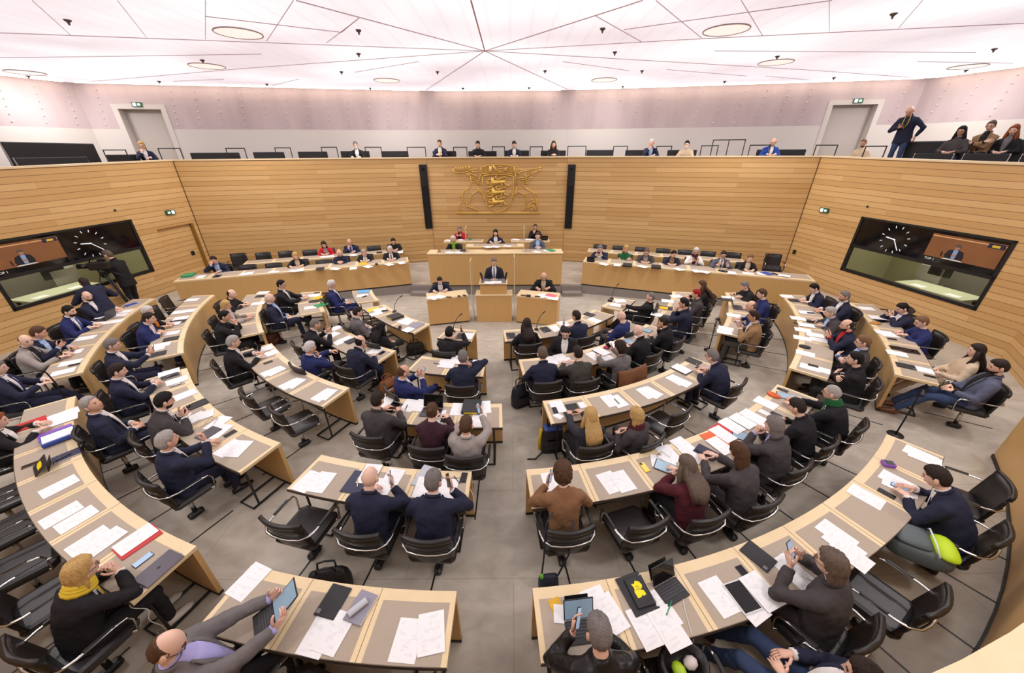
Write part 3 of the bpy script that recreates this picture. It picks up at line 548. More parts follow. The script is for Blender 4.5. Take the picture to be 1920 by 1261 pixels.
# ================================================================== DESKS
DW, DTOP = .555, .76
def rowr(k, a): return 8.71 - 1.378 * k + (.42 * ((abs(a) - 45) / 35) ** 1.5 if abs(a) > 45 else 0)
DESKS = []
def desk(name, k, a0, a1, n, label, side):
    """curved desk row k from angle a0 to a1 with n writing places; places are counted from the aisle end `side`"""
    am = (a0 + a1) / 2; c = pol(rowr(k, am), am); t = empty('curved_desk', (c[0], c[1], zf(c[0], c[1]))); inv = np.array([c[0], c[1], zf(c[0], c[1])])
    zb = lambda a, h: zf(*pol(rowr(k, a), a)[:2]) + h
    P = lambda r, a, h: pol(rowr(k, a) + r, a, zb(a, h)) - inv
    w_ = DW if k else .535; A_ = np.linspace(a0, a1, 5 * n + 1)
    mb = MB(); mb.loft([[P(0, a, DTOP - .04), P(0, a, DTOP), P(w_, a, DTOP), P(w_, a, DTOP - .04)] for a in A_]); mb.build('desk_top', M_desk, t)
    mb = MB(); mb.loft([[P(.004, a, .04), P(.004, a, DTOP - .04), P(.05, a, DTOP - .04), P(.05, a, .04)] for a in A_]); mb.build('front_panel', M_panel, t)
    mb = MB(); mb.loft([[P(.0, a, 0), P(.0, a, .04), P(.055, a, .04), P(.055, a, 0)] for a in A_]); mb.build('plinth', M_black, t)
    mb = MB(); mb.loft([[P(w_, a, DTOP - .04), P(w_, a, DTOP + .001), P(w_ + .006, a, DTOP + .001), P(w_ + .006, a, DTOP - .04)] for a in A_]); mb.build('edge_strip', plain('dark_edge', (74, 62, 52), .6), t)
    da = (a1 - a0) / n; r0 = rowr(k, am); mg = math.degrees(.045 / r0)
    for i in range(n):
        b0, b1 = a0 + i * da + mg, a0 + (i + 1) * da - mg
        mb = MB(); mb.loft([[P(.095, a, DTOP - .005), P(.095, a, DTOP + .003), P(w_ - .002, a, DTOP + .003), P(w_ - .002, a, DTOP - .005)] for a in np.linspace(b0, b1, 5)]); mb.build('writing_pad', M_pad, t)
        if i:
            b0 = a0 + i * da; e = math.degrees(.002 / r0); mb = MB(); mb.loft([[P(.002, a, DTOP - .005), P(.002, a, DTOP + .0012), P(w_, a, DTOP + .0012), P(w_, a, DTOP - .005)] for a in (b0 - e, b0 + e)]); mb.build('seam', plain('desk_joint', (120, 92, 60), .7), t)
    for s in (0, 1):
        a = (a0, a1)[s]; q = math.degrees(.12 / r0) * (1 - 2 * s); mb = MB()
        mb.tube([P(.06, a + q, .03), P(w_ - .02, a + q, .03), P(w_ - .02, a + 3 * q, .03), P(.06, a + 3 * q, .03)], .015, 6); mb.tube([P(w_ - .1, a + q, .03), P(w_ - .1, a + q, DTOP - .04)], .014, 6); mb.build('foot_frame', M_black, t)
    tag(t, 'curved wooden desk, ' + label, 'desk')
    DESKS.append(dict(k=k, a0=min(a0, a1), a1=max(a0, a1), n=n, name=name, side=side, obj=t)); return t
def pxa(i, x, y, k):
    P = at_z(*Z(i, x, y), DTOP)
    for q in range(8): P = at_z(*Z(i, x, y), DTOP + zf(*pol(rowr(k, polar(P)[1]), polar(P)[1])[:2]))
    return polar(P)[1]
desk('nearest centre-left desk', 0, -13.5, -.5, 3, 'nearest row, left of the centre aisle, at the bottom edge', 'right')
desk('nearest right desk', 0, 3.9, 39.1, 8, 'nearest row, right of the centre aisle, longest of all', 'left')
desk('nearest left desk', 0, -48.6, -18., 7, 'nearest row at the left edge, beside the blond person in black', 'right')
desk('second-row centre-left desk', 1, -16.2, -.6, 3, 'second row left of the centre aisle, two navy backs before it', 'right')
desk('second-row right desk', 1, 4.6, 41.2, 7, 'second row right of the centre aisle, with red and orange folders', 'left')
desk('second-row left desk', 1, -48.3, -21.6, 5, 'second row left, before the four men in dark suits', 'right')
desk('third-row centre desk', 2, -15.6, 2.5, 3, 'third row centre, before the maroon blazer', 'right')
desk('third-row right desk', 2, 8.7, 40.2, 5, 'third row right, two blond people before it', 'left')
desk('third-row left desk', 2, -49.5, -22.7, 4, 'third row left, with three empty paper places', 'right')
desk('fourth-row centre desk', 3, -16.9, -1., 2, 'fourth row just left of the centre aisle, for two places', 'right')
desk('fourth-row right desk', 3, 6.9, 49.5, 5, 'fourth row right, the grey coat and curly hair before it', 'left')
desk('fourth-row left desk', 3, -49., -24.5, 3, 'fourth row left, above the tan leather bag', 'right')
desk('innermost centre desk', 4, -18.4, -6.7, 1, 'innermost row, single place facing the lectern', 'right')
desk('innermost right desk', 4, 4.2, 50.6, 4, 'innermost row right, nearest the right clerk table', 'left')
desk('innermost left desk', 4, -61., -27.7, 3, 'innermost row left, with the yellow sheet on it', 'right')
desk('outer left wing desk', 0, -81., -54.6, 6, 'outermost row of the left wing below the left display', 'near')
desk('second left wing desk', 1, -81.9, -54.2, 5, 'second row of the left wing with high curved front', 'near')
desk('third left wing desk', 2, -81.5, -56.3, 4, 'third row of the left wing, before the blond person', 'near')
desk('fourth left wing desk', 3, -82.2, -63.4, 2, 'fourth row of the left wing with a green folder', 'near')
desk('inner left wing desk', 4, -82.3, -67.4, 1, 'single place of the left wing with a light blue folder', 'near')
desk('outer right wing desk', 0, 52.8, 77., 5, 'outermost row of the right wing below the right display', 'near')
desk('second right wing desk', 1, 47., 80.2, 6, 'second row of the right wing, before six seated people', 'near')
desk('third right wing desk', 2, 54.5, 80.5, 4, 'third row of the right wing, before the brown suit', 'near')
desk('fourth right wing desk', 3, 58.2, 80., 3, 'fourth row of the right wing, before the red hair', 'near')
desk('inner right wing desk', 4, 56.3, 69., 1, 'single place of the right wing before the reclining man', 'near')
def place(x, y, dk=None):
    """words for the writing place at or behind which the point lies"""
    r, a = polar((x, y)); best = None
    for D in DESKS:
        if dk and D['name'] != dk: continue
        rd = rowr(D['k'], a) + .45; m = max(0, D['a0'] - a, a - D['a1']); s = abs(r - rd) + math.radians(m) * r * 1.5
        if best is None or s < best[0]: best = (s, D)
    D = best[1]; i = int((a - D['a0']) / (D['a1'] - D['a0']) * D['n']); i = min(max(i, 0), D['n'] - 1)
    # D['side']: end the places are counted from
    if D['side'] == 'right' or (D['side'] == 'near' and a < 0): i = D['n'] - 1 - i
    w_ = {'right': 'right', 'left': 'left', 'near': 'near end'}[D['side']]
    if D['n'] == 1: return D, i, 'the %s' % D['name']
    return D, i, '%s from %s, %s' % (ORD[i], w_, D['name'])
# ------------------------------------------------------------------ straight desks
def long_desk(nm, p, q, dep, z0, ztop, n, label, nd, shield=True):
    p, q = np.array(p), np.array(q); d = (q - p) / np.hypot(*(q - p)); b = np.array(nd) / np.hypot(*nd); L = np.hypot(*(q - p)); c = (p + q) / 2
    t = empty(nm, (c[0], c[1], z0)); W = lambda u, v, z: np.array([*(p + d * u + b * v - c), z - z0])
    def slab(mb, u0, u1, v0, v1, za, zb): mb.loft([[W(u0, v0, za), W(u1, v0, za), W(u1, v1, za), W(u0, v1, za)], [W(u0, v0, zb), W(u1, v0, zb), W(u1, v1, zb), W(u0, v1, zb)]])
    mb = MB(); slab(mb, 0, L, 0, dep, ztop - .04, ztop); mb.build('desk_top', M_desk, t)
    mb = MB(); slab(mb, .0, L, .003, .05, z0 + .03, ztop - .04); mb.build('front_panel', M_panel, t)
    mb = MB(); slab(mb, .0, L, .006, .05, z0, z0 + .03); mb.build('plinth', M_black, t)
    mb = MB(); slab(mb, 0, .05, .05, dep, z0, ztop - .04); mb.build('side_panel', M_panel, t); mb = MB(); slab(mb, L - .05, L, .05, dep, z0, ztop - .04); mb.build('side_panel', M_panel, t)
    for i in range(n):
        mb = MB(); slab(mb, L * i / n + .05, L * (i + 1) / n - .05, .12, dep - .004, ztop - .01, ztop + .003); mb.build('writing_pad', M_pad, t)
    tag(t, label, 'desk'); return t
long_desk('government_desk', gl[0], gl[1], .62, DZ, .95, 8, 'long front government bench on the left, green folders at its end', (-.3, .95))
long_desk('government_desk', gr[0], gr[1], .62, DZ, .95, 8, 'long front government bench on the right, before the white jacket', (.34, .94))
long_desk('government_desk', (-8.8, 11.75), (-3.95, 13.35), .5, DZ, .93, 6, 'rear government bench on the left, before the red jacket', (-.3, .95))
long_desk('government_desk', (2.75, 13.25), (7.55, 11.6), .5, DZ, .93, 6, 'rear government bench on the right with empty chairs behind', (.34, .94))
# presidium: shield desk, raised middle, two rear desks
t = empty('presidium_desk', (-.53, 11.8, DZ))
def lbox(mb, x0, x1, y0, y1, z0, z1): mb.box(((x0 + x1) / 2 + .53, (y0 + y1) / 2 - 11.8, (z0 + z1) / 2 - DZ), (x1 - x0, y1 - y0, z1 - z0))
mb = MB(); lbox(mb, -2.72, 1.66, 11.78, 11.86, DZ + .03, 1.22); mb.build('front_panel', M_panel, t)
mb = MB(); lbox(mb, -2.7, 1.64, 11.8, 11.86, DZ, DZ + .03); mb.build('plinth', M_black, t)
mb = MB(); lbox(mb, -2.74, 1.68, 11.76, 12.32, 1.22, 1.25); mb.build('desk_top', M_desk, t)
for x in (-2.72, 1.6): mb = MB(); lbox(mb, x, x + .06, 11.86, 12.3, DZ, 1.22); mb.build('side_panel', M_panel, t)
for x0, x1 in ((-2.45, -1.5), (.42, 1.4)): mb = MB(); lbox(mb, x0, x1, 11.86, 12.3, 1.245, 1.254); mb.build('writing_pad', M_pad, t)
tag(t, 'wide wooden presidium desk with tall plain front behind the lectern', 'desk')
t = empty('chair_desk', (-.56, 12.4, DZ))
def lbox(mb, x0, x1, y0, y1, z0, z1): mb.box(((x0 + x1) / 2 + .56, (y0 + y1) / 2 - 12.4, (z0 + z1) / 2 - DZ), (x1 - x0, y1 - y0, z1 - z0))
mb = MB(); lbox(mb, -1.53, .42, 12.36, 12.42, DZ, 1.3); mb.build('front_panel', M_panel, t); mb = MB(); lbox(mb, -1.55, .44, 12.35, 12.8, 1.3, 1.33); mb.build('desk_top', M_desk, t); mb = MB(); lbox(mb, -1.3, .2, 12.45, 12.79, 1.325, 1.333); mb.build('writing_pad', M_pad, t)
tag(t, 'raised middle desk of the presiding person in blue blazer', 'desk')
long_desk('rear_desk', (-2.5, 13.6), (-1.05, 13.6), .42, DZ, 1.22, 1, 'small rear desk on the left behind the green scarf', (0, 1))
long_desk('rear_desk', (-.02, 13.6), (1.42, 13.6), .42, DZ, 1.22, 1, 'small rear desk on the right with white papers', (0, 1))
zt = -.19
def clerk(nm, p, q, label): return long_desk(nm, p, q, .5, zf(*p), .63, 0, label, (-(q[1] - p[1]), q[0] - p[0]))
clerk('clerk_table', (-2.3, 9.3), (-1.21, 9.58), 'wooden clerk table left of the lectern'); clerk('clerk_table', (.13, 9.55), (1.24, 9.25), 'wooden clerk table right of the lectern')
# lectern
t = empty('lectern', (-.5, 9.75, zt))
def lb(x0, x1, y0, y1, z0, z1, nm, m, bev=0.):
    mb = MB(); mb.box(((x0 + x1) / 2 + .5, (y0 + y1) / 2 - 9.75, (z0 + z1) / 2 - zt), (x1 - x0, y1 - y0, z1 - z0), bev=bev); return mb.build(nm, m, t)
lb(-1., .0, 9.62, 10.02, zt, .6, 'base', M_panel); lb(-1.02, .02, 9.6, 10.04, .6, .625, 'base_top', M_desk); lb(-.88, -.14, 9.68, 9.98, .625, .92, 'shaft', M_panel)
lb(-.9, -.12, 9.64, 10.08, .92, .945, 'reading_top', M_desk); lb(-.86, -.16, 9.7, 10.06, .943, .95, 'reading_pad', plain('grey_pad', (120, 112, 108), .6))
text('Landtag von Baden-Württemberg', .046, (.03, -.073, .885 - zt), (pi / 2, 0, 0), plain('lettering_dark', (58, 30, 22), .5), t, 'lettering')
mb = MB()
for k, (pts) in enumerate([[(-.36, -.083 + .0, .9 - zt), (-.335, -.08, .915 - zt), (-.31, -.083, .9 - zt)]]): mb.tube(pts, .012, 6)
mb.build('emblem', plain('lettering_dark', (58, 30, 22), .5), t)
for s in (-1, 1):
    mb = MB(); mb.tube([(s * .33, .2, .95 - zt), (s * .335, .17, 1.05 - zt), (s * .36, .05, 1.2 - zt)], [.02, .025, .03], 8); mb.build('microphone', M_black, t, True)
tag(t, 'wooden speaker lectern on a broad base in the middle', 'lectern')
# acrylic screens
m, n_, l_, b_ = nt('clear_acrylic'); b_.inputs['Transmission Weight'].default_value = 1; b_.inputs['Roughness'].default_value = 0; b_.inputs['IOR'].default_value = 1.05; b_.inputs['Base Color'].default_value = (.97, .98, .97, 1); M_acr = m
def acryl(x, y0, y1, z0, z1, label):
    t = empty('acrylic_screen', (x, (y0 + y1) / 2, z0)); mb = MB(); mb.box((0, 0, (z1 - z0) / 2), (.008, y1 - y0, z1 - z0)); mb.build('pane', M_acr, t)
    mb = MB()
    for yy in (-1, 1): mb.box((0, yy * (y1 - y0) / 2, (z1 - z0) / 2), (.016, .012, z1 - z0))
    mb.box((0, 0, z1 - z0), (.016, y1 - y0, .012)); mb.build('edge', plain('acrylic_edge', (222, 206, 172), .4), t)
    mb = MB(); mb.box((0, 0, .012), (.06, (y1 - y0) * .8, .024)); mb.build('foot', M_black if False else plain('clear_foot', (190, 186, 176), .3), t); tag(t, label, 'screen')
acryl(-1.47, 11.9, 12.3, 1.254, 2.02, 'clear acrylic screen right of the green scarf on the presidium desk'); acryl(.41, 11.9, 12.3, 1.254, 2.02, 'clear acrylic screen left of the grey blazer on the presidium desk')
acryl(-1.12, 9.66, 10.04, -.2, 1.56, 'tall clear acrylic screen between left clerk table and lectern'); acryl(.075, 9.66, 10.04, -.2, 1.66, 'tall clear acrylic screen between right clerk table and lectern')

# ================================================================== CHAIRS
def make_chair():
    t = empty('swivel_chair')
    mb = MB()                                                            # seat shell with upholstered top
    rings = []
    for z, i in ((.395, .05), (.41, .01), (.45, 0), (.475, .015), (.485, .05)):
        w_, d_ = .25 - i, .235 - i; rings.append([(w_ * s, d_ * q + .02, z + (.012 if q < 0 else 0) * 0) for s, q in ((-1, -.85), (-.85, -1), (.85, -1), (1, -.85), (1, .8), (.8, 1), (-.8, 1), (-1, .8))])
    mb.loft(rings); mb.build('seat', M_leather, t, False)
    def back(nm, za, zb, th):
        mb = MB(); rings = []
        for z in np.linspace(za, zb, 6):
            y = -.2 - (z - .45) * .17; k = (z - za) / (zb - za); tt = th * (1 if .05 < k < .95 else .6); ww = .245 if .05 < k < .95 else .235; f, g = [], []
            for s in np.linspace(-1, 1, 9): c = .055 * (s * s); f.append((s * ww, y + c, z)); g.append((s * ww, y + c - tt, z))
            rings.append(f + g[::-1])
        mb.loft(rings); mb.build(nm, M_leather, t, True)
    back('backrest', .43, .86, .034); back('back_roll', .815, .89, .042)
    mb = MB()                                                            # aluminium band round the back, running forward as arms
    yb = -.2 - (.68 - .45) * .17 - .055
    pts = [(-.275, .2, .44), (-.285, .215, .6), (-.285, .19, .655), (-.285, .1, .668), (-.285, -.12, .672), (-.265, -.2, .675), (-.2, yb + .032, .678), (-.1, yb + .008, .68), (0, yb, .68)]
    pts = pts + [(-x, y, z) for x, y, z in pts[::-1][1:]]
    mb.tube(pts, .016, 6, flat=(1, .55)); mb.tube([(-.275, .2, .44), (-.2, .15, .42), (.2, .15, .42), (.275, .2, .44)], .014, 6); mb.build('arm_frame', M_chrome, t, True)
    for s in (-1, 1):
        mb = MB(); mb.box((s * .285, .02, .681), (.032, .2, .016), bev=.006); mb.build('arm_pad', M_black, t)
    mb = MB(); mb.tube([(0, -.02, .07), (0, -.02, .4)], .028, 10); mb.tube([(0, -.02, .37), (0, -.02, .4)], .07, 10); mb.build('column', M_chrome, t, True)
    mb = MB(); mb.box((0, -.02, .04), (.085, .17, .08), bev=.02); mb.build('foot', M_black, t)
    return t
CH0 = make_chair(); CH_USED = []; CHAIRS = []
def put_chair(x, y, z, rz, label, group='swivel chairs at the desks'):
    c = CH0 if not CH_USED else copy_tree(CH0)
    CH_USED.append(1); c.location = (x, y, z); c.rotation_euler = (0, 0, rz); tag(c, label, 'chair', group); CHAIRS.append((x, y)); return c
SLOT = MB()
def slot(a, r0, r1):
    for p, q in [(pol(r0, a), pol(r1, a))]:
        za, zb_ = zf(p[0], p[1]), zf(q[0], q[1]); d = (q - p) / np.linalg.norm(q - p); s = np.array([-d[1], d[0], 0]) * .009
        SLOT.loft([[p - s + [0, 0, za - .004], p + s + [0, 0, za - .004], p + s + [0, 0, za + .004], p - s + [0, 0, za + .004]], [q - s + [0, 0, zb_ - .004], q + s + [0, 0, zb_ - .004], q + s + [0, 0, zb_ + .004], q - s + [0, 0, zb_ + .004]]])
# ================================================================== PEOPLE
CL = dict(navy=(40, 42, 62), blue=(42, 48, 96), royal=(44, 72, 150), black=(35, 33, 36), dgrey=(72, 66, 67), grey=(112, 106, 106), lgrey=(160, 150, 144), slate=(92, 96, 116), brown=(136, 98, 68), maroon=(84, 34, 42), wine=(62, 36, 44), red=(196, 34, 44),
          green=(34, 92, 52), white=(232, 226, 222), beige=(206, 184, 156), plaid=(52, 52, 60), leather=(34, 30, 29), olive=(70, 66, 60), lilac=(176, 170, 222), sky=(168, 190, 226), pinkw=(222, 196, 196), yellow=(222, 190, 60), jeans=(58, 72, 104), lime=(140, 190, 60), orange=(206, 120, 50), tan=(150, 118, 84), tgrey=(90, 90, 100))
HC_ = dict(black=(24, 20, 19), dark=(46, 34, 28), brown=(84, 58, 40), lbrown=(122, 90, 62), blond=(196, 158, 100), grey=(122, 114, 110), lgrey=(168, 160, 154), white=(208, 202, 196), redh=(150, 78, 40), vred=(150, 26, 30), gbrown=(104, 88, 76))
SK = [(228, 182, 158), (222, 172, 146), (232, 190, 168), (206, 154, 126), (180, 134, 106)]
def cloth(c): return plain('cloth_' + c, CL[c], .85 if c != 'leather' else .35, bump=.55 if c != 'leather' else .7, bscale=9, vary=.1, vscale=5, spec=.25)
def hairm(c): return plain('hair_' + c, HC_[c], .6, bump=.5, bscale=90, vary=.38, vscale=70, spec=.25, stretch=(1, 1, .22))
M_eye = plain('eye_dark', (40, 30, 28), .3); M_lip = plain('lip', (176, 104, 94), .5); M_shoe = plain('shoe_black', (24, 22, 22), .35); M_shoe2 = plain('shoe_brown', (112, 62, 38), .4); M_shoe3 = plain('shoe_white', (222, 214, 202), .5)
M_skin = [plain('skin_tone_%d' % i, c, .5, vary=.05, vscale=12, spec=.35) for i, c in enumerate(SK)]
def nrm(v): v = np.array(v, float); return v / (np.linalg.norm(v) + 1e-9)
def head_pts(nu, nv, fem=False):
    out = np.zeros((nv - 1, nu, 3)); dirs = np.zeros((nv - 1, nu, 3))
    for i in range(1, nv):
        th = pi * i / nv - pi / 2
        for j in range(nu):
            ph = 2 * pi * j / nu; d = np.array([math.cos(th) * math.sin(ph), math.cos(th) * math.cos(ph), math.sin(th)]); dirs[i - 1, j] = d
            x, y, z = d * [.077, .097, .118]
            if z < 0:
                k = -z / .118; x *= 1 - .26 * k ** 1.4
                if y < 0: y *= 1 - .35 * k
                else: y *= 1 + .10 * k
            if y > 0:
                f = y / .097; g = lambda a, b, c, d_: math.exp(-((x - a) / c) ** 2 - ((z - b) / d_) ** 2) * f
                y += .022 * g(0, -.022, .013, .018) + .010 * g(0, .0, .011, .02) + .006 * g(0, .03, .05, .012) + .007 * g(0, -.062, .022, .008) + .012 * g(0, -.095, .025, .016)
                y -= .010 * g(.031, .008, .016, .012) + .010 * g(-.031, .008, .016, .012)
                y -= .004 * g(0, -.048, .02, .006)
            out[i - 1, j] = (x, y, z)
    return out, dirs
def grid_sphere(mb, G, mi=None, R=None, c=(0, 0, 0)):
    nv, nu = G.shape[:2]; P = G.reshape(-1, 3); b = G[0].mean(0) - [0, 0, .002]; t = G[-1].mean(0) + [0, 0, .002]; P = np.vstack([P, b, t])
    if R is not None: P = P @ R.T
    P = P + np.array(c); fs = []
    for i in range(nv - 1):
        for j in range(nu): k = (j + 1) % nu; fs.append((i * nu + k, i * nu + j, (i + 1) * nu + j, (i + 1) * nu + k))
    for j in range(nu): k = (j + 1) % nu; fs.append((j, k, nv * nu)); fs.append(((nv - 1) * nu + k, (nv - 1) * nu + j, nv * nu + 1))
    mb.add(P, fs, mi)
HG = {n: head_pts(*n) for n in ((24, 20), (16, 13), (48, 34), (30, 22))}
FINE = {(24, 20): (48, 34), (16, 13): (30, 22)}
def sst(a, b, x): t = np.clip((x - a) / (b - a), 0, 1); return t * t * (3 - 2 * t)
def hair_grid(key, style, seed):
    key = FINE[key]; G, D = HG[key]; r = np.random.RandomState(seed); dx, dy, dz = D[..., 0], D[..., 1], D[..., 2]; ax = np.abs(dx); nv, nu = dx.shape
    # hairline: high at the temples, sideburns before the ears, low at the nape
    part = r.choice([-1, 1]); front = sst(.15, .6, dy); temple = .10 * np.exp(-((ax - .5) / .2) ** 2) * front
    wob = .03 * np.sin(9 * np.arctan2(dx, dy) + seed) + .02 * np.sin(17 * np.arctan2(dx, dy) + 2 * seed)
    g = dz * .95 - dy * .70 + .055 - temple + wob * .5
    side = sst(.55, .85, ax)
    g = g + side * (.16 - .34 * sst(.0, .4, dy) * (1 - sst(.2, .4, dz)))
    reg = sst(-.02, .12, g) * (1 - sst(.50, .68, -dz))
    if style in ('sh', 'bd', 'vs'): reg = reg * (1 - side * sst(.14, .30, -dz) * sst(-.50, -.25, dy) * (1 - .8 * np.exp(-((dy - .16) / .08) ** 2) * sst(-.5, -.34, dz)))
    if style in ('sh', 'bd', 'vs', 'bu'): reg = reg * (1 - 1.0 * side * np.exp(-((dy + .10) / .20) ** 4 - ((dz + .07) / .30) ** 4))
    T = {'sh': .013, 'vs': .004, 'bd': .007, 'me': .020, 'bo': .020, 'lo': .020, 'bu': .012, 'cu': .030}[style]
    if style == 'bd': reg = reg * (1 - sst(.22, .46, dz + .5 * dy))
    if style in ('bo', 'me', 'lo', 'cu'):
        reg = np.maximum(reg, sst(-.1, .15, -dy + .1) * (1 - sst(.78, .95, -dz)) * (dz < .3)); reg = reg * (1 - sst(.3, .5, dy) * sst(.05, .2, -dz + .1))
    ph = np.arctan2(dx, dy); cols = r.rand(nu); cols2 = r.rand(nu)
    streak = (cols[None, :] - .5) * (.6 + .4 * np.sin(6 * dz + 5 * cols2[None, :])) + .5 * np.sin(ph * 13 + 4 * dz + seed)
    amp = {'vs': .0012, 'bd': .003, 'cu': .007, 'bu': .003, 'bo': .0075, 'me': .0065, 'lo': .006}.get(style, .0048)
    top = sst(.25, .9, dz); crest = T * (.55 * top + .35 * top * sst(-.3, .6, dy) * (style == 'sh') + .25 * part * dx * top)
    t = reg * (T + crest + amp * streak) - (1 - reg) * .012
    H = G + D * t[..., None]
    if style in ('bo', 'me', 'lo'):
        low = sst(.1, .7, -dz) * reg; H[..., 2] -= low * (.06 if style != 'me' else .035); H[..., 0] *= 1 + low * (.5 if style == 'bo' else .3); H[..., 1] -= low * (.03 if style != 'bo' else .015)
    return H
def ik(S, W, a, b, hint):
    S, W = np.array(S, float), np.array(W, float); d = W - S; L = np.linalg.norm(d)
    if L > (a + b) * .985: W = S + d / L * (a + b) * .985; d = W - S; L = np.linalg.norm(d)
    if L < .12: L = .12
    u = d / L; x = (a * a - b * b + L * L) / (2 * L); h = math.sqrt(max(a * a - x * x, 0)); p = np.array(hint, float); p = nrm(p - u * (p @ u)); return S + u * x + p * h, W
def hand(mb, W, f, b, side, curl, sc, n=6):
    y = nrm(f); z = nrm(np.array(b, float) - y * (np.array(b, float) @ y)); x = np.cross(y, z); R = np.stack([x, y, z], 1) * sc; s = -side; T = lambda p: W + R @ np.array(p)
    rings = []
    for yy, hw, ht in ((-.015, .024, .02), (.02, .032, .019), (.06, .042, .016), (.092, .041, .012)):
        rings.append([T((hw * math.cos(q), yy, ht * math.sin(q))) for q in np.arange(10) * 2 * pi / 10])
    mb.loft(rings)
    for bx, ln, sp in ((-.031, .066, -.10), (-.0105, .076, -.03), (.0105, .071, .04), (.030, .056, .13)):
        p = np.array([bx * -s, .085, 0.]); pts = [p]; a = .15 * curl
        for k, q in enumerate((.45, .32, .23)): a += curl * (.45, .6, .4)[k]; p = p + np.array([math.sin(sp * -s) * math.cos(a), math.cos(a), -math.sin(a)]) * ln * q * 1.05; pts.append(p)
        mb.tube([T(q) for q in pts], [.0092 * sc, .0086 * sc, .0078 * sc, .0062 * sc], n)
    p = np.array([s * .03, .015, -.006]); pts = [p]
    for v, ln in (((s * .72, .62, -.3), .042), ((s * .45, .85, -.3), .033), ((s * .15, .95, -.25), .028)): p = p + nrm(v) * ln; pts.append(p)
    mb.tube([T(q) for q in pts], [.0135 * sc, .0115 * sc, .0100 * sc, .0075 * sc], n)
    return R
# arm poses: (right wrist, left wrist, right finger / back direction, left ..., curl) ; H = head centre, D = reach to the desk
def arms(pose, H, D, zt, hz):
    m = lambda v: (-v[0], v[1], v[2])
    dk = lambda x=.13, dy=0., up=.0: ((x, D + dy, zt + .045 + up), (-.45, .9, -.05), (0, .1, 1.))
    P = {'desk': (dk(.1), None, .5), 'write': (dk(.16, .02), ((-.16, D - .04, zt + .045), (.5, .85, -.05), (0, .1, 1)), .7), 'type': (dk(.12, .06), None, .55),
         'lap': (((.1, .24, .68), (-.65, .7, -.2), (.1, .4, .9)), None, .5), 'clasp': (((.06, D - .02, zt + .06), (-.6, .75, .1), (.6, .3, .7)), None, .9),
         'cross': (((-.10, .25, .84), (-.95, -.1, .1), (0, .9, .3)), ((.12, .28, .80), (.95, -.1, .1), (0, .9, .3)), .6),
         'phone': (((.075, D - .02, zt + .14), (-.35, .75, .5), (.75, .1, -.55)), None, .9), 'high': (((.075, D + .02, zt + .24), (-.3, .6, .7), (.8, .2, -.4)), None, .9),
         'phoneR': (((.15, D, zt + .16), (-.25, .7, .6), (.75, .2, -.5)), ((-.13, D, zt + .045), (.5, .85, -.05), (0, .1, 1)), .8),
         'phoneL': (((.13, D, zt + .045), (-.5, .85, -.05), (0, .1, 1)), ((-.13, D, zt + .14), (.3, .7, .6), (-.75, .2, -.5)), .8),
         'chin': ((tuple(H + np.array([.05, .09, -.20])), (-.25, .05, .95), (.4, .85, -.1)), (((-.12, D, zt + .045), (.6, .8, -.05), (0, .1, 1))), 1.3),
         'chinL': (((.12, D, zt + .045), (-.6, .8, -.05), (0, .1, 1)), (tuple(H + np.array([-.05, .09, -.20])), (.25, .05, .95), (-.4, .85, -.1)), 1.3),
         'mouth': ((tuple(H + np.array([.045, .15, -.2])), (-.35, -.1, .92), (.8, .6, 0)), None, 1.2), 'face': ((tuple(H + np.array([.05, .15, -.10])), (-.2, -.3, .95), (.2, .95, .3)), (((-.12, D, zt + .045), (.6, .8, -.05), (0, .1, 1))), .4),
         'raise': (((.2, .34, zt + .3), (-.25, .1, .95), (.3, .9, .1)), ((-.13, D, zt + .045), (.5, .85, -.05), (0, .1, 1)), 1.2), 'neck': ((tuple(H + np.array([.12, -.02, -.13])), (-.8, -.2, .55), (.2, -.9, .2)), ((-.13, D, zt + .045), (.5, .85, -.05), (0, .1, 1)), .6),
         'tablet': (((.125, D + .04, zt + .12), (-.12, .75, .6), (.85, .1, -.35)), None, .9), 'relax': (((.2, .2, .66), (-.2, .95, -.15), (.2, .1, 1)), None, .4),
         'stand': (((.06, .25, hz + .18), (-.65, .6, .2), (.5, .6, .6)), None, .8), 'hang': (((.26, .04, hz - .02), (0, .1, -1), (.95, .1, 0)), None, .4), 'sphone': (((.09, .27, hz + .22), (-.5, .75, .2), (.5, .4, -.7)), ((-.26, -.04, hz - .02), (0, .1, -1), (-.95, .1, 0)), .7),
         'camera': (((.14, .36, hz + .34), (-.2, .9, .2), (.5, .2, .8)), None, .8), 'bend': (((.2, .45, hz + .1), (-.1, .9, .3), (0, .1, 1)), None, .5)}[pose]
    a, b, c = P; 
    if b is None: b = tuple(m(v) for v in a)
    return a, b, c
HANDS = []
FOLD = bpy.data.textures.new('cloth_folds', 'CLOUDS'); FOLD.noise_scale = .085; FOLD.noise_depth = 1
PEOPLE = []
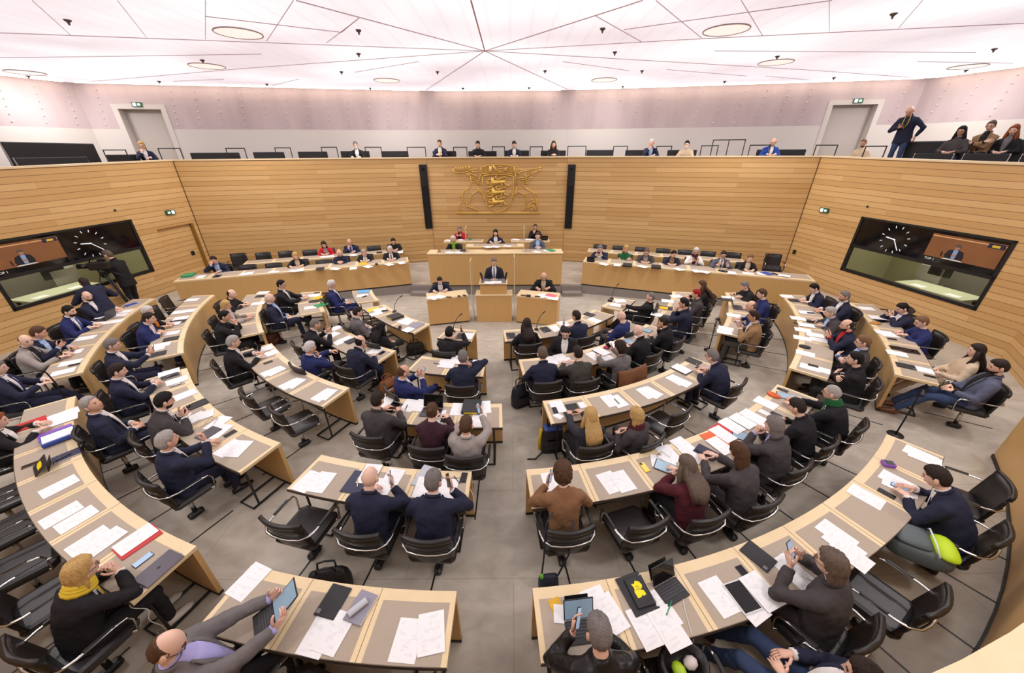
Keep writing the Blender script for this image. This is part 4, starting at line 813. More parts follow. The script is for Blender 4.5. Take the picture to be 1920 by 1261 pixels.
def person(zid, x, y, desc, jk='navy', hair='sh:dark', pose='desk', yaw=0., lean=.22, hp=.2, hy=0., sc=1., inner=None, tie=None, tr=None, legs='sit', fl=None, up=0, glasses=False, beard=None, scarf=None, lany=None, chair=True, skin=None, where=None, hips=None, belly=0., zt=None, D=None, face=None, group=None, shoe=None, sitz=.0, tilt=0., twist=0., long_=False, mask=False, dk=None, pos=None, at=None, line=None, tss=1):
    px, py = Z(zid, x, y); st = legs == 'stand'; hz = (.93 if st else .52) * (sc if st else 1) + sitz; q = 9
    def trunk(ts):
        Ls = .52 * sc * ts; S = np.linspace(0, Ls, q); ang = lean * (.45 + .9 * S / Ls); sp = [np.array([0, 0, hz])]
        for i in range(1, q): a = (ang[i] + ang[i - 1]) / 2; ds = S[1]; sp.append(sp[-1] + np.array([math.sin(tilt) * ds, math.sin(a) * ds * math.cos(tilt), math.cos(a) * ds * math.cos(tilt)]))
        sp = np.array(sp); nd = nrm(sp[-1] - sp[-2]); fw = np.array([0, nd[2], -nd[1]])
        nk = sp[-1] + nd * .05 * sc + fw * .016; hd_dir = nrm(nd * .75 + np.array([0, .1 + .45 * math.sin(max(hp, -.3)), .6]))
        H = nk + hd_dir * .104 * sc + fw * .022
        # stand the figure where its head is seen
        base = np.array([0., 0., 0.]); zfl = fl if fl is not None else -.05; rz = 0.
        if pos is not None: base = np.array([pos[0], pos[1], zf(*pos) if fl is None else fl]); rz = face
        elif at is not None: rz = face; hw = np.array(at); base = hw - rotz(rz) @ H; zfl = base[2]
        else:
            for it in range(14):
                hw = at_z(px, py, zfl + H[2])
                rz = (face if face is not None else math.atan2(-(CX - hw[0]), CY - hw[1]) if it < 2 else math.atan2(-(CX - base[0]), CY - base[1]))
                rz += math.radians(yaw) if face is None else 0
                base = hw - rotz(rz) @ H; base[2] = 0
                if fl is None: zfl = zf(base[0], base[1]) + up
            base[2] = zfl
        pl = place(base[0], base[1], dk) if where is None else (None, 0, where); e = None
        if where is None: r, a = polar(base); e = r - rowr(pl[0]['k'], a) - DW
        elif line is not None: d = np.subtract(line[1], line[0]); d = d / np.hypot(*d); e = abs(d[0] * (base[1] - line[0][1]) - d[1] * (base[0] - line[0][0])) * (1 if base[1] > line[0][1] + d[1] / d[0] * (base[0] - line[0][0]) else -1) - line[2]
        cost = abs(ts - 1) * .6 + (0 if e is None or st else 4 * max(0, .16 - e, e - .42))
        return cost, sp, nd, fw, nk, hd_dir, H, base, rz, pl, e, ts
    best = None
    for ts in (1, .97, 1.03, .94, 1.06, .91, 1.09, .88, .85, .82) if (where is None or line is not None) and pos is None else (tss,):
        t_ = trunk(ts)
        if best is None or t_[0] < best[0] - 1e-9: best = t_
    _, sp, nd, fw, nk, hd_dir, H, base, rz, pl, e, ts = best; zfl = base[2]
    dist = math.hypot(base[0], base[1], base[2] - HC); near = dist < 8.2; key = (24, 20) if near else (16, 13); ns = 6 if near else 5
    if zt is None: zt = DTOP
    if D is None: D = .42 if e is None else min(max(e + .13, .30), .50)
    seed = len(PEOPLE) * 13 + 5; rs = np.random.RandomState(seed); sk = M_skin[skin if skin is not None else rs.randint(0, 3)]
    Rh = rotz(hy) @ rotx(-hp)
    mats = [sk, M_eye, M_lip, hairm((hair.split(':') + ['dark'])[1] if ':' in hair else 'lgrey')]
    mb = MB()
    def ring(i, a, b, back=0., n=14, o=0.):
        t = nrm(sp[min(i + 1, q - 1)] - sp[max(i - 1, 0)]); f = np.array([0, t[2], -t[1]]); c = sp[i]; A_ = np.arange(n) * 2 * pi / n
        return [c + np.array([math.sin(k) * (a + o), 0, 0]) + f * ((b + o) * math.cos(k) + back) for k in A_]
    prof = [(.172, .118), (.166, .122), (.16, .12), (.162, .12), (.172, .122), (.184, .12), (.186, .108), (.15, .085), (.075, .062)]
    prof = [((a * (1 - (.10 if sc < .97 else 0))) * sc, (b + belly * max(0, 1 - abs(i - 1.6) / 3)) * sc) for i, (a, b) in enumerate(prof)]
    # body: trunk and neck in one loft, limbs, hands and head in the same mesh
    rings = [ring(i, a * .8, b * .8) for i, (a, b) in enumerate(prof[:8])] + [ring(8, .058, .058)]
    A_ = np.arange(14) * 2 * pi / 14
    for c, r_ in ((nk, .052), (nk + (H - nk) * .45, .05), (H - hd_dir * .03, .048)): rings.append([c + np.array([math.sin(k) * r_, 0, 0]) * sc + fw * r_ * math.cos(k) * sc for k in A_])
    mb.loft(rings)
    G = HG[key][0] * sc; grid_sphere(mb, G, 0, Rh, H); HT = lambda p: H + Rh @ (np.array(p) * sc)
    for s in (-1, 1):
        mb.ell(HT((s * .084, -.012, -.006)), (.010 * sc, .021 * sc, .034 * sc), 10, 7, Rh @ rotz(s * -.45) @ rotx(.15)); mb.ell(HT((s * .080, -.004, -.008)), (.008 * sc, .010 * sc, .02 * sc), 8, 6, Rh)
        mb.ell(HT((s * .031, .0825, .009)), (.0125 * sc, .006 * sc, .0062 * sc), 8, 5, Rh, 1)
        mb.tube([HT((s * .015, .093, .026)), HT((s * .032, .0905, .031)), HT((s * .048, .078, .026))], [.003, .0042, .0025], 5, mi=3)
    mb.tube([HT((-.024, .086, -.056)), HT((0, .0965, -.0555)), HT((.024, .086, -.056))], [.003, .0055, .003], 5, mi=2)
    shp = [sp[6] + nrm(sp[7] - sp[5]) * .03 * sc + np.array([s * .168 * sc * (1 if sc >= .97 else .93), 0, 0]) for s in (1, -1)]
    ar = arms(pose, H, D, zt - (0 if where is None else 0), hz); js = []
    Rz = rotz(rz)
    for side, S_, (W, f, b) in ((1, shp[0], ar[0]), (-1, shp[1], ar[1])):
        E_, W = ik(S_, W, .30 * sc, .265 * sc, (side * .75, -.25, -.65) if pose not in ('hang', 'camera') else (side * .5, -.6, -.3)); js.append((S_, E_, W, np.array(f, float)))
        mb.tube([S_, E_, W], [.045 * sc, .038 * sc, .026 * sc], 8); hr = hand(mb, W, f, b, side, ar[2], .98 * sc, ns); HANDS.append((len(PEOPLE), side, base + Rz @ W, Rz @ hr))
    # legs
    lg = []
    for s in (1, -1):
        hp_ = np.array([s * .09 * sc, 0, hz])
        if st: kn, an = np.array([s * .10, .03, .50 * sc]), np.array([s * .11, -.02 + (.12 * s if twist else 0), .09])
        elif legs == 'cross': kn, an = (np.array([.07, .46, .60]), np.array([-.18, .66, .42])) if s == 1 else (np.array([-.10, .42, .50]), np.array([-.10, .46, .09]))
        elif legs == 'ext': kn, an = np.array([s * .13, .47, .50]), np.array([s * .12, .76, .10])
        else: kn, an = np.array([s * (.11 + .03 * rs.rand()), .45 * sc, .51]), np.array([s * .11, .40 + .08 * rs.rand(), .09])
        lg.append((hp_, kn, an)); mb.tube([hp_, kn, an], [.06, .045, .032], 8)
    o = mb.build('person', mats, None, True); o.location = base; o.rotation_euler = (0, 0, rz)
    # jacket: one remeshed surface
    vx = .017 if near else .024
    def remesh(mb, name, mat, it=5):
        c = mb.build(name, mat, o, True); r = c.modifiers.new('remesh', 'REMESH'); r.mode = 'VOXEL'; r.voxel_size = vx; r.use_smooth_shade = True
        s_ = c.modifiers.new('smooth', 'SMOOTH'); s_.factor = .5; s_.iterations = it
        d_ = c.modifiers.new('folds', 'DISPLACE'); d_.texture = FOLD; d_.texture_coords = 'GLOBAL'; d_.strength = .022; d_.mid_level = .5; return c
    mb = MB(); ex = .026
    low = ring(0, prof[0][0] + .012, prof[0][1] + .008, o=ex); dn = nrm(sp[0] - sp[1]) * (.2 if (st or long_) else .05)
    rings = [[p + dn + np.array([(p[0]) * .06, 0, 0]) for p in low]] + [ring(i, a, b, o=ex) for i, (a, b) in enumerate(prof[:8])] + [ring(8, .066, .066, o=.012), [p + nd * .03 + fw * .004 for p in ring(8, .054, .054, o=.012)]]
    mb.loft(rings)
    for S_, E_, W, f in js:
        u = nrm(W - E_); c = S_ - np.array([S_[0] * .3, 0, 0]); mb.tube([c, S_, (S_ + E_) / 2, E_, E_ + (W - E_) * .5, W - u * .015], [.085 * sc, .082 * sc, .070 * sc, .064 * sc, .056 * sc, .048 * sc], 10)
        mb.ell(E_, (.062 * sc,) * 3, 8, 6)
    remesh(mb, 'jacket', cloth(jk))
    mb = MB(); c = hz; mb.ell((0, .01, hz - .005), (.185 * sc, .13, .105), 12, 8)
    for hp_, kn, an in lg:
        mb.tube([hp_ + [0, -.03, 0], (hp_ + kn) / 2, kn, (kn + an) / 2, an + [0, 0, .02]], [.098 * sc, .088 * sc, .070, .062, .055], 10); mb.ell(kn, (.071,) * 3, 8, 6)
    remesh(mb, 'trousers', cloth(tr or (jk if jk in ('navy', 'blue', 'black', 'dgrey') else 'black')), 4)
    for i, (hp_, kn, an) in enumerate(lg):
        mb = MB(); d = np.array([0, 1., 0]) if legs != 'cross' or i else nrm([-.4, .8, -.3]); u = np.array([0, 0, 1.])
        c = an - u * .02; mb.loft([[c + d * yy + np.array([math.cos(k) * wv, 0, 0]) + u * (hv * math.sin(k) + oz) for k in np.arange(10) * 2 * pi / 10] for yy, wv, hv, oz in ((-.08, .02, .02, -.03), (-.07, .036, .04, -.02), (.0, .042, .05, -.015), (.08, .045, .034, -.03), (.15, .042, .026, -.038), (.19, .018, .012, -.045))])
        mb.build('shoe', {'brown': M_shoe2, 'white': M_shoe3}.get(shoe, M_shoe), o, True)
    # shirt front, collar, cuffs, tie
    def front(mb, i0, i1, w0, w1, ofs, n=7, m_=9, mi=None):
        rows = []
        for k in range(m_):
            t = i0 + (i1 - i0) * k / (m_ - 1); i = min(int(t), q - 2); fr = t - i; c = sp[i] * (1 - fr) + sp[i + 1] * fr; tt = nrm(sp[i + 1] - sp[i]); f = np.array([0, tt[2], -tt[1]])
            a = (prof[i][0] * (1 - fr) + prof[i + 1][0] * fr) + ex; b = (prof[i][1] * (1 - fr) + prof[i + 1][1] * fr) + ex - .002; wd = w0 + (w1 - w0) * k / (m_ - 1)
            rows.append([c + np.array([u * wd, 0, 0]) + f * (b * math.sqrt(max(0, 1 - (u * wd / a) ** 2)) + ofs - .016 * u ** 4) for u in np.linspace(-1, 1, n)])
        back = [[p - np.array([0, .02, 0]) for p in r] for r in rows]; mb.loft([r + bk[::-1] for r, bk in zip(rows, back)], mi=mi)
    if inner:
        mb = MB(); front(mb, 1.6 if not tie else 2.2, 7.0, .022, .082, .018); front(mb, 6.6, 8.25, .08, .052, .016)
        mb.tube([nk - nd * (.012 + .012 * math.cos(k)) + np.array([math.sin(k) * .056, 0, 0]) * sc + fw * (.056 * math.cos(k) - .002) * sc for k in np.arange(14) * 2 * pi / 14], .0085, 6, flat=(1, 1), closed=True)
        mb.build('shirt', cloth(inner), o, True)
        for S_, E_, W, f in js: u = nrm(W - E_); cb_ = MB(); cb_.tube([W - u * .03, W - u * .002], [.042 * sc, .04 * sc], 10); cb_.build('cuff', cloth(inner), o, True)
        for s in (-1, 1):
            lb_ = MB(); P_ = []
            for t, xo in ((7.4, .076), (6.2, .088), (5., .074), (3.6, .048), (1.8, .026)):
                i = int(t); fr = t - i; c = sp[i] * (1 - fr) + sp[i + 1] * fr; tt = nrm(sp[i + 1] - sp[i]); f = np.array([0, tt[2], -tt[1]]); b = prof[i][1] * (1 - fr) + prof[i + 1][1] * fr + ex; a = prof[i][0] + ex
                P_.append(c + np.array([s * xo, 0, 0]) + f * (b * math.sqrt(1 - (xo / a) ** 2) + .008))
            lb_.tube(P_, [.010, .022, .021, .014, .008], 6, flat=(1, .35), up=(0, 1, .1)); lb_.build('lapel', cloth(jk), o, True)
    if inner or jk in ('navy', 'black', 'dgrey', 'grey') and not long_ and not scarf:
        mb = MB(); mb.tube([nk - nd * (.035 - .03 * math.cos(k) * -1) + np.array([math.sin(k) * .072, 0, 0]) * sc + fw * (.068 * math.cos(k) - .006) * sc for k in np.linspace(pi * .28, pi * 1.72, 13)], [.006] + [.013] * 11 + [.006], 6, flat=(1, 1.5), up=nd); mb.build('jacket_collar', cloth(jk), o, True)
    if tie:
        mb = MB(); front(mb, 1.9, 8.1, .034, .018, .028); mb.build('tie', cloth(tie), o, True)
    if scarf:
        mb = MB()
        for k_, (dz_, rr) in enumerate(((-.045, .085), (-.02, .078), (.005, .07))): mb.tube([nk + nd * dz_ + np.array([math.sin(k) * rr, 0, 0]) + fw * (rr * math.cos(k) + .005) for k in np.arange(12) * 2 * pi / 12], .026, 6, closed=True)
        front(mb, 4.5, 7.6, .05, .05, .03); mb.build('scarf', cloth(scarf), o, True)
    if lany:
        mb = MB()
        for s in (-1, 1): mb.tube([nk - nd * .02 + np.array([s * .055, 0, 0]) + fw * .03, sp[6] + np.array([s * .06, 0, 0]) + fw * (prof[6][1] + ex + .012), sp[4] + fw * (prof[4][1] + ex + .014)], .009, 5)
        mb.build('lanyard', cloth(lany), o, True)
    # hair
    stl = hair.split(':')[0]
    if stl != 'no':
        mb = MB(); Hg = hair_grid(key, {'cu': 'cu'}.get(stl, stl), seed) * sc; grid_sphere(mb, Hg, 0, Rh, H)
        if stl == 'bu': mb.ell(HT((0, -.105, .045)), (.038, .034, .034), 10, 8, Rh)
        if stl == 'po': pass
        if stl == 'lo':
            back_ = nrm(-fw); P_ = [HT((0, -.055, .05)), HT((0, -.07, -.05)), nk + back_ * .085, nk + back_ * .155 - nd * .10, nk + back_ * .165 - nd * .22]; rw = [.074, .09, .105, .115, .095]; rings = []
            for c_, w_ in zip(P_, rw):
                k_ = len(rings); A_ = np.arange(36) * 2 * pi / 36; jit = 1 + .05 * np.sin(A_ * 9 + seed + .6 * k_) + .05 * np.sin(A_ * 14 + 2 * seed) + .05 * rs.rand(36); rings.append([c_ + np.array([math.cos(k) * w_ * jj, 0, 0]) + back_ * (math.sin(k) * w_ * .48 * jj) + nd * ((.02 * math.sin(3 * k + seed) + .03 * (rs.rand() - .5)) * (k_ > 2)) for k, jj in zip(A_, jit)])
            mb.loft(rings)
            for s in (-1, 1): mb.tube([HT((s * .075, .0, .03)), HT((s * .09, .005, -.06)), nk + np.array([s * .095, .0, -.02]) + fw * .02, nk + np.array([s * .1, 0, 0]) + fw * .05 - nd * .15], [.028, .034, .036, .022], 8)
        if stl == 'cu':
            for k in range(46):
                d = nrm(rs.randn(3)); 
                if d[2] * .9 - d[1] * .75 < .1 : continue
                mb.ell(HT(d * [.092, .112, .14]), (.026 * sc,) * 3, 6, 5)
        mb.build('hair', mats[3], o, True)
    if beard:
        G_, D_ = HG[key]; dx, dy, dz = D_[..., 0], D_[..., 1], D_[..., 2]; reg = sst(.28, .5, -dz) * sst(-.15, .15, dy) ; reg = reg * (1 - np.exp(-(dx / .25) ** 2 - ((dz + .47) / .09) ** 2)); t = reg * .008 - (1 - reg) * .012
        mb = MB(); grid_sphere(mb, (G_ + D_ * t[..., None]) * sc, 0, Rh, H); mb.build('beard', hairm(beard), o, True)
    if mask:
        mb = MB(); G_, D_ = HG[key]; dx, dy, dz = D_[..., 0], D_[..., 1], D_[..., 2]; reg = sst(.12, .2, -dz) * sst(.3, .45, dy); t = reg * .014 - (1 - reg) * .012; grid_sphere(mb, (G_ + D_ * t[..., None]) * sc, 0, Rh, H); mb.build('face_mask', cloth('white'), o, True)
    if glasses:
        mb = MB()
        for s in (-1, 1):
            mb.tube([HT((s * .032 + .021 * math.cos(k), .098, .006 + .017 * math.sin(k))) for k in np.arange(10) * 2 * pi / 10], .0024 * sc, 5, closed=True); mb.tube([HT((s * .053, .096, .01)), HT((s * .084, .06, .012)), HT((s * .083, -.01, .006))], .0024, 5)
        mb.tube([HT((-.011, .1, .01)), HT((.011, .1, .01))], .0024, 5); mb.build('glasses', plain('spectacle_frame', (30, 26, 26), .3), o)
    lab = 'person with %s, %s' % (desc, pl[2]); tag(o, lab, 'person', group)
    PEOPLE.append(dict(pose=pose, o=o, base=base, rz=rz, H=base + Rz @ H, desc=desc, pl=pl, js=js, Rz=Rz, nk=nk))
    if pl[0] is not None: print('PERSON %-44s e %.2f ts %.2f a %.1f %s' % (desc, e, ts, polar(base)[1], pl[2]))
    else: print('PERSON %-44s e %s ts %.2f at %s' % (desc, e, ts, base.round(2)))
    if chair and not st:
        put_chair(base[0] - math.sin(-rz) * 0 , base[1], zfl, rz, ('black swivel chair holding the person with ' + desc) if len(desc.split()) <= 7 else 'black swivel chair under the person with ' + ' '.join(desc.split()[:8]))
    return PEOPLE[-1]
Pn = person
# ---- nearest rows
Pn('z1', 455, 690, 'blond bob and yellow scarf', 'black', 'bo:blond', 'mouth', sc=.95, lean=.3, hp=.1, scarf='yellow', inner='white', shoe='white', glasses=True)
Pn('z1', 935, 1115, 'bald head and lilac shirt', 'grey', 'bd:brown', 'tablet', yaw=-42, lean=-.28, hp=.55, inner='lilac', glasses=True, tr='black', belly=.03, where='leaning back at the bottom edge', D=.52, zt=.80)
Pn('z2', 640, 165, 'bald head, holding up a phone', 'navy', 'no', 'phoneR', lean=.2, hp=.25)
Pn('z2', 995, 185, 'short grey hair and glasses', 'navy', 'sh:grey', 'phoneR', lean=.22, hp=.2, hy=-.2, glasses=True, inner='white')
Pn('z3', 285, 140, 'curly brown hair and brown jacket', 'brown', 'cu:brown', 'phoneL', sc=.95, hp=.3, long_=True)
Pn('z3', 985, 100, 'grey-brown hair and maroon cardigan', 'maroon', 'lo:gbrown', 'chinL', sc=.95, lean=.26, hp=.25, long_=True)
Pn('z3', 1275, 30, 'brown hair and charcoal jacket', 'dgrey', 'bo:brown', 'desk', sc=.98, hp=.35, lean=.25, long_=True)
Pn('z3', 490, 1035, 'cropped grey hair and leather jacket', 'leather', 'sh:grey', 'phoneL', hp=.35, lean=.2)
Pn('z4', 355, 650, 'collar-length brown hair and raised phone', 'dgrey', 'me:gbrown', 'high', lean=.12, hp=.12, glasses=True, yaw=12)
Pn('z4', 950, 165, 'dark hair bent over a phone', 'navy', 'sh:dark', 'desk', lean=.42, hp=.45, inner='white', belly=.05)
Pn('f', 0, 0, 'blue jeans and folded hands', 'navy', 'sh:dark', 'lap', pos=(2.24, 1.17), face=math.radians(40), lean=-.24, tss=.84, inner='white', tr='jeans', legs='ext', where='reclining at the bottom right edge', D=.3)
# ---- left blocks
Pn('f', -6, 690, 'blue tie at left edge', 'navy', 'sh:grey', 'desk', inner='white', tie='blue', lean=.0, legs='ext')
Pn('z5', 180, 440, 'grey blazer and receding hair', 'lgrey', 'bd:dark', 'desk', hy=-.7, inner='black', lean=.12)
Pn('z5', 265, 385, 'brown hair leaning sideways', 'navy', 'sh:brown', 'phoneR', inner='sky', lean=.12, hy=.3, hp=.35, tilt=-.2)
Pn('z5', 480, 235, 'dark beard and bright blue tie', 'blue', 'sh:black', 'desk', inner='white', tie='royal', beard='black', lean=.15)
Pn('z5', 605, 130, 'receding hair and open white shirt', 'navy', 'bd:dark', 'desk', inner='white', lean=.05, hy=-.5, beard='dark')
Pn('z5', 1025, 235, 'white hair and orange scarf', 'black', 'sh:white', 'desk', scarf='orange', lean=.1, hp=.3, sc=.97)
Pn('z5', 1035, 285, 'blue suit and pink tie', 'blue', 'sh:dark', 'clasp', inner='white', tie='pinkw', lean=.3)
Pn('z5', 780, 470, 'dark grey hair, phone held low', 'navy', 'sh:grey', 'phone', inner='white', lean=.05, hp=.25, legs='sit', belly=.03)
Pn('z5', 815, 650, 'dark brown parting and navy suit', 'navy', 'sh:dark', 'clasp', inner='white', lean=.02, hp=.3, belly=.03)
Pn('z5', 640, 885, 'grey parting looking up, smiling', 'navy', 'sh:lgrey', 'lap', inner='white', lean=-.05, hp=-.35, hy=-.7, belly=.03)
Pn('z5', 1140, 860, 'dark slick hair and grey suit', 'dgrey', 'sh:black', 'phone', inner='white', lean=.2, hp=.3, beard='dark')
Pn('z5', 1160, 1135, 'light grey hair and raised hand', 'navy', 'sh:lgrey', 'raise', inner='white', lean=.05, hp=.0)
Pn('f', -8, 790, 'reddish hair at the left edge', 'black', 'me:redh', 'type', inner='white', sc=.94, lean=.1)
Pn('z5', 1610, 115, 'receding hair and black pullover', 'black', 'bd:dark', 'desk', lean=.15)
Pn('z5', 1570, 195, 'blond waves and pale scarf', 'lgrey', 'bo:blond', 'desk', sc=.94, scarf='pinkw', lean=.1, where='in the third left wing row')
Pn('z5', 1560, 270, 'dark hair, hand at the mouth', 'black', 'sh:black', 'mouth', lean=.2)
Pn('z5', 1620, 450, 'silver hair and laptop', 'black', 'sh:lgrey', 'type', inner='white', tie='pinkw', lean=.12)
Pn('z6', 95, 145, 'white fringe and navy suit', 'navy', 'bd:white', 'lap', inner='sky', lean=-.08, hp=.05, legs='cross')
Pn('z6', 175, 50, 'dark hair, glasses and striped tie', 'black', 'sh:black', 'desk', inner='white', tie='tgrey', glasses=True, lean=-.05, belly=.04)
Pn('z6', 525, 50, 'white hair and bright navy suit', 'blue', 'sh:white', 'lap', inner='white', tie='navy', lean=-.12, glasses=True)
Pn('z6', 705, 240, 'grey suit beside the yellow sheet', 'grey', 'sh:dark', 'lap', inner='white', tie='tgrey', lean=.05, dk='innermost left desk')
Pn('z6', 870, 350, 'long black hair and black dress', 'black', 'lo:black', 'lap', sc=.94, lean=.05, legs='cross', dk='innermost left desk')
Pn('z6', 410, 325, 'thinning grey hair and black suit', 'black', 'vs:grey', 'phone', inner='white', lean=.25, hp=.3)
Pn('z6', 375, 490, 'white hair, hand on chin', 'blue', 'sh:white', 'chin', inner='white', lean=.05, legs='cross', tr='dgrey', dk='fourth-row left desk')
Pn('z6', 725, 445, 'receding black hair, thoughtful hand', 'navy', 'bd:black', 'chinL', inner='white', lean=.32, hp=.1)
Pn('z6', 1345, 385, 'short dark hair at the single desk', 'black', 'sh:black', 'phoneR', lean=.22, hp=.3, dk='innermost centre desk')
Pn('z6', 1440, 555, 'grey hair, hand at the neck', 'navy', 'sh:grey', 'neck', lean=.2, hp=.2)
Pn('z6', 1025, 655, 'bald head, legs crossed, with phone', 'blue', 'bd:brown', 'phone', yaw=-35, lean=-.05, hp=.35, legs='cross', D=.32, inner='white', dk='fourth-row centre desk')
Pn('z6', 845, 850, 'dark hair tapping a tablet', 'dgrey', 'sh:dark', 'type', lean=.15, hp=.25)
Pn('z6', 1225, 930, 'pinned-up brown hair and maroon blazer', 'wine', 'bu:brown', 'desk', sc=.95, lean=.15, hp=.3)
Pn('z6', 1460, 1030, 'light grey tweed and phone', 'lgrey', 'sh:brown', 'phoneR', lean=.0, hp=.35, inner='white')
# ---- right blocks
Pn('z7', 250, 325, 'long dark hair at the aisle', 'black', 'lo:dark', 'desk', sc=.94, hy=-.5, lean=.15)
Pn('z7', 520, 385, 'glasses, turned towards the viewer', 'black', 'sh:dark', 'lap', face=math.radians(168), inner='white', glasses=True, lean=.12, hp=.25, D=.3, where='between the two inner right rows', beard='dark')
Pn('z7', 595, 270, 'dark hair raising a phone', 'navy', 'sh:dark', 'phoneL', lean=.2, hp=.1, hy=.3)
Pn('z7', 910, 270, 'shaved head and blue blazer', 'blue', 'no', 'lap', lean=.05, hp=.1, beard='grey', legs='cross', tr='dgrey', dk='innermost right desk')
Pn('z7', 360, 530, 'grey-brown hair beside the backpack', 'navy', 'sh:gbrown', 'desk', lean=.25, hp=.2)
Pn('z7', 605, 525, 'cropped dark hair and grey shirt', 'olive', 'sh:dark', 'desk', lean=.2, hp=.2)
Pn('z7', 900, 490, 'dark curls and grey hoodie', 'grey', 'cu:dark', 'phoneR', sc=.95, lean=.1, hy=.4, hp=.2)
Pn('z7', 1025, 370, 'shaved head and black pullover', 'black', 'no', 'desk', lean=.25, hp=.35)
Pn('z7', 1200, 310, 'dark bun and black blazer', 'black', 'bu:dark', 'chin', sc=.94, lean=.2, hp=.2)
Pn('z7', 1115, 135, 'grey crop lying back in the chair', 'black', 'vs:grey', 'chin', lean=-.25, legs='ext', hp=.0)
Pn('z7', 1345, 180, 'dark hair and clasped raised hands', 'navy', 'sh:black', 'mouth', lean=.12)
Pn('z7', 1430, 115, 'bright red hair', 'dgrey', 'sh:vred', 'desk', sc=.95, lean=.1)
Pn('z7', 1470, 55, 'long brown hair and black top', 'black', 'lo:brown', 'desk', sc=.95, lean=.1)
Pn('z7', 1540, 550, 'grey hair leaning over a tablet', 'navy', 'sh:grey', 'desk', inner='pinkw', lean=.4, hp=.15, glasses=True)
Pn('z7', 695, 965, 'straight blond hair and plaid jacket', 'plaid', 'lo:blond', 'desk', sc=.95, lean=-.05, hp=.1)
Pn('z7', 1015, 960, 'short blond hair and dark red scarf', 'dgrey', 'bo:blond', 'lap', sc=.95, lean=.05, hp=.1, scarf='maroon', yaw=18, dk='third-row right desk')
Pn('f', 1396, 536, 'grey curls writing', 'black', 'sh:grey', 'write', lean=.3, hp=.4, dk='third right wing desk')
Pn('z8', 95, 235, 'brown hair and royal blue jacket', 'blue', 'sh:brown', 'desk', lean=.15)
Pn('z8', 30, 310, 'bald crown and blue pullover', 'blue', 'bd:gbrown', 'desk', lean=.2)
Pn('z8', 45, 375, 'dark hair and brown suit', 'tan', 'sh:dark', 'phone', inner='white', lean=.1, skin=3, tr='olive')
Pn('z8', 420, 200, 'dark hair bowed over a tablet', 'navy', 'sh:black', 'desk', inner='white', lean=.3, hp=.5)
Pn('z8', 608, 250, 'pepper-grey hair looking left', 'navy', 'sh:grey', 'desk', inner='white', lean=.1, beard='grey', where='behind second right wing row')
Pn('z8', 520, 350, 'grey hair and rumpled grey suit', 'dgrey', 'sh:lgrey', 'write', inner='sky', lean=.25, hp=.3)
Pn('z8', 625, 430, 'bald head and red pullover', 'navy', 'bd:dark', 'phone', inner='red', lean=.12, hp=.25, beard='dark')
Pn('z8', 725, 535, 'sandy hair and round glasses', 'dgrey', 'sh:lbrown', 'cross', inner='sky', lean=.0, hp=.2, glasses=True)
Pn('z8', 675, 640, 'dark hair, arms folded, black shirt', 'black', 'sh:black', 'cross', lean=.15, hp=.15)
Pn('z8', 970, 325, 'black hair reading a tablet', 'navy', 'sh:black', 'phone', inner='white', lean=.15, hp=.5)
Pn('z8', 1090, 410, 'short brown hair and navy pullover', 'blue', 'sh:lbrown', 'desk', glasses=True, lean=.15, hp=.35)
Pn('z8', 1430, 590, 'long dark hair and beige cardigan', 'beige', 'lo:dark', 'lap', sc=.95, lean=-.15, hp=.1, legs='ext', tr='beige')
Pn('z8', 1570, 690, 'dark beard and slate blazer', 'slate', 'sh:dark', 'lap', inner='black', lean=-.2, hp=.3, beard='dark', tr='jeans', legs='ext', shoe='brown')
Pn('zC', 1265, 255, 'bald grey head and green scarf', 'black', 'vs:lgrey', 'type', scarf='green', inner='white', glasses=True, lean=.22, hp=.15, belly=.04)
Pn('zC', 805, 440, 'brown mop of hair and black jacket', 'black', 'sh:dark', 'desk', lean=.3, hp=.4, sc=.97)
Pn('zC', 500, 690, 'swept grey hair and wristwatch', 'dgrey', 'me:grey', 'mouth', inner='lilac', lean=.2, hp=.15, belly=.03)
# ---- government benches
gy = dict(fl=DZ, zt=.80)
fl_, fr_ = math.radians(180 - 17), math.radians(180 + 19)
def gov(zid, x, y, desc, jk, hair, pose, wh, left=True, **k): Pn(zid, x, y, desc, jk, hair, pose, face=(fl_ if not left else math.radians(180 + 17.5)) if False else (math.radians(197) if left else math.radians(161)), where=wh, fl=DZ, zt=.80, D=k.pop('D', .42), lean=k.pop('lean', .32), hp=k.pop('hp', .3), line={'front government bench, left': (gl[0], gl[1], .62), 'front government bench, right': (gr[0], gr[1], .62), 'rear government bench, left': ((-8.8, 11.75), (-3.95, 13.35), .5)}[wh], **k)
LF, LR, RF = 'front government bench, left', 'rear government bench, left', 'front government bench, right'
gov('zG', 325, 270, 'hand over the eyes', 'navy', 'sh:dark', 'face', LF, inner='sky'); gov('zG', 935, 240, 'blond hair and dark jacket', 'black', 'me:blond', 'write', LF, sc=.95, inner='beige')
gov('zG', 1265, 215, 'bald head and navy rollneck', 'navy', 'no', 'clasp', LF, lean=.2); gov('zG', 1450, 215, 'grey hair reading', 'black', 'sh:lgrey', 'desk', LF, inner='white', tie='yellow')
gov('zG', 1645, 190, 'white hair and dark suit', 'black', 'sh:white', 'desk', LF, inner='white', tie='tgrey'); gov('zG', 1150, 155, 'dark hair and red jacket', 'red', 'bo:dark', 'desk', LR, sc=.95, inner='lgrey')
gov('zG', 1340, 135, 'bald head, hand at cheek', 'navy', 'bd:gbrown', 'chin', LR, inner='lilac', tie='navy'); gov('zG', 1670, 130, 'black hair bent down', 'black', 'sh:black', 'desk', LR)
R = dict(left=False)
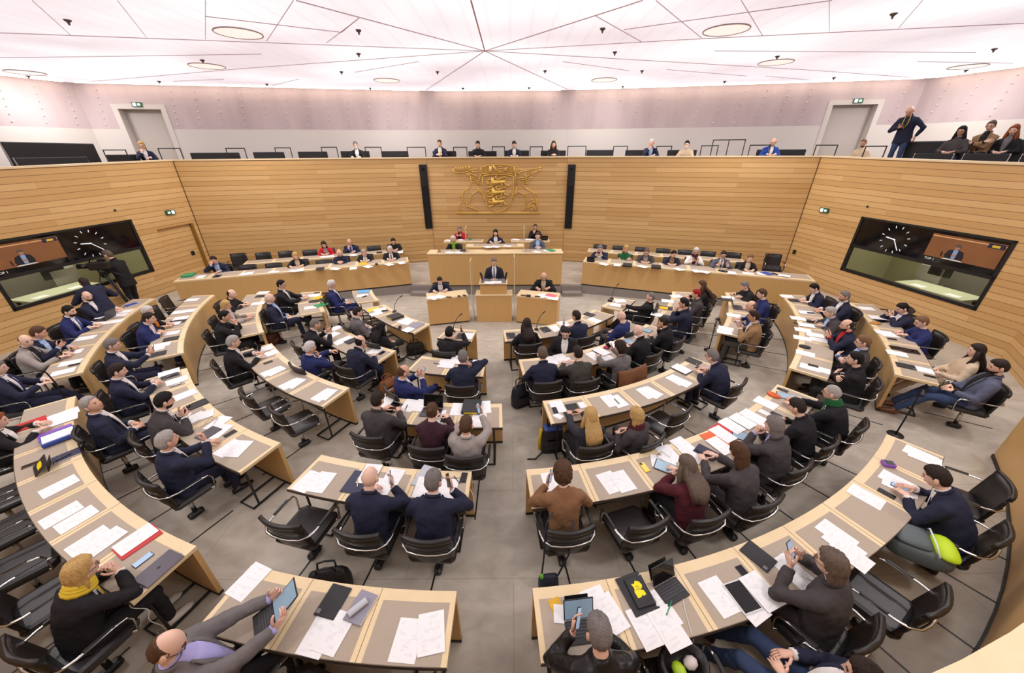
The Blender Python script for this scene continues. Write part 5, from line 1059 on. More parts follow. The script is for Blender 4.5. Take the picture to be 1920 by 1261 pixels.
gov('zH', 220, 145, 'grey hair and open collar', 'navy', 'sh:grey', 'phone', RF, inner='white', **R); gov('zH', 415, 145, 'blond hair and green jacket', 'green', 'bo:blond', 'cross', RF, sc=.95, lean=.05, hy=.5, **R)
gov('zH', 570, 170, 'dark grey suit and papers', 'dgrey', 'sh:gbrown', 'desk', RF, inner='lgrey', glasses=True, **R); gov('zH', 770, 185, 'cropped black hair, head turned', 'navy', 'sh:black', 'desk', RF, sc=.95, hy=.5, inner='tan', **R)
gov('zH', 940, 165, 'white hair and white jacket', 'white', 'bo:white', 'phone', RF, sc=.96, scarf='maroon', glasses=True, lean=.15, **R); gov('zH', 1145, 190, 'grey suit and dark tie', 'tgrey', 'sh:dark', 'tablet', RF, inner='white', tie='navy', glasses=True, lean=.2, **R)
gov('zH', 1345, 215, 'short fair hair and dark blazer', 'black', 'sh:lbrown', 'desk', RF, sc=.95, inner='beige', lean=.2, **R)
# ---- presidium
def pres(x, y, desc, jk, hair, pose, fl, wh, **k): Pn('zS', x, y, desc, jk, hair, pose, face=k.pop('face', pi), where=wh, fl=fl, zt=k.pop('zt', .80), **k)
pres(515, 125, 'grey crop and red jacket', 'red', 'sh:grey', 'phone', .42, 'rear left presidium desk', sc=.95, glasses=True, lean=.2, inner='black', hp=.3); pres(1410, 100, 'glasses and hand at chin', 'black', 'bu:brown', 'chin', .42, 'rear right presidium desk', sc=.95, glasses=True)
pres(440, 245, 'fair hair and lime scarf', 'black', 'me:white', 'desk', .38, 'left end of presidium desk', sc=.95, scarf='lime', hy=.6); pres(1440, 205, 'brown hair and grey blazer', 'tgrey', 'sh:brown', 'clasp', .40, 'right end of presidium desk', inner='sky', lean=.1, hp=.1)
pres(940, 170, 'dark hair and blue blazer', 'slate' if False else 'navy', 'bo:black', 'write', .44, 'presiding in the middle', sc=.95, inner='white', lean=.15, hp=.1, zt=.86)
pres(922, 510, 'grey hair, speaking at the lectern', 'navy', 'sh:grey', 'stand', -.19, 'standing in the middle', legs='stand', inner='white', tie='slate', lean=.05, hp=.35, chair=False)
pres(280, 730, 'dark bob and navy blazer', 'navy', 'sh:dark', 'write', -.19, 'left clerk table', sc=.95, inner='white', lean=.35, hp=.5, mask=False, zt=.82, face=math.radians(188)); pres(1510, 680, 'white hair and cream pullover', 'black', 'bd:white', 'write', -.19, 'right clerk table', inner='beige', glasses=True, lean=.3, hp=.3, zt=.82, face=math.radians(172))
# ---- gallery
def gal(x, y, desc, jk, hair, pose, wh, dep=None, **k):
    r = ray(x, y); at = None
    if dep: at = r * dep / r[1] + np.array([0, 0, HC])
    else:
        for P0, P1 in ((A, N1), (N1, N2), (N2, B), (B, R0)):
            P0_, P1_ = off(P0, .82), off(P1, .82); d = np.subtract(P1_, P0_); tt, kk = np.linalg.solve(np.array([[d[0], -r[0]], [d[1], -r[1]]]), -np.array(P0_, float))
            if -.02 <= tt <= 1.02: at = r * kk + np.array([0, 0, HC]); break
    Pn('f', x, y, desc, jk, hair, pose, face=k.pop('face', pi), where=wh, at=at, zt=k.pop('zt', .74), chair=False, **k)
gb = 'behind the gallery parapet'
gal(667, 272, 'white mask and open laptop', 'black', 'sh:grey', 'type', gb, mask=True, lean=.15, inner='white', face=math.radians(190)); gal(824, 269, 'yellow tie and navy suit', 'navy', 'sh:brown', 'clasp', gb, inner='white', tie='yellow', lean=.2)
gal(896, 271, 'short black hair and badge', 'black', 'sh:black', 'desk', gb, lean=.25, hp=.35); gal(964, 271, 'dark hair and open white shirt', 'navy', 'sh:dark', 'desk', gb, inner='white', lean=.2, hp=.4); gal(1038, 271, 'long brown hair and black top', 'black', 'lo:brown', 'clasp', gb, sc=.95, lean=.15)
gal(1222, 268, 'white hair, hand at mouth', 'navy', 'sh:white', 'chin', gb, lean=.2, inner='sky', face=math.radians(165)); gal(1288, 271, 'mask and cream pullover', 'beige', 'sh:black', 'type', gb, mask=True, lean=.25, face=math.radians(150)); gal(1450, 266, 'balding head and blue pullover', 'royal', 'bd:gbrown', 'desk', gb, lean=.3, hp=.4, inner='white', glasses=True, face=math.radians(160))
gal(1619, 268, 'fair beard and cream pullover', 'beige', 'vs:lbrown', 'lap', 'on the right gallery', dep=13.1, beard='brown', face=math.radians(110), hp=.4, lean=.0)
gal(1706, 208, 'bald head and yellow lanyard', 'navy', 'no', 'sphone', 'standing on the right gallery', dep=12.3, legs='stand', lany='yellow', tr='jeans', face=math.radians(118), hp=.55, lean=.34, sc=1.02)
gal(1803, 246, 'long dark curls and grey hoodie', 'dgrey', 'lo:black', 'lap', 'seated on right gallery', dep=11.1, face=math.radians(115), sc=.95, tr='jeans', glasses=True, lean=-.1, skin=3); gal(1858, 236, 'short brown hair, arms folded', 'gbrown' if False else 'tan', 'sh:gbrown', 'cross', 'seated on right gallery', dep=10.9, face=math.radians(115), glasses=True, lean=-.05, inner='black')
gal(1901, 244, 'long red hair and black cardigan', 'black', 'lo:redh', 'lap', 'seated on right gallery', dep=10.6, face=math.radians(115), sc=.95, inner='grey', lean=-.05); gal(266, 273, 'blond hair, chin on hand', 'navy', 'me:blond', 'chin', 'on the left gallery', dep=13.9, face=math.radians(215), sc=.95, inner='white', glasses=True, lean=.15)
# ---- press at the left display
CAMO = Pn('zW', 1110, 590, 'black outfit behind the camera', 'black', 'sh:gbrown', 'camera', face=math.radians(95), legs='stand', where='by the left display', chair=False, lean=.12, hp=.25, glasses=True, at=at_y(*Z('zW', 1110, 590), 10.05), twist=1, sc=1.06)
Pn('zW', 870, 880, 'dark suit bending forward', 'navy', 'sh:dark', 'bend', face=math.radians(60), legs='stand', where='beside the camera tripod', chair=False, lean=.75, hp=.0, fl=0., inner='white')
# ================================================================== EMPTY CHAIRS at every free writing place, floor slots
for D_ in DESKS:
    da = (D_['a1'] - D_['a0']) / D_['n']
    for i in range(D_['n']):
        a = D_['a0'] + (i + .5) * da; r = rowr(D_['k'], a) + DW + .2; p = pol(r, a)
        slot(a, r - .1, r + .72)
        if any(math.hypot(p[0] - q[0], p[1] - q[1]) < .66 for q in CHAIRS): continue
        _, _, wh = place(*pol(rowr(D_['k'], a) + .45, a)[:2])
        jit = rng.uniform(-.25, .25); put_chair(p[0], p[1], zf(p[0], p[1]), math.radians(a) + jit, 'empty black swivel chair, ' + wh)
struct(SLOT.build('trim_70', M_black))
E_ = [(450, 490, DZ, math.radians(195), 'empty black chair at the end between the two left government benches', .9), ]
for (zk, x, y, h, fc, lab) in [('zG', 508, 225, .85, 200, 'empty black chair at the outer end of the rear left government bench'), ('zG', 580, 310, .85, 197, 'empty black chair second from outer end of front left government bench'), ('zG', 775, 300, .85, 197, 'empty black chair beside the blond minister, brown bag on it'), ('zG', 1150, 275, .85, 197, 'empty black chair left of the navy rollneck'),
                              ('zG', 695, 220, .85, 197, 'empty black chair, rear left government bench, first from outer end'), ('zG', 865, 210, .85, 197, 'empty black chair, rear left government bench, second from outer end'), ('zG', 1045, 200, .85, 197, 'empty black chair left of the red jacket'), ('zG', 1523, 170, .85, 197, 'empty black chair between the two men of the rear left bench'),
                              ('zH', 222, 120, .85, 161, 'empty black chair, rear right government bench, first from the aisle'), ('zH', 365, 130, .85, 161, 'empty black chair, rear right government bench, second from the aisle'), ('zH', 535, 140, .85, 161, 'empty black chair, rear right government bench, third from the aisle'), ('zH', 695, 150, .85, 161, 'empty black chair, rear right government bench, fourth from the aisle'),
                              ('zH', 860, 160, .85, 161, 'empty black chair, rear right government bench, fifth from the aisle'), ('zH', 1030, 170, .85, 161, 'empty black chair, rear right government bench, sixth from the aisle'), ('zH', 1220, 180, .85, 161, 'empty black chair, rear right government bench, seventh from the aisle'), ('zH', 1520, 190, .85, 161, 'empty black chair against the right corner of the back wall'), ('zH', 1505, 280, .85, 161, 'empty black chair at the outer end of front right government bench')]:
    P = at_z(*Z(zk, x, y), DZ + h); d = rotz(math.radians(fc)) @ np.array([0, .28, 0]); put_chair(P[0] + d[0], P[1] + d[1], DZ, math.radians(fc), lab, 'chairs at the government benches')

# ================================================================== THINGS ON THE DESKS
ITEMS = []; TOPS = []; RECS = []
def surf(px, py, base=None):
    if base is not None: P = at_z(px, py, base); return P, base
    z = DTOP
    for i in range(10):
        P = at_z(px, py, z); r, a = polar(P); D_ = place(P[0], P[1])[0]; q = pol(rowr(D_['k'], a), a); z = DTOP + zf(q[0], q[1]) + .0035
    return P, z
def col(name, rgb, rough=.5, **k): return plain('item_' + name, rgb, rough, **k)
M_lcd = plain('lit_tablet_screen', (128, 152, 170), .25, emit=.35); M_lcd2 = plain('lit_phone_screen', (150, 176, 204), .25, emit=.4)
def rbox(mb, w_, l_, h_, z0=0., bev=.0, mi=None, c=(0, 0)): mb.box((c[0], c[1], z0 + h_ / 2), (w_, l_, h_), bev=bev, mi=mi)
def mk(kind, c):
    """builds one thing at the origin, long side along y, away from its reader"""
    if kind == 'sheet':
        mb = MB(); s = rng.uniform(.004, .012); n = 6; V = []
        for zz in (0, -.0006):
            for j in range(n):
                for i in range(4): x, y = -.105 + .07 * i, -.1485 + .297 * j / (n - 1); V.append((x, y, .0014 + zz + s * max(0, j - 3) ** 2 * .05 * (i / 3)))
        F = []
        for o in (0, n * 4):
            for j in range(n - 1):
                for i in range(3): q = o + j * 4 + i; F.append((q, q + 1, q + 5, q + 4) if o == 0 else (q, q + 4, q + 5, q + 1))
        per = [i for i in range(4)] + [j * 4 + 3 for j in range(1, n)] + [(n - 1) * 4 + i for i in (2, 1, 0)] + [j * 4 for j in range(n - 2, 0, -1)]
        for a, b in zip(per, per[1:] + per[:1]): F.append((a, a + n * 4, b + n * 4, b))
        mb.add(V, F); m = plain('sheet_' + c, {'yellow': (236, 206, 70), 'pink': (226, 110, 130), 'lblue': (110, 178, 226)}.get(c, (240, 240, 240)), .7) if c else M_sheets[rng.randint(3)]
        return mb.build('paper_sheet', m, uvfun=lambda co: ((co.x + .105) / .21, (co.y + .1485) / .297)), .0022, 'paper'
    if kind == 'card': mb = MB(); rbox(mb, .1, .14, .002); return mb.build('paper_card', plain('card_' + c, (226, 170, 40), .5, vary=.4, vscale=30) if c else M_sheets[1], uvfun=lambda co: (.5, .02)), .002, 'paper'
    if kind == 'phone':
        mb = MB(); rbox(mb, .074, .15, .009, bev=.004); o = mb.build('smartphone', col('phone_' + (c or 'black'), {'yellow': (240, 200, 20), 'lit': (24, 24, 26)}.get(c, (24, 24, 26)), .3)); s = MB()
        if c == 'yellow': rbox(s, .03, .03, .003, .0085, c=(-.016, .055), bev=.001); s.build('camera_bump', M_black, o)
        else: rbox(s, .066, .14, .0012, .0085); s.build('screen', M_lcd2 if c == 'lit' else M_screen, o)
        return o, .011, 'phone'
    if kind == 'tablet':
        mb = MB(); rbox(mb, .185, .255, .008, bev=.003); o = mb.build('tablet', col('tablet_' + ('white' if c == 'white' else 'grey'), (222, 222, 222) if c == 'white' else (44, 42, 46), .4)); s = MB(); rbox(s, .165, .232, .0012, .0075); s.build('screen', M_lcd if c == 'lit' else M_screen, o); return o, .01, 'tablet'
    if kind == 'case':
        mb = MB(); rbox(mb, .19, .255, .012, bev=.004); o = mb.build('tablet_case', col('case_' + (c or 'black'), {'grey': (84, 80, 84), 'navy': (38, 40, 66)}.get(c, (38, 37, 39)), .6)); s = MB(); rbox(s, .034, .034, .003, .0115, bev=.001, c=(-.068, -.095)); s.build('camera_window', col('camwin', (120, 118, 118), .3), o); return o, .014, 'tablet'
    if kind == 'keytab':
        o = empty('tablet_with_keyboard'); mb = MB(); rbox(mb, .25, .17, .008, bev=.003, c=(0, -.09)); kb = mb.build('keyboard', col('kb', (40, 39, 42), .5), o); s = MB()
        for r in range(5):
            for k in range(12): rbox(s, .0155, .0145, .0025, .008, c=(-.1 + .0182 * k, -.03 - .0225 * r))
        s.build('keys', col('keys', (66, 64, 68), .5), kb); R = rotx(-math.radians(68)); q = MB(); q.box((0, .035, .09), (.25, .18, .008), R=rotx(math.radians(68)), bev=.003); sc_ = q.build('screen_panel', col('tablet_grey', (44, 42, 46), .4), o)
        q = MB(); q.box((0, .035 - .0047, .09 + .0019), (.232, .162, .0012), R=rotx(math.radians(68))); q.build('screen', M_lcd if c == 'lit' else M_screen, sc_); q = MB(); q.box((0, .09, .06), (.2, .004, .14), R=rotx(-.5)); q.build('stand_flap', M_black, o); return o, .02, 'tablet'
    if kind == 'laptop':
        o = empty('laptop'); mb = MB(); rbox(mb, .31, .215, .014, bev=.005, c=(0, -.05)); b = mb.build('base', col('laptop', (74, 72, 78), .4, metal=.4), o); s = MB(); rbox(s, .27, .1, .002, .0138, c=(0, -.02)); s.build('keyboard', M_black, b)
        q = MB(); q.box((0, .095, .115), (.31, .21, .007), R=rotx(math.radians(72)), bev=.003); l_ = q.build('lid', col('laptop', (74, 72, 78), .4, metal=.4), o); q = MB(); q.box((0, .0905, .1165), (.29, .19, .001), R=rotx(math.radians(72))); q.build('screen', M_lcd if c == 'lit' else M_screen, l_); return o, .03, 'laptop'
    if kind == 'closedlap':
        mb = MB(); rbox(mb, .215, .31, .015, bev=.006); o = mb.build('laptop', col('laptop_lid', (96, 90, 98), .4, metal=.5)); s = MB(); s.loft([[(.014 * math.cos(k), .017 * math.sin(k), zz) for k in np.arange(10) * .628] for zz in (.0148, .0155)]); s.box((.0, .021, .0152), (.004, .008, .0007), R=rotz(.5)); s.build('lid_emblem', M_black, o); return o, .017, 'laptop'
    cc = {'red': (198, 40, 44), 'orange': (222, 96, 36), 'green': (40, 150, 100), 'blue': (52, 76, 160), 'navy': (40, 40, 74), 'purple': (146, 88, 188), 'black': (34, 33, 36), 'grey': (146, 142, 156), 'yellow': (228, 190, 40), 'lblue': (98, 170, 222), 'clear': (190, 192, 198), 'wood': (196, 140, 60), 'pinkd': (172, 36, 96)}
    if kind == 'folder':
        o = None; mb = MB(); rbox(mb, .235, .32, .008, bev=.002); o = mb.build('document_folder', col('folder_' + c, cc[c], .5)); s = MB(); rbox(s, .215, .3, .003, .0075, c=(.004, 0)); 
        return o, .01, 'folder'
    if kind == 'binder':
        mb = MB(); rbox(mb, .28, .315, .05, bev=.004); o = mb.build('ring_binder', col('folder_' + c, cc[c], .5)); s = MB(); rbox(s, .21, .29, .002, .05); s.build('paper_top', M_sheets[0], o, uvfun=lambda co: ((co.x + .105) / .21, (co.y + .145) / .29)) if c == 'blue' else None
        if c == 'black': s = MB(); s.box((0, -.158, .025), (.2, .003, .03)); s.build('spine_label', col('spine_yellow', (226, 200, 40), .5), o)
        return o, .053, 'binder'
    if kind == 'notebook':
        mb = MB(); rbox(mb, .17, .245, .014, bev=.004); o = mb.build('notebook', col('folder_' + c, cc[c], .5)); s = MB(); rbox(s, .16, .235, .008, .003, c=(.007, 0)); s.build('pages', col('pages', (226, 220, 206), .8), o); return o, .016, 'notebook'
    if kind == 'pouch':
        mb = MB(); mb.loft([[(a * math.cos(k), b * math.sin(k), z) for k in np.arange(14) * 2 * pi / 14] for a, b, z in ((.055, .09, 0), (.062, .1, .012), (.06, .098, .026), (.045, .08, .035))]); o = mb.build('pouch', col('folder_' + c, cc[c], .6, bump=.3, bscale=30), None, True); s = MB(); s.tube([(-.035, -.06, .035), (0, 0, .037), (.035, .06, .035)], .003, 5); s.build('zip', M_black, o); return o, .037, 'pouch'
    if kind == 'box':
        mb = MB(); rbox(mb, .09, .12, .045, bev=.006); o = mb.build('small_box', col('folder_' + c, cc[c], .5)); s = MB(); rbox(s, .07, .09, .003, .0445); s.build('lid', col('boxlid', (60, 58, 62), .5), o); return o, .048, 'box'
    if kind == 'pen':
        mb = MB(); mb.tube([(0, -.07, .006), (0, .06, .006)], .0055, 7); mb.tube([(0, .06, .006), (0, .075, .006)], [.005, .001], 7); o = mb.build('pen', col('folder_' + c, cc.get(c, (30, 30, 30)), .35), None, True); s = MB(); s.box((0, -.045, .0125), (.003, .035, .002)); s.build('clip', M_chrome, o); return o, .013, 'pen'
    if kind == 'glasses':
        mb = MB(); m_ = col('tortoise', (70, 44, 26), .3)
        for s in (-1, 1): mb.tube([(s * .033 + .024 * math.cos(k), 0, .022 + .02 * math.sin(k)) for k in np.arange(12) * 2 * pi / 12], .002, 5, closed=True); mb.tube([(s * .058, 0, .026), (s * .062, -.12, .012)], .002, 5)
        mb.tube([(-.01, 0, .026), (.01, 0, .026)], .002, 5); return mb.build('spectacles', m_), .045, 'glasses'
    if kind == 'etui':
        mb = MB(); mb.loft([[(.032 * math.cos(k), y, .02 + .02 * math.sin(k)) for k in np.arange(10) * .6283] for y in (-.08, -.075, .075, .08)]); o = mb.build('spectacle_case', col('folder_clear', cc['clear'], .2), None, True); return o, .04, 'case'
NOUN = dict(sheet='printed sheet', card='small card', phone='smartphone', tablet='tablet', case='closed tablet case', keytab='tablet on a keyboard', laptop='open laptop', closedlap='closed grey laptop', folder='document folder', binder='ring binder', notebook='notebook', pouch='pouch', box='small box', pen='pen', glasses='spectacles', etui='clear spectacle case')
GRP = dict(sheet='printed sheets on the desks', phone='smartphones', tablet='tablets', case='closed tablets', pen='pens', laptop='laptops', folder='document folders', keytab='tablets with keyboards')
def it(kind, zk, x, y, rot=0., c='', base=None, where=None, face=None, adj=None):
    px, py = Z(zk, x, y); P, z = surf(px, py, base); rad = {'sheet': .13, 'folder': .14, 'binder': .15, 'pen': .05, 'phone': .06, 'card': .06}.get(kind, .11)
    zz = z
    for (tx, ty, tr, tz) in TOPS:
        if math.hypot(P[0] - tx, P[1] - ty) < (tr + rad) * .86 and tz - z < .12: zz = max(zz, tz)
    o, h, cat = mk(kind, c); fc = face if face is not None else math.atan2(-(CX - P[0]), CY - P[1])
    o.location = (P[0], P[1], zz + .0004); o.rotation_euler = (0, 0, fc + math.radians(rot)); 
    if kind not in ('glasses', 'laptop', 'keytab', 'pen', 'etui', 'pouch'): TOPS.append((P[0], P[1], rad, zz + h + .0004))
    colw = {'lit': 'lit', 'lblue': 'light blue', 'pinkd': 'dark pink', 'wood': 'tan'}.get(c, c) or {'sheet': 'white', 'phone': 'black', 'tablet': 'dark', 'case': 'black', 'pen': 'black', 'keytab': 'black', 'laptop': 'dark', 'card': 'white'}.get(kind, '')
    if kind in ('etui', 'closedlap'): colw = ''
    wh = where or place(P[0], P[1])[2]
    RECS.append((o, (adj or '') + ' ' + colw + ' ' + NOUN[kind], wh, cat, GRP.get(kind), px, py)); return o
def flush():
    from collections import defaultdict
    g = defaultdict(list)
    for r in RECS: g[(' '.join(r[1].split()), r[2])].append(r)
    for (n, wh), rs in g.items():
        rs.sort(key=lambda r: r[5])
        for i, r in enumerate(rs):
            pre = '' if len(rs) == 1 else (['left', 'right'][i] if len(rs) == 2 else ['left', 'middle', 'right'][i] if len(rs) == 3 else ORD[i] + '-from-left')
            lab = (pre + ' ' + n + ', ' + wh).strip(); tag(r[0], lab, r[3], r[4])
T_ = '''z1 sheet 333 213 4|z1 sheet 345 372 2|z1 sheet 430 398 2|z1 sheet 500 520 0|z1 sheet 585 525 3|z1 folder 775 522 -6 red|z1 sheet 765 512 -4|z1 phone 805 628 -3 lit|z1 closedlap 895 675 0
zA folder 395 385 8 red|zA phone 375 400 2|zA sheet 740 290 6|zA sheet 850 250 8|zA sheet 830 330 0|zA folder 730 500 4 purple|zA binder 790 570 2 blue|zA notebook 880 800 0 navy|zA pen 850 830 10|zA phone 405 920 -6
z2 case 435 860 -6|z2 sheet 355 1045 -4|z2 sheet 440 1030 -8|z2 notebook 590 895 -12 grey|z2 etui 575 905 -40 clear|z2 sheet 850 1075 -2|z2 sheet 985 1035 12|z2 sheet -40 745 -8|z2 sheet 290 185 -4|z2 sheet 370 190 4|z2 folder 565 190 0 navy|z2 pen 572 198 30 yellow|z2 sheet 640 145 4|z2 sheet 765 170 -4|z2 sheet 705 230 0|z2 folder 955 160 -14 clear|z2 sheet 945 222 0|z2 sheet 1078 230 0|z2 pen 1128 178 40|z2 phone 1167 165 -4
z3 sheet 225 190 4|z3 sheet 550 190 8|z3 sheet 620 185 4|z3 phone 745 108 0 yellow|z3 glasses 825 38 20|z3 sheet 880 32 0|z3 sheet 850 78 60|z3 tablet 862 108 40 lit|zB sheet 570 385 4|zB sheet 690 500 4|zB case 865 480 20 navy|zB pen 790 490 20|zB folder 990 320 -4 orange|zB sheet 1050 390 0|zB folder 1100 215 4 red|zB sheet 1085 240 0|zB sheet 1200 130 0|zB tablet 1345 265 30 lit|zB sheet 1345 75 0|zB sheet 1540 40 0
z3 sheet 485 885 12|z3 sheet 545 930 16|z3 keytab 375 960 0 lit|z3 card 250 890 15 yellow|z3 card 268 930 -10|z3 sheet 835 905 10|z3 folder 700 815 8 black|z3 notebook 715 810 4 black|z3 keytab 855 750 12|z3 sheet 755 1000 8|z3 sheet 880 1010 8|z3 pen 882 898 -50 green|z3 sheet 1168 830 4|z3 sheet 1320 870 10|z3 tablet 1292 835 0 white|z3 phone 1305 705 0|z3 sheet 1400 805 4|z3 case 1382 605 14
z4 sheet 140 690 6|z4 sheet 385 485 4|z4 sheet 425 545 4|z4 sheet 465 600 4|z4 sheet 550 270 4|z4 sheet 725 185 0|z4 sheet 740 215 10|z4 phone 665 255 0|z4 phone 738 222 4 lit|z4 box 672 95 40 purple|z4 sheet 855 35 -4|z4 sheet 880 55 4
z5 laptop 752 285 -8|z5 sheet 690 320 0|z5 sheet 725 272 4|z5 sheet 800 305 4|z5 sheet 870 235 0|z5 sheet 830 262 4|z5 notebook 915 190 60 blue|z5 glasses 865 212 30|z5 sheet 600 420 0|z5 sheet 500 520 4|z5 phone 485 522 60|z5 sheet 490 592 0|z5 phone 515 607 0|z5 sheet 440 655 4
z5 sheet 1335 155 0|z5 sheet 1250 240 0|z5 sheet 1310 232 0|z5 folder 1235 305 0 black|z5 sheet 1200 325 0|z5 sheet 1260 285 0|z5 sheet 1190 385 0|z5 case 1190 427 0|z5 sheet 1080 495 0|z5 sheet 1120 470 0|z5 case 1098 532 0
z5 sheet 1175 660 0|z5 notebook 1185 690 4 black|z5 pen 1200 690 0|z5 sheet 1230 715 0|z5 phone 1220 747 0|z5 sheet 1285 815 4|z5 case 1375 882 0|z5 sheet 1230 985 30|z5 sheet 1400 960 -20|z5 sheet 1350 980 10|z5 glasses 1490 985 40|z5 sheet 1515 1010 20|z5 sheet 1520 1070 20|z5 case 1450 1085 10 grey|z5 phone 1600 1085 0|z5 sheet 1590 1185 4|z5 sheet 1660 1190 20
z6 sheet 105 655 0|z6 sheet 135 650 8|z6 sheet 235 740 0|z6 sheet 270 735 14|z6 sheet 460 820 0|z6 sheet 490 812 10|z6 phone 85 590 0|f keytab 478 660 0|z6 sheet 60 495 0|z6 sheet 90 530 0|z6 case 35 130 0|z6 sheet 50 105 0|z6 sheet 15 180 0
z6 sheet 400 125 0|z6 folder 440 142 0 yellow|z6 case 405 165 0|z6 sheet 380 208 0|z6 folder 452 190 30 green|z6 phone 425 106 0|z6 folder 750 97 0 lblue|z6 sheet 740 125 0|z6 phone 755 133 40
z6 sheet 815 222 0 yellow|z6 sheet 862 225 0|z6 sheet 835 252 4|z6 phone 897 232 -20|z6 binder 970 277 0 black|z6 sheet 1030 300 0|z6 sheet 1055 310 14|z6 sheet 1065 358 0|z6 folder 1118 330 0 grey|z6 phone 1000 347 50
z6 sheet 545 355 0|z6 sheet 530 400 20|z6 sheet 620 430 4|z6 sheet 590 445 4|z6 case 665 442 0|z6 sheet 830 508 10|z6 phone 875 525 0|z6 case 1425 408 0|z6 sheet 1475 412 0
z6 sheet 1310 595 4|z6 sheet 1345 600 0|z6 sheet 1392 572 0|z6 case 1500 600 0|z6 sheet 1540 605 0|z6 phone 1557 618 0|z6 pen 1255 600 80
z6 tablet 955 905 -10|z6 sheet 890 880 0|z6 sheet 1065 888 0|z6 pen 1045 905 10|z6 laptop 1225 925 0|z6 sheet 1150 890 0|z6 sheet 1265 965 4|z6 phone 1305 985 0|z6 sheet 1405 915 0|z6 sheet 1585 900 6|z6 sheet 1550 990 0|z6 binder 1500 908 0 black
z7 case 140 405 0|z7 case 380 362 0|z7 sheet 450 355 0|z7 sheet 505 322 0|z7 case 685 258 0|z7 sheet 722 297 0|z7 sheet 425 578 0|z7 sheet 490 560 4|z7 sheet 530 585 0|z7 sheet 720 545 4|z7 sheet 795 548 0|z7 notebook 755 520 0 black|z7 sheet 770 520 8|z7 pouch 818 490 60 pinkd|z7 tablet 965 447 -20 lit|z7 sheet 1000 395 0|z7 tablet 1080 367 0 lit|z7 sheet 850 470 0
z7 sheet 465 897 0|z7 case 575 915 0|z7 phone 447 925 0|z7 card 470 962 40|z7 phone 530 957 0|z7 card 635 885 0|z7 sheet 830 855 0|z7 sheet 885 860 4|z7 pen 875 862 0|z7 sheet 1085 800 0|z7 sheet 1120 800 12|z7 sheet 1290 712 0|z7 sheet 1325 725 8|z7 folder 1325 640 0 black|z7 sheet 1325 637 0|z7 case 1410 583 0|z7 phone 1455 632 0
z7 box 830 165 0 black|z7 sheet 900 162 30|z7 sheet 870 190 0|z7 sheet 1290 130 30|z7 sheet 1230 163 0|z7 folder 1218 212 0 black|z7 notebook 1195 215 0 yellow|z7 sheet 1160 258 0|z7 case 1232 275 0|z7 sheet 1650 140 0|z7 case 1635 155 0|z7 laptop 1700 208 0|z7 sheet 1690 263 0|z7 sheet 1635 355 0|z7 sheet 1625 380 10
z8 sheet 250 250 0|z8 case 297 277 0|z8 sheet 370 350 0|z8 phone 398 355 0|z8 sheet 320 387 0|z8 phone 315 420 0|z8 box 392 410 0 black|z8 sheet 370 432 0|z8 sheet 350 460 0|z8 sheet 425 490 0|z8 sheet 450 522 0|z8 sheet 345 510 0|z8 pouch 360 567 0 black|z8 sheet 365 605 0|z8 sheet 395 692 0|z8 sheet 455 705 0|z8 phone 413 683 0
z8 sheet 745 325 0|z8 tablet 840 402 30|z8 sheet 810 385 0|z8 pouch 800 420 0 wood|z8 sheet 855 475 0|z8 sheet 885 490 8|z8 phone 905 517 0|z8 tablet 945 575 0|z8 tablet 1015 592 0|z8 sheet 935 605 0|z8 case 990 685 0|z8 sheet 1090 705 0|z8 phone 1140 748 0
zC phone 610 215 0|zC pouch 490 290 0 orange|zC tablet 655 300 20 lit|zC sheet 390 385 0|zC sheet 215 560 0|zC card 370 510 0|zC phone 530 540 0|zC sheet 80 630 0'''
for ln in T_.replace('\n', '|').split('|'):
    t = ln.split(); it(t[1], t[0], float(t[2]), float(t[3]), float(t[4]), t[5] if len(t) > 5 else '')
GT = '''zG binder 135 388 0 green|zG sheet 225 395 0|zG tablet 350 390 0|zG sheet 555 375 60|zG sheet 590 368 0|zG sheet 770 358 70|zG sheet 920 350 60|zG sheet 970 345 0|zG folder 1120 335 0 black|zG sheet 1235 335 60|zG sheet 1370 330 0|zG sheet 1480 318 40|zG folder 1445 295 0 yellow|zG box 1545 305 0 black|zG sheet 1640 302 30|zG sheet 1730 290 20'''
for ln in GT.split('|'):
    t = ln.split(); it(t[1], t[0], float(t[2]), float(t[3]), float(t[4]), t[5] if len(t) > 5 else '', base=.954, where='on the front left government bench', face=math.radians(197))
GT = '''zH keytab 150 240 0|zH sheet 250 260 60|zH sheet 350 265 0|zH binder 425 272 0 black|zH sheet 540 278 60|zH binder 640 285 0 black|zH sheet 810 298 40|zH sheet 1000 318 60|zH sheet 940 312 20|zH tablet 1140 312 60|zH sheet 1210 325 0|zH sheet 1330 328 80|zH sheet 1430 330 0|zH folder 1470 330 30 blue|zH notebook 1540 338 60 navy|zH sheet 1600 350 70'''
for ln in GT.split('|'):
    t = ln.split(); it(t[1], t[0], float(t[2]), float(t[3]), float(t[4]), t[5] if len(t) > 5 else '', base=.954, where='on the front right government bench', face=math.radians(161))
for ln in 'zG sheet 1150 245 40|zG sheet 1200 240 20|zG sheet 1370 232 50|zG case 1565 212 0|zG sheet 1720 210 0'.split('|'):
    t = ln.split(); it(t[1], t[0], float(t[2]), float(t[3]), float(t[4]), base=.934, where='on the rear left government bench', face=math.radians(197))
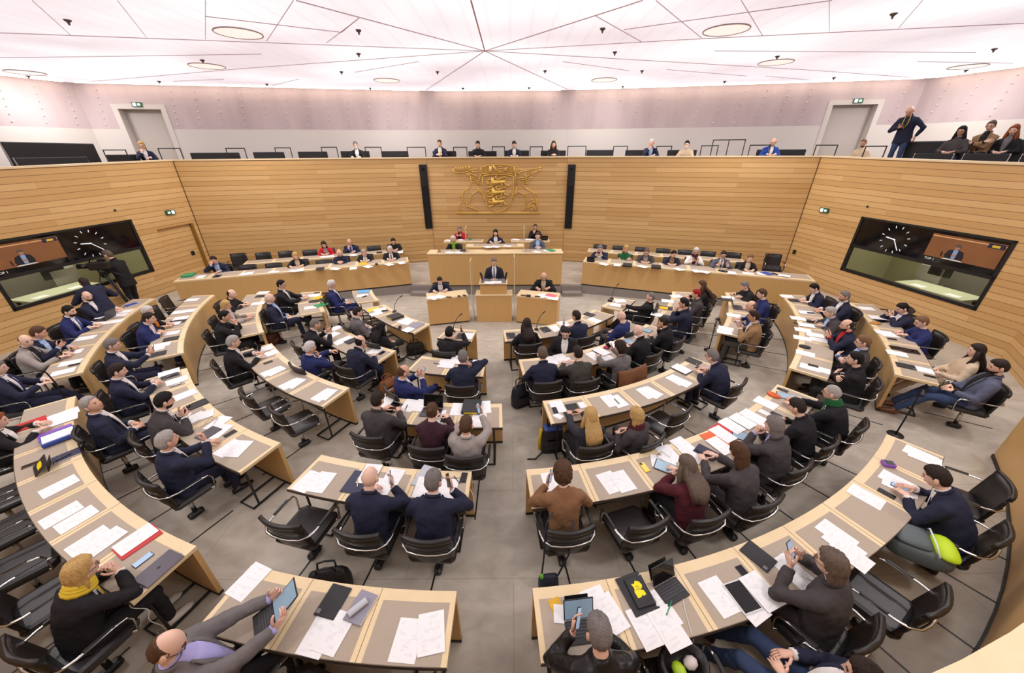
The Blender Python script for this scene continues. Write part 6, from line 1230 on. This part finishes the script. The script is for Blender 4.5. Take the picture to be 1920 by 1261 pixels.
for ln, b, wh in [('zS sheet 400 398 60|zS sheet 500 398 50|zS case 560 375 0|zS box 275 388 0 wood|zS sheet 1430 390 50|zS sheet 1560 378 60|zS folder 1590 372 30 green', 1.256, 'on the presidium front desk'), ('zS sheet 850 333 30|zS sheet 940 330 60|zS sheet 1080 322 70', 1.335, 'on the raised chair desk'),
              ('zS sheet 385 255 60|zS sheet 530 250 40|zS box 640 245 0 green', 1.225, 'on the rear left presidium desk'), ('zS sheet 1180 245 60|zS sheet 1340 243 70|zS keytab 1520 250 0', 1.225, 'on the rear right presidium desk'),
              ('zS sheet 200 935 60|zS sheet 285 920 50|zS phone 390 927 80|zS phone 510 917 20|zS phone 575 908 40', .633, 'on the left clerk table'), ('zS phone 1270 905 80|zS box 1330 918 80 black|zS phone 1435 920 80|zS sheet 1500 910 20|zS sheet 1600 905 60 pink|zS sheet 1620 940 70', .633, 'on the right clerk table'), ('zS sheet 870 755 80|zS sheet 950 750 85', .953, 'on the lectern')]:
    for q in ln.split('|'):
        t = q.split(); it(t[1], t[0], float(t[2]), float(t[3]), float(t[4]), t[5] if len(t) > 5 else '', base=b, where=wh, face=pi)
# yellow emblem stickers on black covers, with their lettering
def sticker(o, h, txt=True, s=1.):
    mb = MB(); ol = [(-.05, .075), (-.02, .07), (0, .095), (.035, .08), (.05, .045), (.035, .02), (.01, .01), (.04, -.005), (.045, -.04), (.02, -.05), (0, -.04), (-.015, -.055), (-.05, -.055), (-.055, 0), (-.04, .03)]
    mb.loft([[(x * s, y * s, h) for x, y in ol], [(x * s, y * s, h + .0012) for x, y in ol]]); mb.build('emblem', plain('emblem_yellow', (250, 226, 10), .5), o)
    if txt:
        for k, (b_, yy) in enumerate((('THE', .045), ('LÄND', .022))):
            text(b_, .021 * s, (-.006, (yy - .012) * s, h + .0013), (0, 0, 0), M_black, o, 'emblem_text', .0003)
byl = lambda n, wh_: [r[0] for r in RECS if n in r[1] and wh_ in r[2]]
for n, wh_ in (('black notebook', 'nearest right desk'), ('black closed tablet case', 'first place from left end of third-row right')):
    for o in byl(n, wh_)[:1]: sticker(o, .0142 if 'note' in n else .0122 if 'case' in n else .0525, 'note' in n, .9)
for o in byl('black document folder', 'nearest right desk')[:1]:
    mb = MB()
    for k in range(5): mb.box((.108, -.13 + k * .06, .0085), (.018, .03, .001))
    mb.build('white_stripes', plain('stripe_white', (232, 232, 232), .5), o)
# leaning black tablet cover with yellow emblem on the nearest left desk
P, z = surf(*Z('z1', 230, 125)); t = empty('tablet_stand', (P[0], P[1], z), math.atan2(-(CX - P[0]), CY - P[1])); mb = MB(); mb.box((0, .02, .07), (.25, .18, .01), R=rotx(math.radians(40)), bev=.003); pn = mb.build('cover', col('case_black', (38, 37, 39), .6), t); mb = MB(); mb.box((0, .085, .05), (.2, .006, .13), R=rotx(-.55)); mb.build('stand_flap', M_black, t)
mb = MB(); R_ = rotx(math.radians(40)); mb.loft([[np.array([0, .02, .07]) + R_ @ np.array([x * 1.3, y * .7 - .01, h]) for x, y in [(-.06, .05), (0, .06), (.06, .04), (.05, 0), (.06, -.03), (-.03, -.04), (-.065, -.01)]] for h in (.0052, .0062)]); mb.build('emblem', plain('emblem_yellow', (250, 226, 10), .5), pn)
tag(t, 'black tablet cover with yellow emblem propped on the nearest left desk', 'tablet')
flush()
# ------------------------------------------------------------------ things in hands
hp = {}
for pi_, side, Wp, R_ in HANDS: hp[(pi_, side)] = (Wp, R_)
def set_mat(o, c, x, y, z): o.matrix_world = Matrix(((x[0], y[0], z[0], c[0]), (x[1], y[1], z[1], c[1]), (x[2], y[2], z[2], c[2]), (0, 0, 0, 1)))
for i, p in enumerate(PEOPLE):
    ps = p['pose']
    if ps in ('phone', 'high', 'phoneR', 'phoneL', 'sphone'):
        if ps in ('phone', 'high'):
            (w1, r1), (w2, r2) = hp[(i, 1)], hp[(i, -1)]; c = (w1 + r1[:, 1] * .10 + w2 + r2[:, 1] * .10) / 2 + np.array([0, 0, .012]); n = nrm(p['H'] - c); y = nrm(np.array([0, 0, 1.]) - n * n[2]); x = np.cross(y, n)
        else:
            w1, r1 = hp[(i, -1 if ps == 'phoneL' else 1)]; n = -r1[:, 2]; y = r1[:, 1]; x = np.cross(y, n); c = w1 + y * .10 + n * .024
        o, h, cat = mk('phone', 'lit' if i % 3 else ''); set_mat(o, c - n * .004, x, y, n); tag(o, 'black smartphone held by the person with ' + p['desc'] if len(p['desc'].split()) < 9 else 'black smartphone held by ' + ' '.join(p['desc'].split()[:9]), 'phone', 'smartphones')
    if ps == 'tablet' and 'lilac' in p['desc']:
        (w1, r1), (w2, r2) = hp[(i, 1)], hp[(i, -1)]; c = (w1 + w2) / 2 + p['Rz'] @ np.array([0, .10, .04]); c = c + np.array([0, 0, .02]); n = nrm(p['Rz'] @ np.array([0, -.62, .78])); y = nrm(np.array([0, 0, 1.]) - n * n[2]); x = np.cross(y, n)
        o, h, cat = mk('tablet', 'lit'); set_mat(o, c, x * 1, y, n); tag(o, 'lit tablet held by the reclining person in grey suit', 'tablet'); 
        kb = MB(); kb.box((0, 0, 0), (.24, .17, .007), bev=.003); q = kb.build('keyboard_cover', col('kb', (40, 39, 42), .5)); s = MB()
        for r in range(5):
            for k in range(11): s.box((-.1 + .02 * k, .06 - .0225 * r, .0045), (.016, .0145, .0025))
        s.build('keys', col('keys', (66, 64, 68), .5), q); y2 = p['Rz'] @ np.array([0, .93, .36]); x2 = p['Rz'] @ np.array([1., 0, 0]); set_mat(q, c - y * .125 - y2 * .085, x2, y2, np.cross(x2, y2)); tag(q, 'black keyboard cover below the held tablet at the bottom edge', 'keyboard')
# ================================================================== BAGS, CABLES, MICROPHONE STANDS, PRESS CAMERA, GALLERY
def bag(zk, x, y, h, w_, d_, c, label, rot=0., name='bag', straps=True, lean=0.):
    P = on_floor(*Z(zk, x, y), h * .5); z = zf(P[0], P[1]); t = empty(name, (P[0], P[1], z), rot); m = plain('bagcloth_' + label.split()[0] + name, c, .55, bump=.4, bscale=20, vary=.12)
    mb = MB(); A_ = np.arange(16) * 2 * pi / 16; sq = lambda v: np.sign(v) * abs(v) ** .6
    mb.loft([[(w_ * s * sq(math.cos(k)) / 2, d_ * s2 * sq(math.sin(k)) / 2 + lean * zz, zz * h) for k in A_] for zz, s, s2 in ((0, .85, .8), (.04, .98, .98), (.4, 1, 1.), (.75, .94, .7), (.93, .82, .4), (1., .5, .15))]); mb.build('body', m, t, True)
    mb = MB(); mb.box((0, -d_ * .5, h * .36), (w_ * .6, .03, h * .4), bev=.02); mb.build('front_pocket', m, t)
    if straps:
        for s in (-1, 1): mb = MB(); mb.tube([(s * w_ * .22, d_ * .1 * s, h * .95), (s * w_ * .2, d_ * .2 * s, h * 1.18), (-s * w_ * .02, d_ * .2 * s, h * 1.24), (-s * w_ * .2, d_ * .2 * s, h * 1.18), (-s * w_ * .22, d_ * .1 * s, h * .95)], .011, 6); mb.build('handle', m, t, True)
    tag(t, label, 'bag'); return t
bag('z2', 415, 735, .34, .42, .2, (30, 29, 31), 'black briefcase on the floor behind the second-row centre-left chairs', .2, 'briefcase')
bag('z6', 920, 750, .34, .40, .22, (150, 92, 50), 'tan leather bag leaning on the end of the fourth-row left desk', .9, 'leather_bag')
bag('z6', 120, 415, .36, .34, .2, (92, 44, 30), 'dark brown leather bag beside the inner end of third left wing desk', 1.2, 'leather_bag')
bag('z6', 1105, 490, .30, .42, .22, (34, 31, 30), 'black handbag beside the person in black dress', .4, 'handbag')
b = bag('z7', 205, 815, .46, .34, .24, (30, 31, 42), 'dark navy backpack on the aisle floor by the fourth-row right desk', .5, 'backpack')
b = bag('z7', 425, 1110, .50, .36, .22, (34, 33, 36), 'black and yellow backpack under the left end of third-row right desk', .15, 'backpack')
for s in (-1, 1): mb = MB(); mb.tube([(s * .185, 0, .03), (s * .19, 0, .25), (s * .17, 0, .44)], .03, 8, flat=(1, .5)); mb.build('yellow_side', plain('bag_yellow', (236, 196, 30), .5), b, True)
mb = MB(); mb.box((0, -.02, .47), (.28, .16, .06), bev=.02); mb.build('top_flap', plain('bag_blue', (52, 74, 140), .5), b)
mb = MB(); mb.tube([(-.17, -.1, .05), (-.3, -.18, .02), (-.42, -.16, .015)], .012, 6); mb.build('loose_strap', M_black, b, True)
b = bag('z3', 205, 745, .22, .22, .14, (34, 40, 58), 'navy shoulder bag hanging from the chair of the brown jacket', .1, 'shoulder_bag', False)
pb = b.location; mb = MB(); mb.tube([(-.08, 0, .2), (-.06, .02, .5), (-.03, .12, .88), (.05, .2, .93)], .010, 6); mb.tube([(.1, 0, .2), (.2, .02, .5), (.25, .12, .88)], .010, 6); mb.build('strap', plain('strap_navy', (30, 34, 48), .6), b, True); mb = MB(); mb.ell((-.08, -.02, .24), (.02, .02, .04), 8, 6); mb.build('green_tag', plain('tag_green', (110, 210, 40), .5), b, True)
# green and grey backpack lying on a chair of the nearest right desk
P = on_floor(*Z('z4', 870, 520), .66); t = empty('backpack', (P[0], P[1], zf(P[0], P[1]) + .50), math.radians(58)); m1, m2 = plain('pack_grey', (86, 96, 98), .6, bump=.3, bscale=15), plain('pack_lime', (190, 222, 30), .55, bump=.3, bscale=15); A_ = np.arange(18) * 2 * pi / 18; sq = lambda v: np.sign(v) * abs(v) ** .6
mb = MB(); mb.loft([[(.21 * s * sq(math.cos(k)), .27 * s * sq(math.sin(k)) + .02, z_) for k in A_] for z_, s in ((0, .9), (.03, 1.), (.10, 1.), (.17, .9), (.19, .7))]); mb.build('body', m1, t, True)
mb = MB(); mb.box((-.02, .1, .2), (.3, .3, .1), bev=.045); mb.build('upper_pocket', m1, t)
mb = MB(); mb.box((-.03, -.14, .19), (.33, .2, .12), bev=.05); mb.build('front_pocket', m2, t)
mb = MB(); mb.tube([(.2, -.22, .05), (.21, -.1, .1), (.2, .05, .08)], .04, 8); mb.build('side_pocket', m2, t, True); mb = MB(); mb.tube([(-.2, -.06, .2), (-.1, -.04, .258), (.1, -.04, .258), (.16, -.06, .2)], .008, 6); mb.build('white_piping', plain('piping', (228, 232, 222), .5), t, True); mb = MB(); mb.tube([(.06, .28, .1), (.04, .36, .14), (-.04, .36, .14), (-.06, .28, .1)], .01, 6); mb.build('handle', m1, t, True)
for ch in t.children:
    if 'pocket' in ch.name or 'body' in ch.name: sb = ch.modifiers.new('soft', 'SUBSURF'); sb.levels = 2; sb.render_levels = 2; ch.data.polygons.foreach_set('use_smooth', [True] * len(ch.data.polygons))
tag(t, 'grey and lime green backpack lying on a chair at the nearest right desk', 'backpack')
# open dark bag with bright green contents on the chair at the bottom edge
P = at_z(*Z('z3', 960, 1235), .62); t = empty('open_bag', (P[0], P[1], .5), .3); mb = MB(); mb.loft([[(.2 * s * math.cos(k), .17 * s * math.sin(k), z_) for k in A_] for z_, s in ((0, .85), (.1, 1), (.2, .95), (.2, .8), (.12, .75))]); mb.build('body', M_leather, t, True)
mb = MB(); mb.ell((-.06, -.02, .17), (.05, .07, .045), 10, 6); mb.build('green_bottle', plain('lime_plastic', (176, 210, 40), .4), t, True); mb = MB(); mb.ell((.06, .0, .16), (.06, .05, .04), 8, 5); mb.build('tissue', plain('tissue', (226, 214, 210), .8), t, True)
tag(t, 'open black bag with a green bottle on the chair at the bottom edge', 'bag')
def cable(pts, label, r=.0035, c=(228, 226, 222)):
    mb = MB(); Q = [np.array(p, float) for p in pts]; out = []
    for i in range(len(Q) - 1):
        p0, p1, p2, p3 = Q[max(i - 1, 0)], Q[i], Q[i + 1], Q[min(i + 2, len(Q) - 1)]
        for t_ in np.linspace(0, 1, 7)[:-1]: out.append(.5 * (2 * p1 + (p2 - p0) * t_ + (2 * p0 - 5 * p1 + 4 * p2 - p3) * t_ ** 2 + (3 * p1 - p0 - 3 * p2 + p3) * t_ ** 3))
    out.append(Q[-1]); mb.tube(out, r, 6); tag(mb.build('charging_cable', plain('cable_white', c, .4), None, True), label, 'cable')
q = lambda zk, x, y, z: at_z(*Z(zk, x, y), z)
cable([q('z1', 812, 745, .765), q('z1', 760, 815, .77), q('z1', 728, 850, .74), q('z1', 740, 895, .62), q('z1', 830, 905, .5), q('z1', 840, 965, .4), q('z1', 915, 1000, .2), q('z1', 880, 1030, .05), q('z1', 915, 1050, .02)], 'white charging cable hanging from the closed laptop beside the blond person')
cable([q('z3', 905, 660, .767), q('z3', 945, 780, .767), q('z3', 970, 900, .767), q('z3', 1000, 1010, .768), q('z3', 1016, 1060, .75), q('z3', 1020, 1120, .6), q('z3', 1018, 1160, .5)], 'white cable across the second place of the nearest right desk')
cable([q('z4', 50, 570, .95), q('z4', 110, 600, .80), q('z4', 130, 650, .772), q('z4', 180, 710, .772), q('z4', 250, 740, .772), q('z4', 280, 720, .772)], 'white earphone cable under the raised phone')
cable([q('z2', 1205, 230, .7), q('z2', 1225, 290, .6), q('z2', 1205, 335, .5)], 'white cable hanging at the right end of second-row centre-left desk')
# floor microphones at the aisles
def mic(zk, x0, y0, x1, y1, h, label):
    F_ = on_floor(*Z(zk, x0, y0)); T = at_z(*Z(zk, x1, y1), F_[2] + h); t = empty('microphone_stand', F_); d = T - F_
    mb = MB(); mb.tube([(0, 0, 0), (0, 0, .015)], [.11, .1], 14); mb.build('base', M_black, t, True); mb = MB(); mb.tube([(0, 0, .01), (0, 0, h * .75), (d[0] * .3, d[1] * .3, h * .9), (d[0] * .75, d[1] * .75, d[2])], .011, 8); mb.build('stem', M_black, t, True); mb = MB(); mb.tube([(d[0] * .72, d[1] * .72, d[2]), (d[0], d[1], d[2] + .02)], [.018, .022], 8); mb.build('microphone', M_black, t, True); tag(t, label, 'microphone')
mic('z5', 565, 1000, 300, 660, 1.15, 'black microphone stand in the left aisle beside the outer desk end'); mic('z6', 495, 355, 462, 165, 1.05, 'black microphone stand beside the green folder'); mic('z8', 925, 1110, 1085, 875, 1.1, 'black microphone stand in the right aisle before the slate blazer')
mic('z7', 1515, 505, 1560, 340, 1.0, 'black microphone stand in the aisle left of the brown suit'); 
def deskmic(zk, x, y, lab):
    P, z = surf(*Z(zk, x, y)); t = empty('desk_microphone', (P[0], P[1], z)); mb = MB(); mb.box((0, 0, .012), (.09, .11, .024), bev=.006); mb.build('base', M_black, t); mb = MB(); mb.tube([(0, 0, .02), (.02, .03, .16), (.09, .1, .29), (.16, .16, .34)], .007, 6); mb.build('stem', M_black, t, True); mb = MB(); mb.tube([(.15, .15, .335), (.2, .2, .36)], .013, 8); mb.build('head', M_black, t, True); tag(t, lab, 'microphone')
deskmic('z6', 1372, 378, 'black gooseneck microphone on the innermost single desk'); deskmic('z7', 318, 362, 'black gooseneck microphone on the innermost right desk'); deskmic('z7', 842, 148, 'black gooseneck microphone on the inner right wing desk'); deskmic('z6', 962, 238, 'black gooseneck microphone at the inner edge of the innermost left desk')
# brown coat draped over a chair back
q_ = next(p for p in PEOPLE if 'grey hoodie' in p['desc'] and 'curls' in p['desc'] and 'dark curls' in p['desc']); R_ = q_['Rz']; mb = MB(); rings = []
for k in range(15):
    u = -1 + 2 * k / 14; w1 = .03 * math.sin(5 * u + 1); prof_ = [(-.30 + w1, .60 - .1 * abs(u)), (-.27, .8), (-.25, .92), (-.285, .945), (-.33, .9), (-.36 + w1, .7), (-.37 + w1, .42 + .08 * math.sin(4 * u)), (-.345 + w1, .42 + .08 * math.sin(4 * u)), (-.335, .7), (-.31, .88), (-.285, .915), (-.27, .9)]
    rings.append([q_['base'] + R_ @ np.array([u * .31, y + .04 * u * u, z]) for y, z in prof_])
mb.loft(rings); tag(mb.build('coat', plain('coat_brown', (112, 70, 40), .8, bump=.4, bscale=14), None, True), 'brown coat draped over the chair of the grey hoodie, fourth row right', 'coat')
# television camera on a tripod
cb = CAMO['base']; fwd = CAMO['Rz'] @ np.array([0, 1., 0]); c = cb + np.array([.02, -.5, 0]); t = empty('television_camera', (c[0], c[1], c[2]), pi + .35)
mb = MB(); mb.box((0, 0, 1.52), (.42, .16, .2), bev=.02); mb.build('body', M_black, t); mb = MB(); mb.tube([(.2, -.0, 1.53), (.32, 0, 1.53), (.42, 0, 1.53)], [.06, .065, .075], 14); mb.build('lens', M_screen, t, True)
mb = MB(); mb.tube([(-.16, 0, 1.62), (-.14, 0, 1.72), (.12, 0, 1.72), (.15, 0, 1.62)], .016, 8); mb.build('handle', M_black, t, True); mb = MB(); mb.box((-.02, -.16, 1.62), (.16, .1, .08), bev=.01); mb.build('viewfinder', M_black, t); mb = MB(); mb.tube([(-.1, 0, 1.4), (-.45, .05, 1.2)], .012, 6); mb.build('pan_bar', M_black, t, True); mb = MB(); mb.tube([(0, 0, 1.28), (0, 0, 1.42)], [.06, .08], 12); mb.build('tripod_head', M_black, t, True)
for k in range(3):
    a = k * 2 * pi / 3 + .5; mb = MB(); ex_ = (math.cos(a) * .5, math.sin(a) * .5)
    for o_ in (-.03, .03): mb.tube([(math.cos(a) * .06 - math.sin(a) * o_, math.sin(a) * .06 + math.cos(a) * o_, 1.3), (ex_[0] - math.sin(a) * o_ * .5, ex_[1] + math.cos(a) * o_ * .5, .03)], .016, 6)
    mb.ell((*ex_, .025), (.035, .035, .025), 8, 6); mb.build('leg', M_black, t, True)
tag(t, 'black television camera on a tripod in front of the left display', 'camera')
# ------------------------------------------------------------------ gallery seats and rails
M_seat = plain('gallery_seat_fabric', (40, 37, 38), .8, bump=.2, bscale=60)
def onpoly(px, ypx, k):                      # point on the polygon k metres behind the parapet, at the height the picture row gives
    r = ray(px, ypx); best = None
    for P0, P1 in ((A, N1), (N1, N2), (N2, B)):
        P0_, P1_ = off(P0, k), off(P1, k); d = np.subtract(P1_, P0_); M_ = np.array([[d[0], -r[0]], [d[1], -r[1]]]); tt, kk = np.linalg.solve(M_, -np.array(P0_, float))
        if -.02 <= tt <= 1.02: return np.array([r[0] * kk, r[1] * kk, HC + r[2] * kk]), math.atan2(d[1], d[0])
    return None, 0
seats = [(356, 448, 286), (474, 532, 285), (558, 613, 284), (638, 692, 283), (715, 765, 283), (811, 855, 283), (878, 931, 283), (946, 992, 282), (1014, 1061, 282), (1100, 1150, 281), (1173, 1232, 281), (1252, 1307, 281), (1420, 1512, 280)]
for i, (x0, x1, yt) in enumerate(seats):
    p, a = onpoly(x0, yt, 1.22); p1, _ = onpoly(x1, yt, 1.22)
    if p is None or p1 is None: print('noseat', x0); continue
    L = math.hypot(p1[0] - p[0], p1[1] - p[1]); c = (p + p1) / 2; t = empty('gallery_bench', (c[0], c[1], GF), a); h = c[2] - GF
    mb = MB(); mb.box((0, 0, (h + .42) / 2), (L, .07, h - .42), bev=.015); mb.build('backrest', M_seat, t); mb = MB(); mb.box((0, -.25, .41), (L, .46, .09), bev=.02); mb.build('seat', M_seat, t); mb = MB(); mb.box((0, -.2, .18), (L * .7, .08, .36)); mb.build('pedestal', M_black, t)
    tag(t, 'black gallery bench behind the parapet, %s from the left' % (ORD[i] if i < 12 else 'thirteenth'), 'bench', 'benches along the front of the gallery')
rails = [(193, 235, 281), (296, 337, 278), (423, 458, 278), (515, 544, 277), (602, 631, 276), (684, 714, 276), (763, 797, 276), (850, 875, 276), (923, 946, 275), (994, 1017, 275), (1065, 1099, 274), (1151, 1177, 274), (1232, 1260, 274), (1316, 1347, 273), (1338, 1398, 262), (1407, 1445, 272), (1531, 1571, 272), (1624, 1663, 274)]
def rail_frame(p, p1, z0, lab, mid=False):
    t = empty('guard_rail', ((p[0] + p1[0]) / 2, (p[1] + p1[1]) / 2, z0)); l = np.array(t.location); zt_ = (p[2] + p1[2]) / 2 - z0; a, b = p - l, p1 - l
    mb = MB(); mb.tube([(a[0], a[1], zt_), (b[0], b[1], zt_)], .018, 6); mb.build('top_bar', M_black, t)
    for q_ in ([a, b] + ([(a + b) / 2] if mid else [])): mb = MB(); mb.tube([(q_[0], q_[1], 0), (q_[0], q_[1], zt_ + .015)], .016, 6); mb.build('post', M_black, t)
    tag(t, lab, 'rail', 'guard rails on the gallery')
n_ = 0
for i, (x0, x1, yt) in enumerate(rails):
    if x0 > 1500 or x0 < 330:
        side = (A, L0) if x0 < 330 else (B, R0); k = .5
        P0_, P1_ = off(side[0], k), off(side[1], k); dep = 13.4 if x0 < 330 and x0 > 250 else 13. if x0 < 330 else 12.9 if x0 < 1600 else 11.6; p, p1 = at_y(x0, yt, dep), at_y(x1, yt, dep)
    else: p, _ = onpoly(x0, yt, .75); p1, _ = onpoly(x1, yt, .75)
    if p is None or p1 is None: print('norail', x0); continue
    rail_frame(p, p1, GF, 'thin black guard rail on the gallery, %s from the left' % (ORD[i] if i < 12 else ['thirteenth', 'fourteenth', 'fifteenth', 'sixteenth', 'seventeenth', 'eighteenth'][i - 12]), x0 == 1338)
# raked side galleries: platforms, long benches and single seats
def long_bench(p, q, zb, h, label, name='gallery_bench'):
    p, q = np.array(p, float), np.array(q, float); d = q - p; L = np.hypot(*d); c = (p + q) / 2; t = empty(name, (c[0], c[1], zb), math.atan2(d[1], d[0])); s = 1 if (rotz(math.atan2(d[1], d[0])) @ np.array([0, 1, 0]))[:2] @ (np.array([CX, 9.]) - c) > 0 else -1
    mb = MB(); mb.box((0, 0, (h + .4) / 2), (L, .08, h - .4), bev=.02, R=rotx(.0)); mb.build('backrest', M_seat, t); mb = MB(); mb.box((0, s * .27, .40), (L, .5, .1), bev=.02); mb.build('seat', M_seat, t); mb = MB(); mb.box((0, s * .2, .17), (L * .9, .1, .35)); mb.build('pedestal', M_black, t)
    mb = MB(); mb.tube([(-L / 2, s * .02, .42), (-L / 2, s * .0, h)], .018, 6); mb.tube([(L / 2, s * .02, .42), (L / 2, 0, h)], .018, 6); mb.build('end_trim', M_chrome, t); tag(t, label, 'bench', None)
def bench_px(x0, y0, d0, x1, y1, d1, zb, label):
    p, q = at_y(x0, y0, d0), at_y(x1, y1, d1); long_bench(p[:2], q[:2], zb, (p[2] + q[2]) / 2 - zb, label)

# right gallery: raked platform under the seated visitors, bench, seats in front; left gallery benches
rp = {k: next(p for p in PEOPLE if k in p['desc'])['base'] for k in ('long dark curls', 'short brown hair, arms', 'long red hair', 'yellow lanyard', 'fair beard')}
b1, b2 = rp['long dark curls'], rp['long red hair']; d_ = np.array([-math.sin(math.radians(115)), math.cos(math.radians(115))]); s_ = np.array([d_[1], -d_[0]])
zb = min(b1[2], b2[2], rp['short brown hair, arms'][2]); mid = (b1 + b2) / 2
def quad(c, u0, u1, v0, v1): return [tuple(np.array(c[:2]) + s_ * u + d_ * v) for u, v in ((u0, v0), (u1, v0), (u1, v1), (u0, v1))]
prism('floor_right_tier', quad(mid, -3.2, 2.4, -.7, .75), GF - .1, zb - .0, plain('gallery_carpet', (120, 110, 104), .9))
p_, q_ = np.array(mid[:2]) + s_ * -2.2 - d_ * .28, np.array(mid[:2]) + s_ * 1.6 - d_ * .28
long_bench(p_, q_, zb, .95, 'long black bench under the three seated visitors on the right gallery')
for k, (u, lab) in enumerate([(-2.3, 'farthest'), (-1.45, 'second farthest'), (-.5, 'second nearest'), (.45, 'nearest')]):
    c_ = np.array(mid[:2]) + s_ * u + d_ * 1.05; long_bench(c_ - s_ * .38, c_ + s_ * .38, GF, .86, 'black front seat on the right gallery, %s of the four' % lab, 'gallery_armchair')
fb = rp['fair beard']; long_bench(np.array(fb[:2]) - d_ * .3 - s_ * .35, np.array(fb[:2]) - d_ * .3 + s_ * .35, fb[2], .7, 'black gallery seat of the fair bearded person in cream', 'gallery_armchair')
bench_px(0, 268, 10.4, 172, 267, 13.3, GF + .15, 'long black bench at the back of the left gallery')
bench_px(25, 296, 10.2, 160, 293, 12.2, GF, 'low black bench at the front of the left gallery'); bench_px(197, 290, 13.0, 258, 289, 13.9, GF, 'black bench beside the blond visitor on the left gallery')
P = on_wall(0, 0, A, B); c_ = pol(10.3, 17.1, 1.902); mb = MB(); mb.box((0, 0, .005), (.17, .25, .01), bev=.004); o = mb.build('tablet', col('tablet_grey', (44, 42, 46), .4)); mb = MB(); mb.box((0, 0, .0105), (.15, .23, .001)); mb.build('screen', M_screen, o); o.location = c_; o.rotation_euler = (0, 0, math.radians(50)); tag(o, 'dark tablet on the parapet ledge in the bottom right corner', 'tablet')
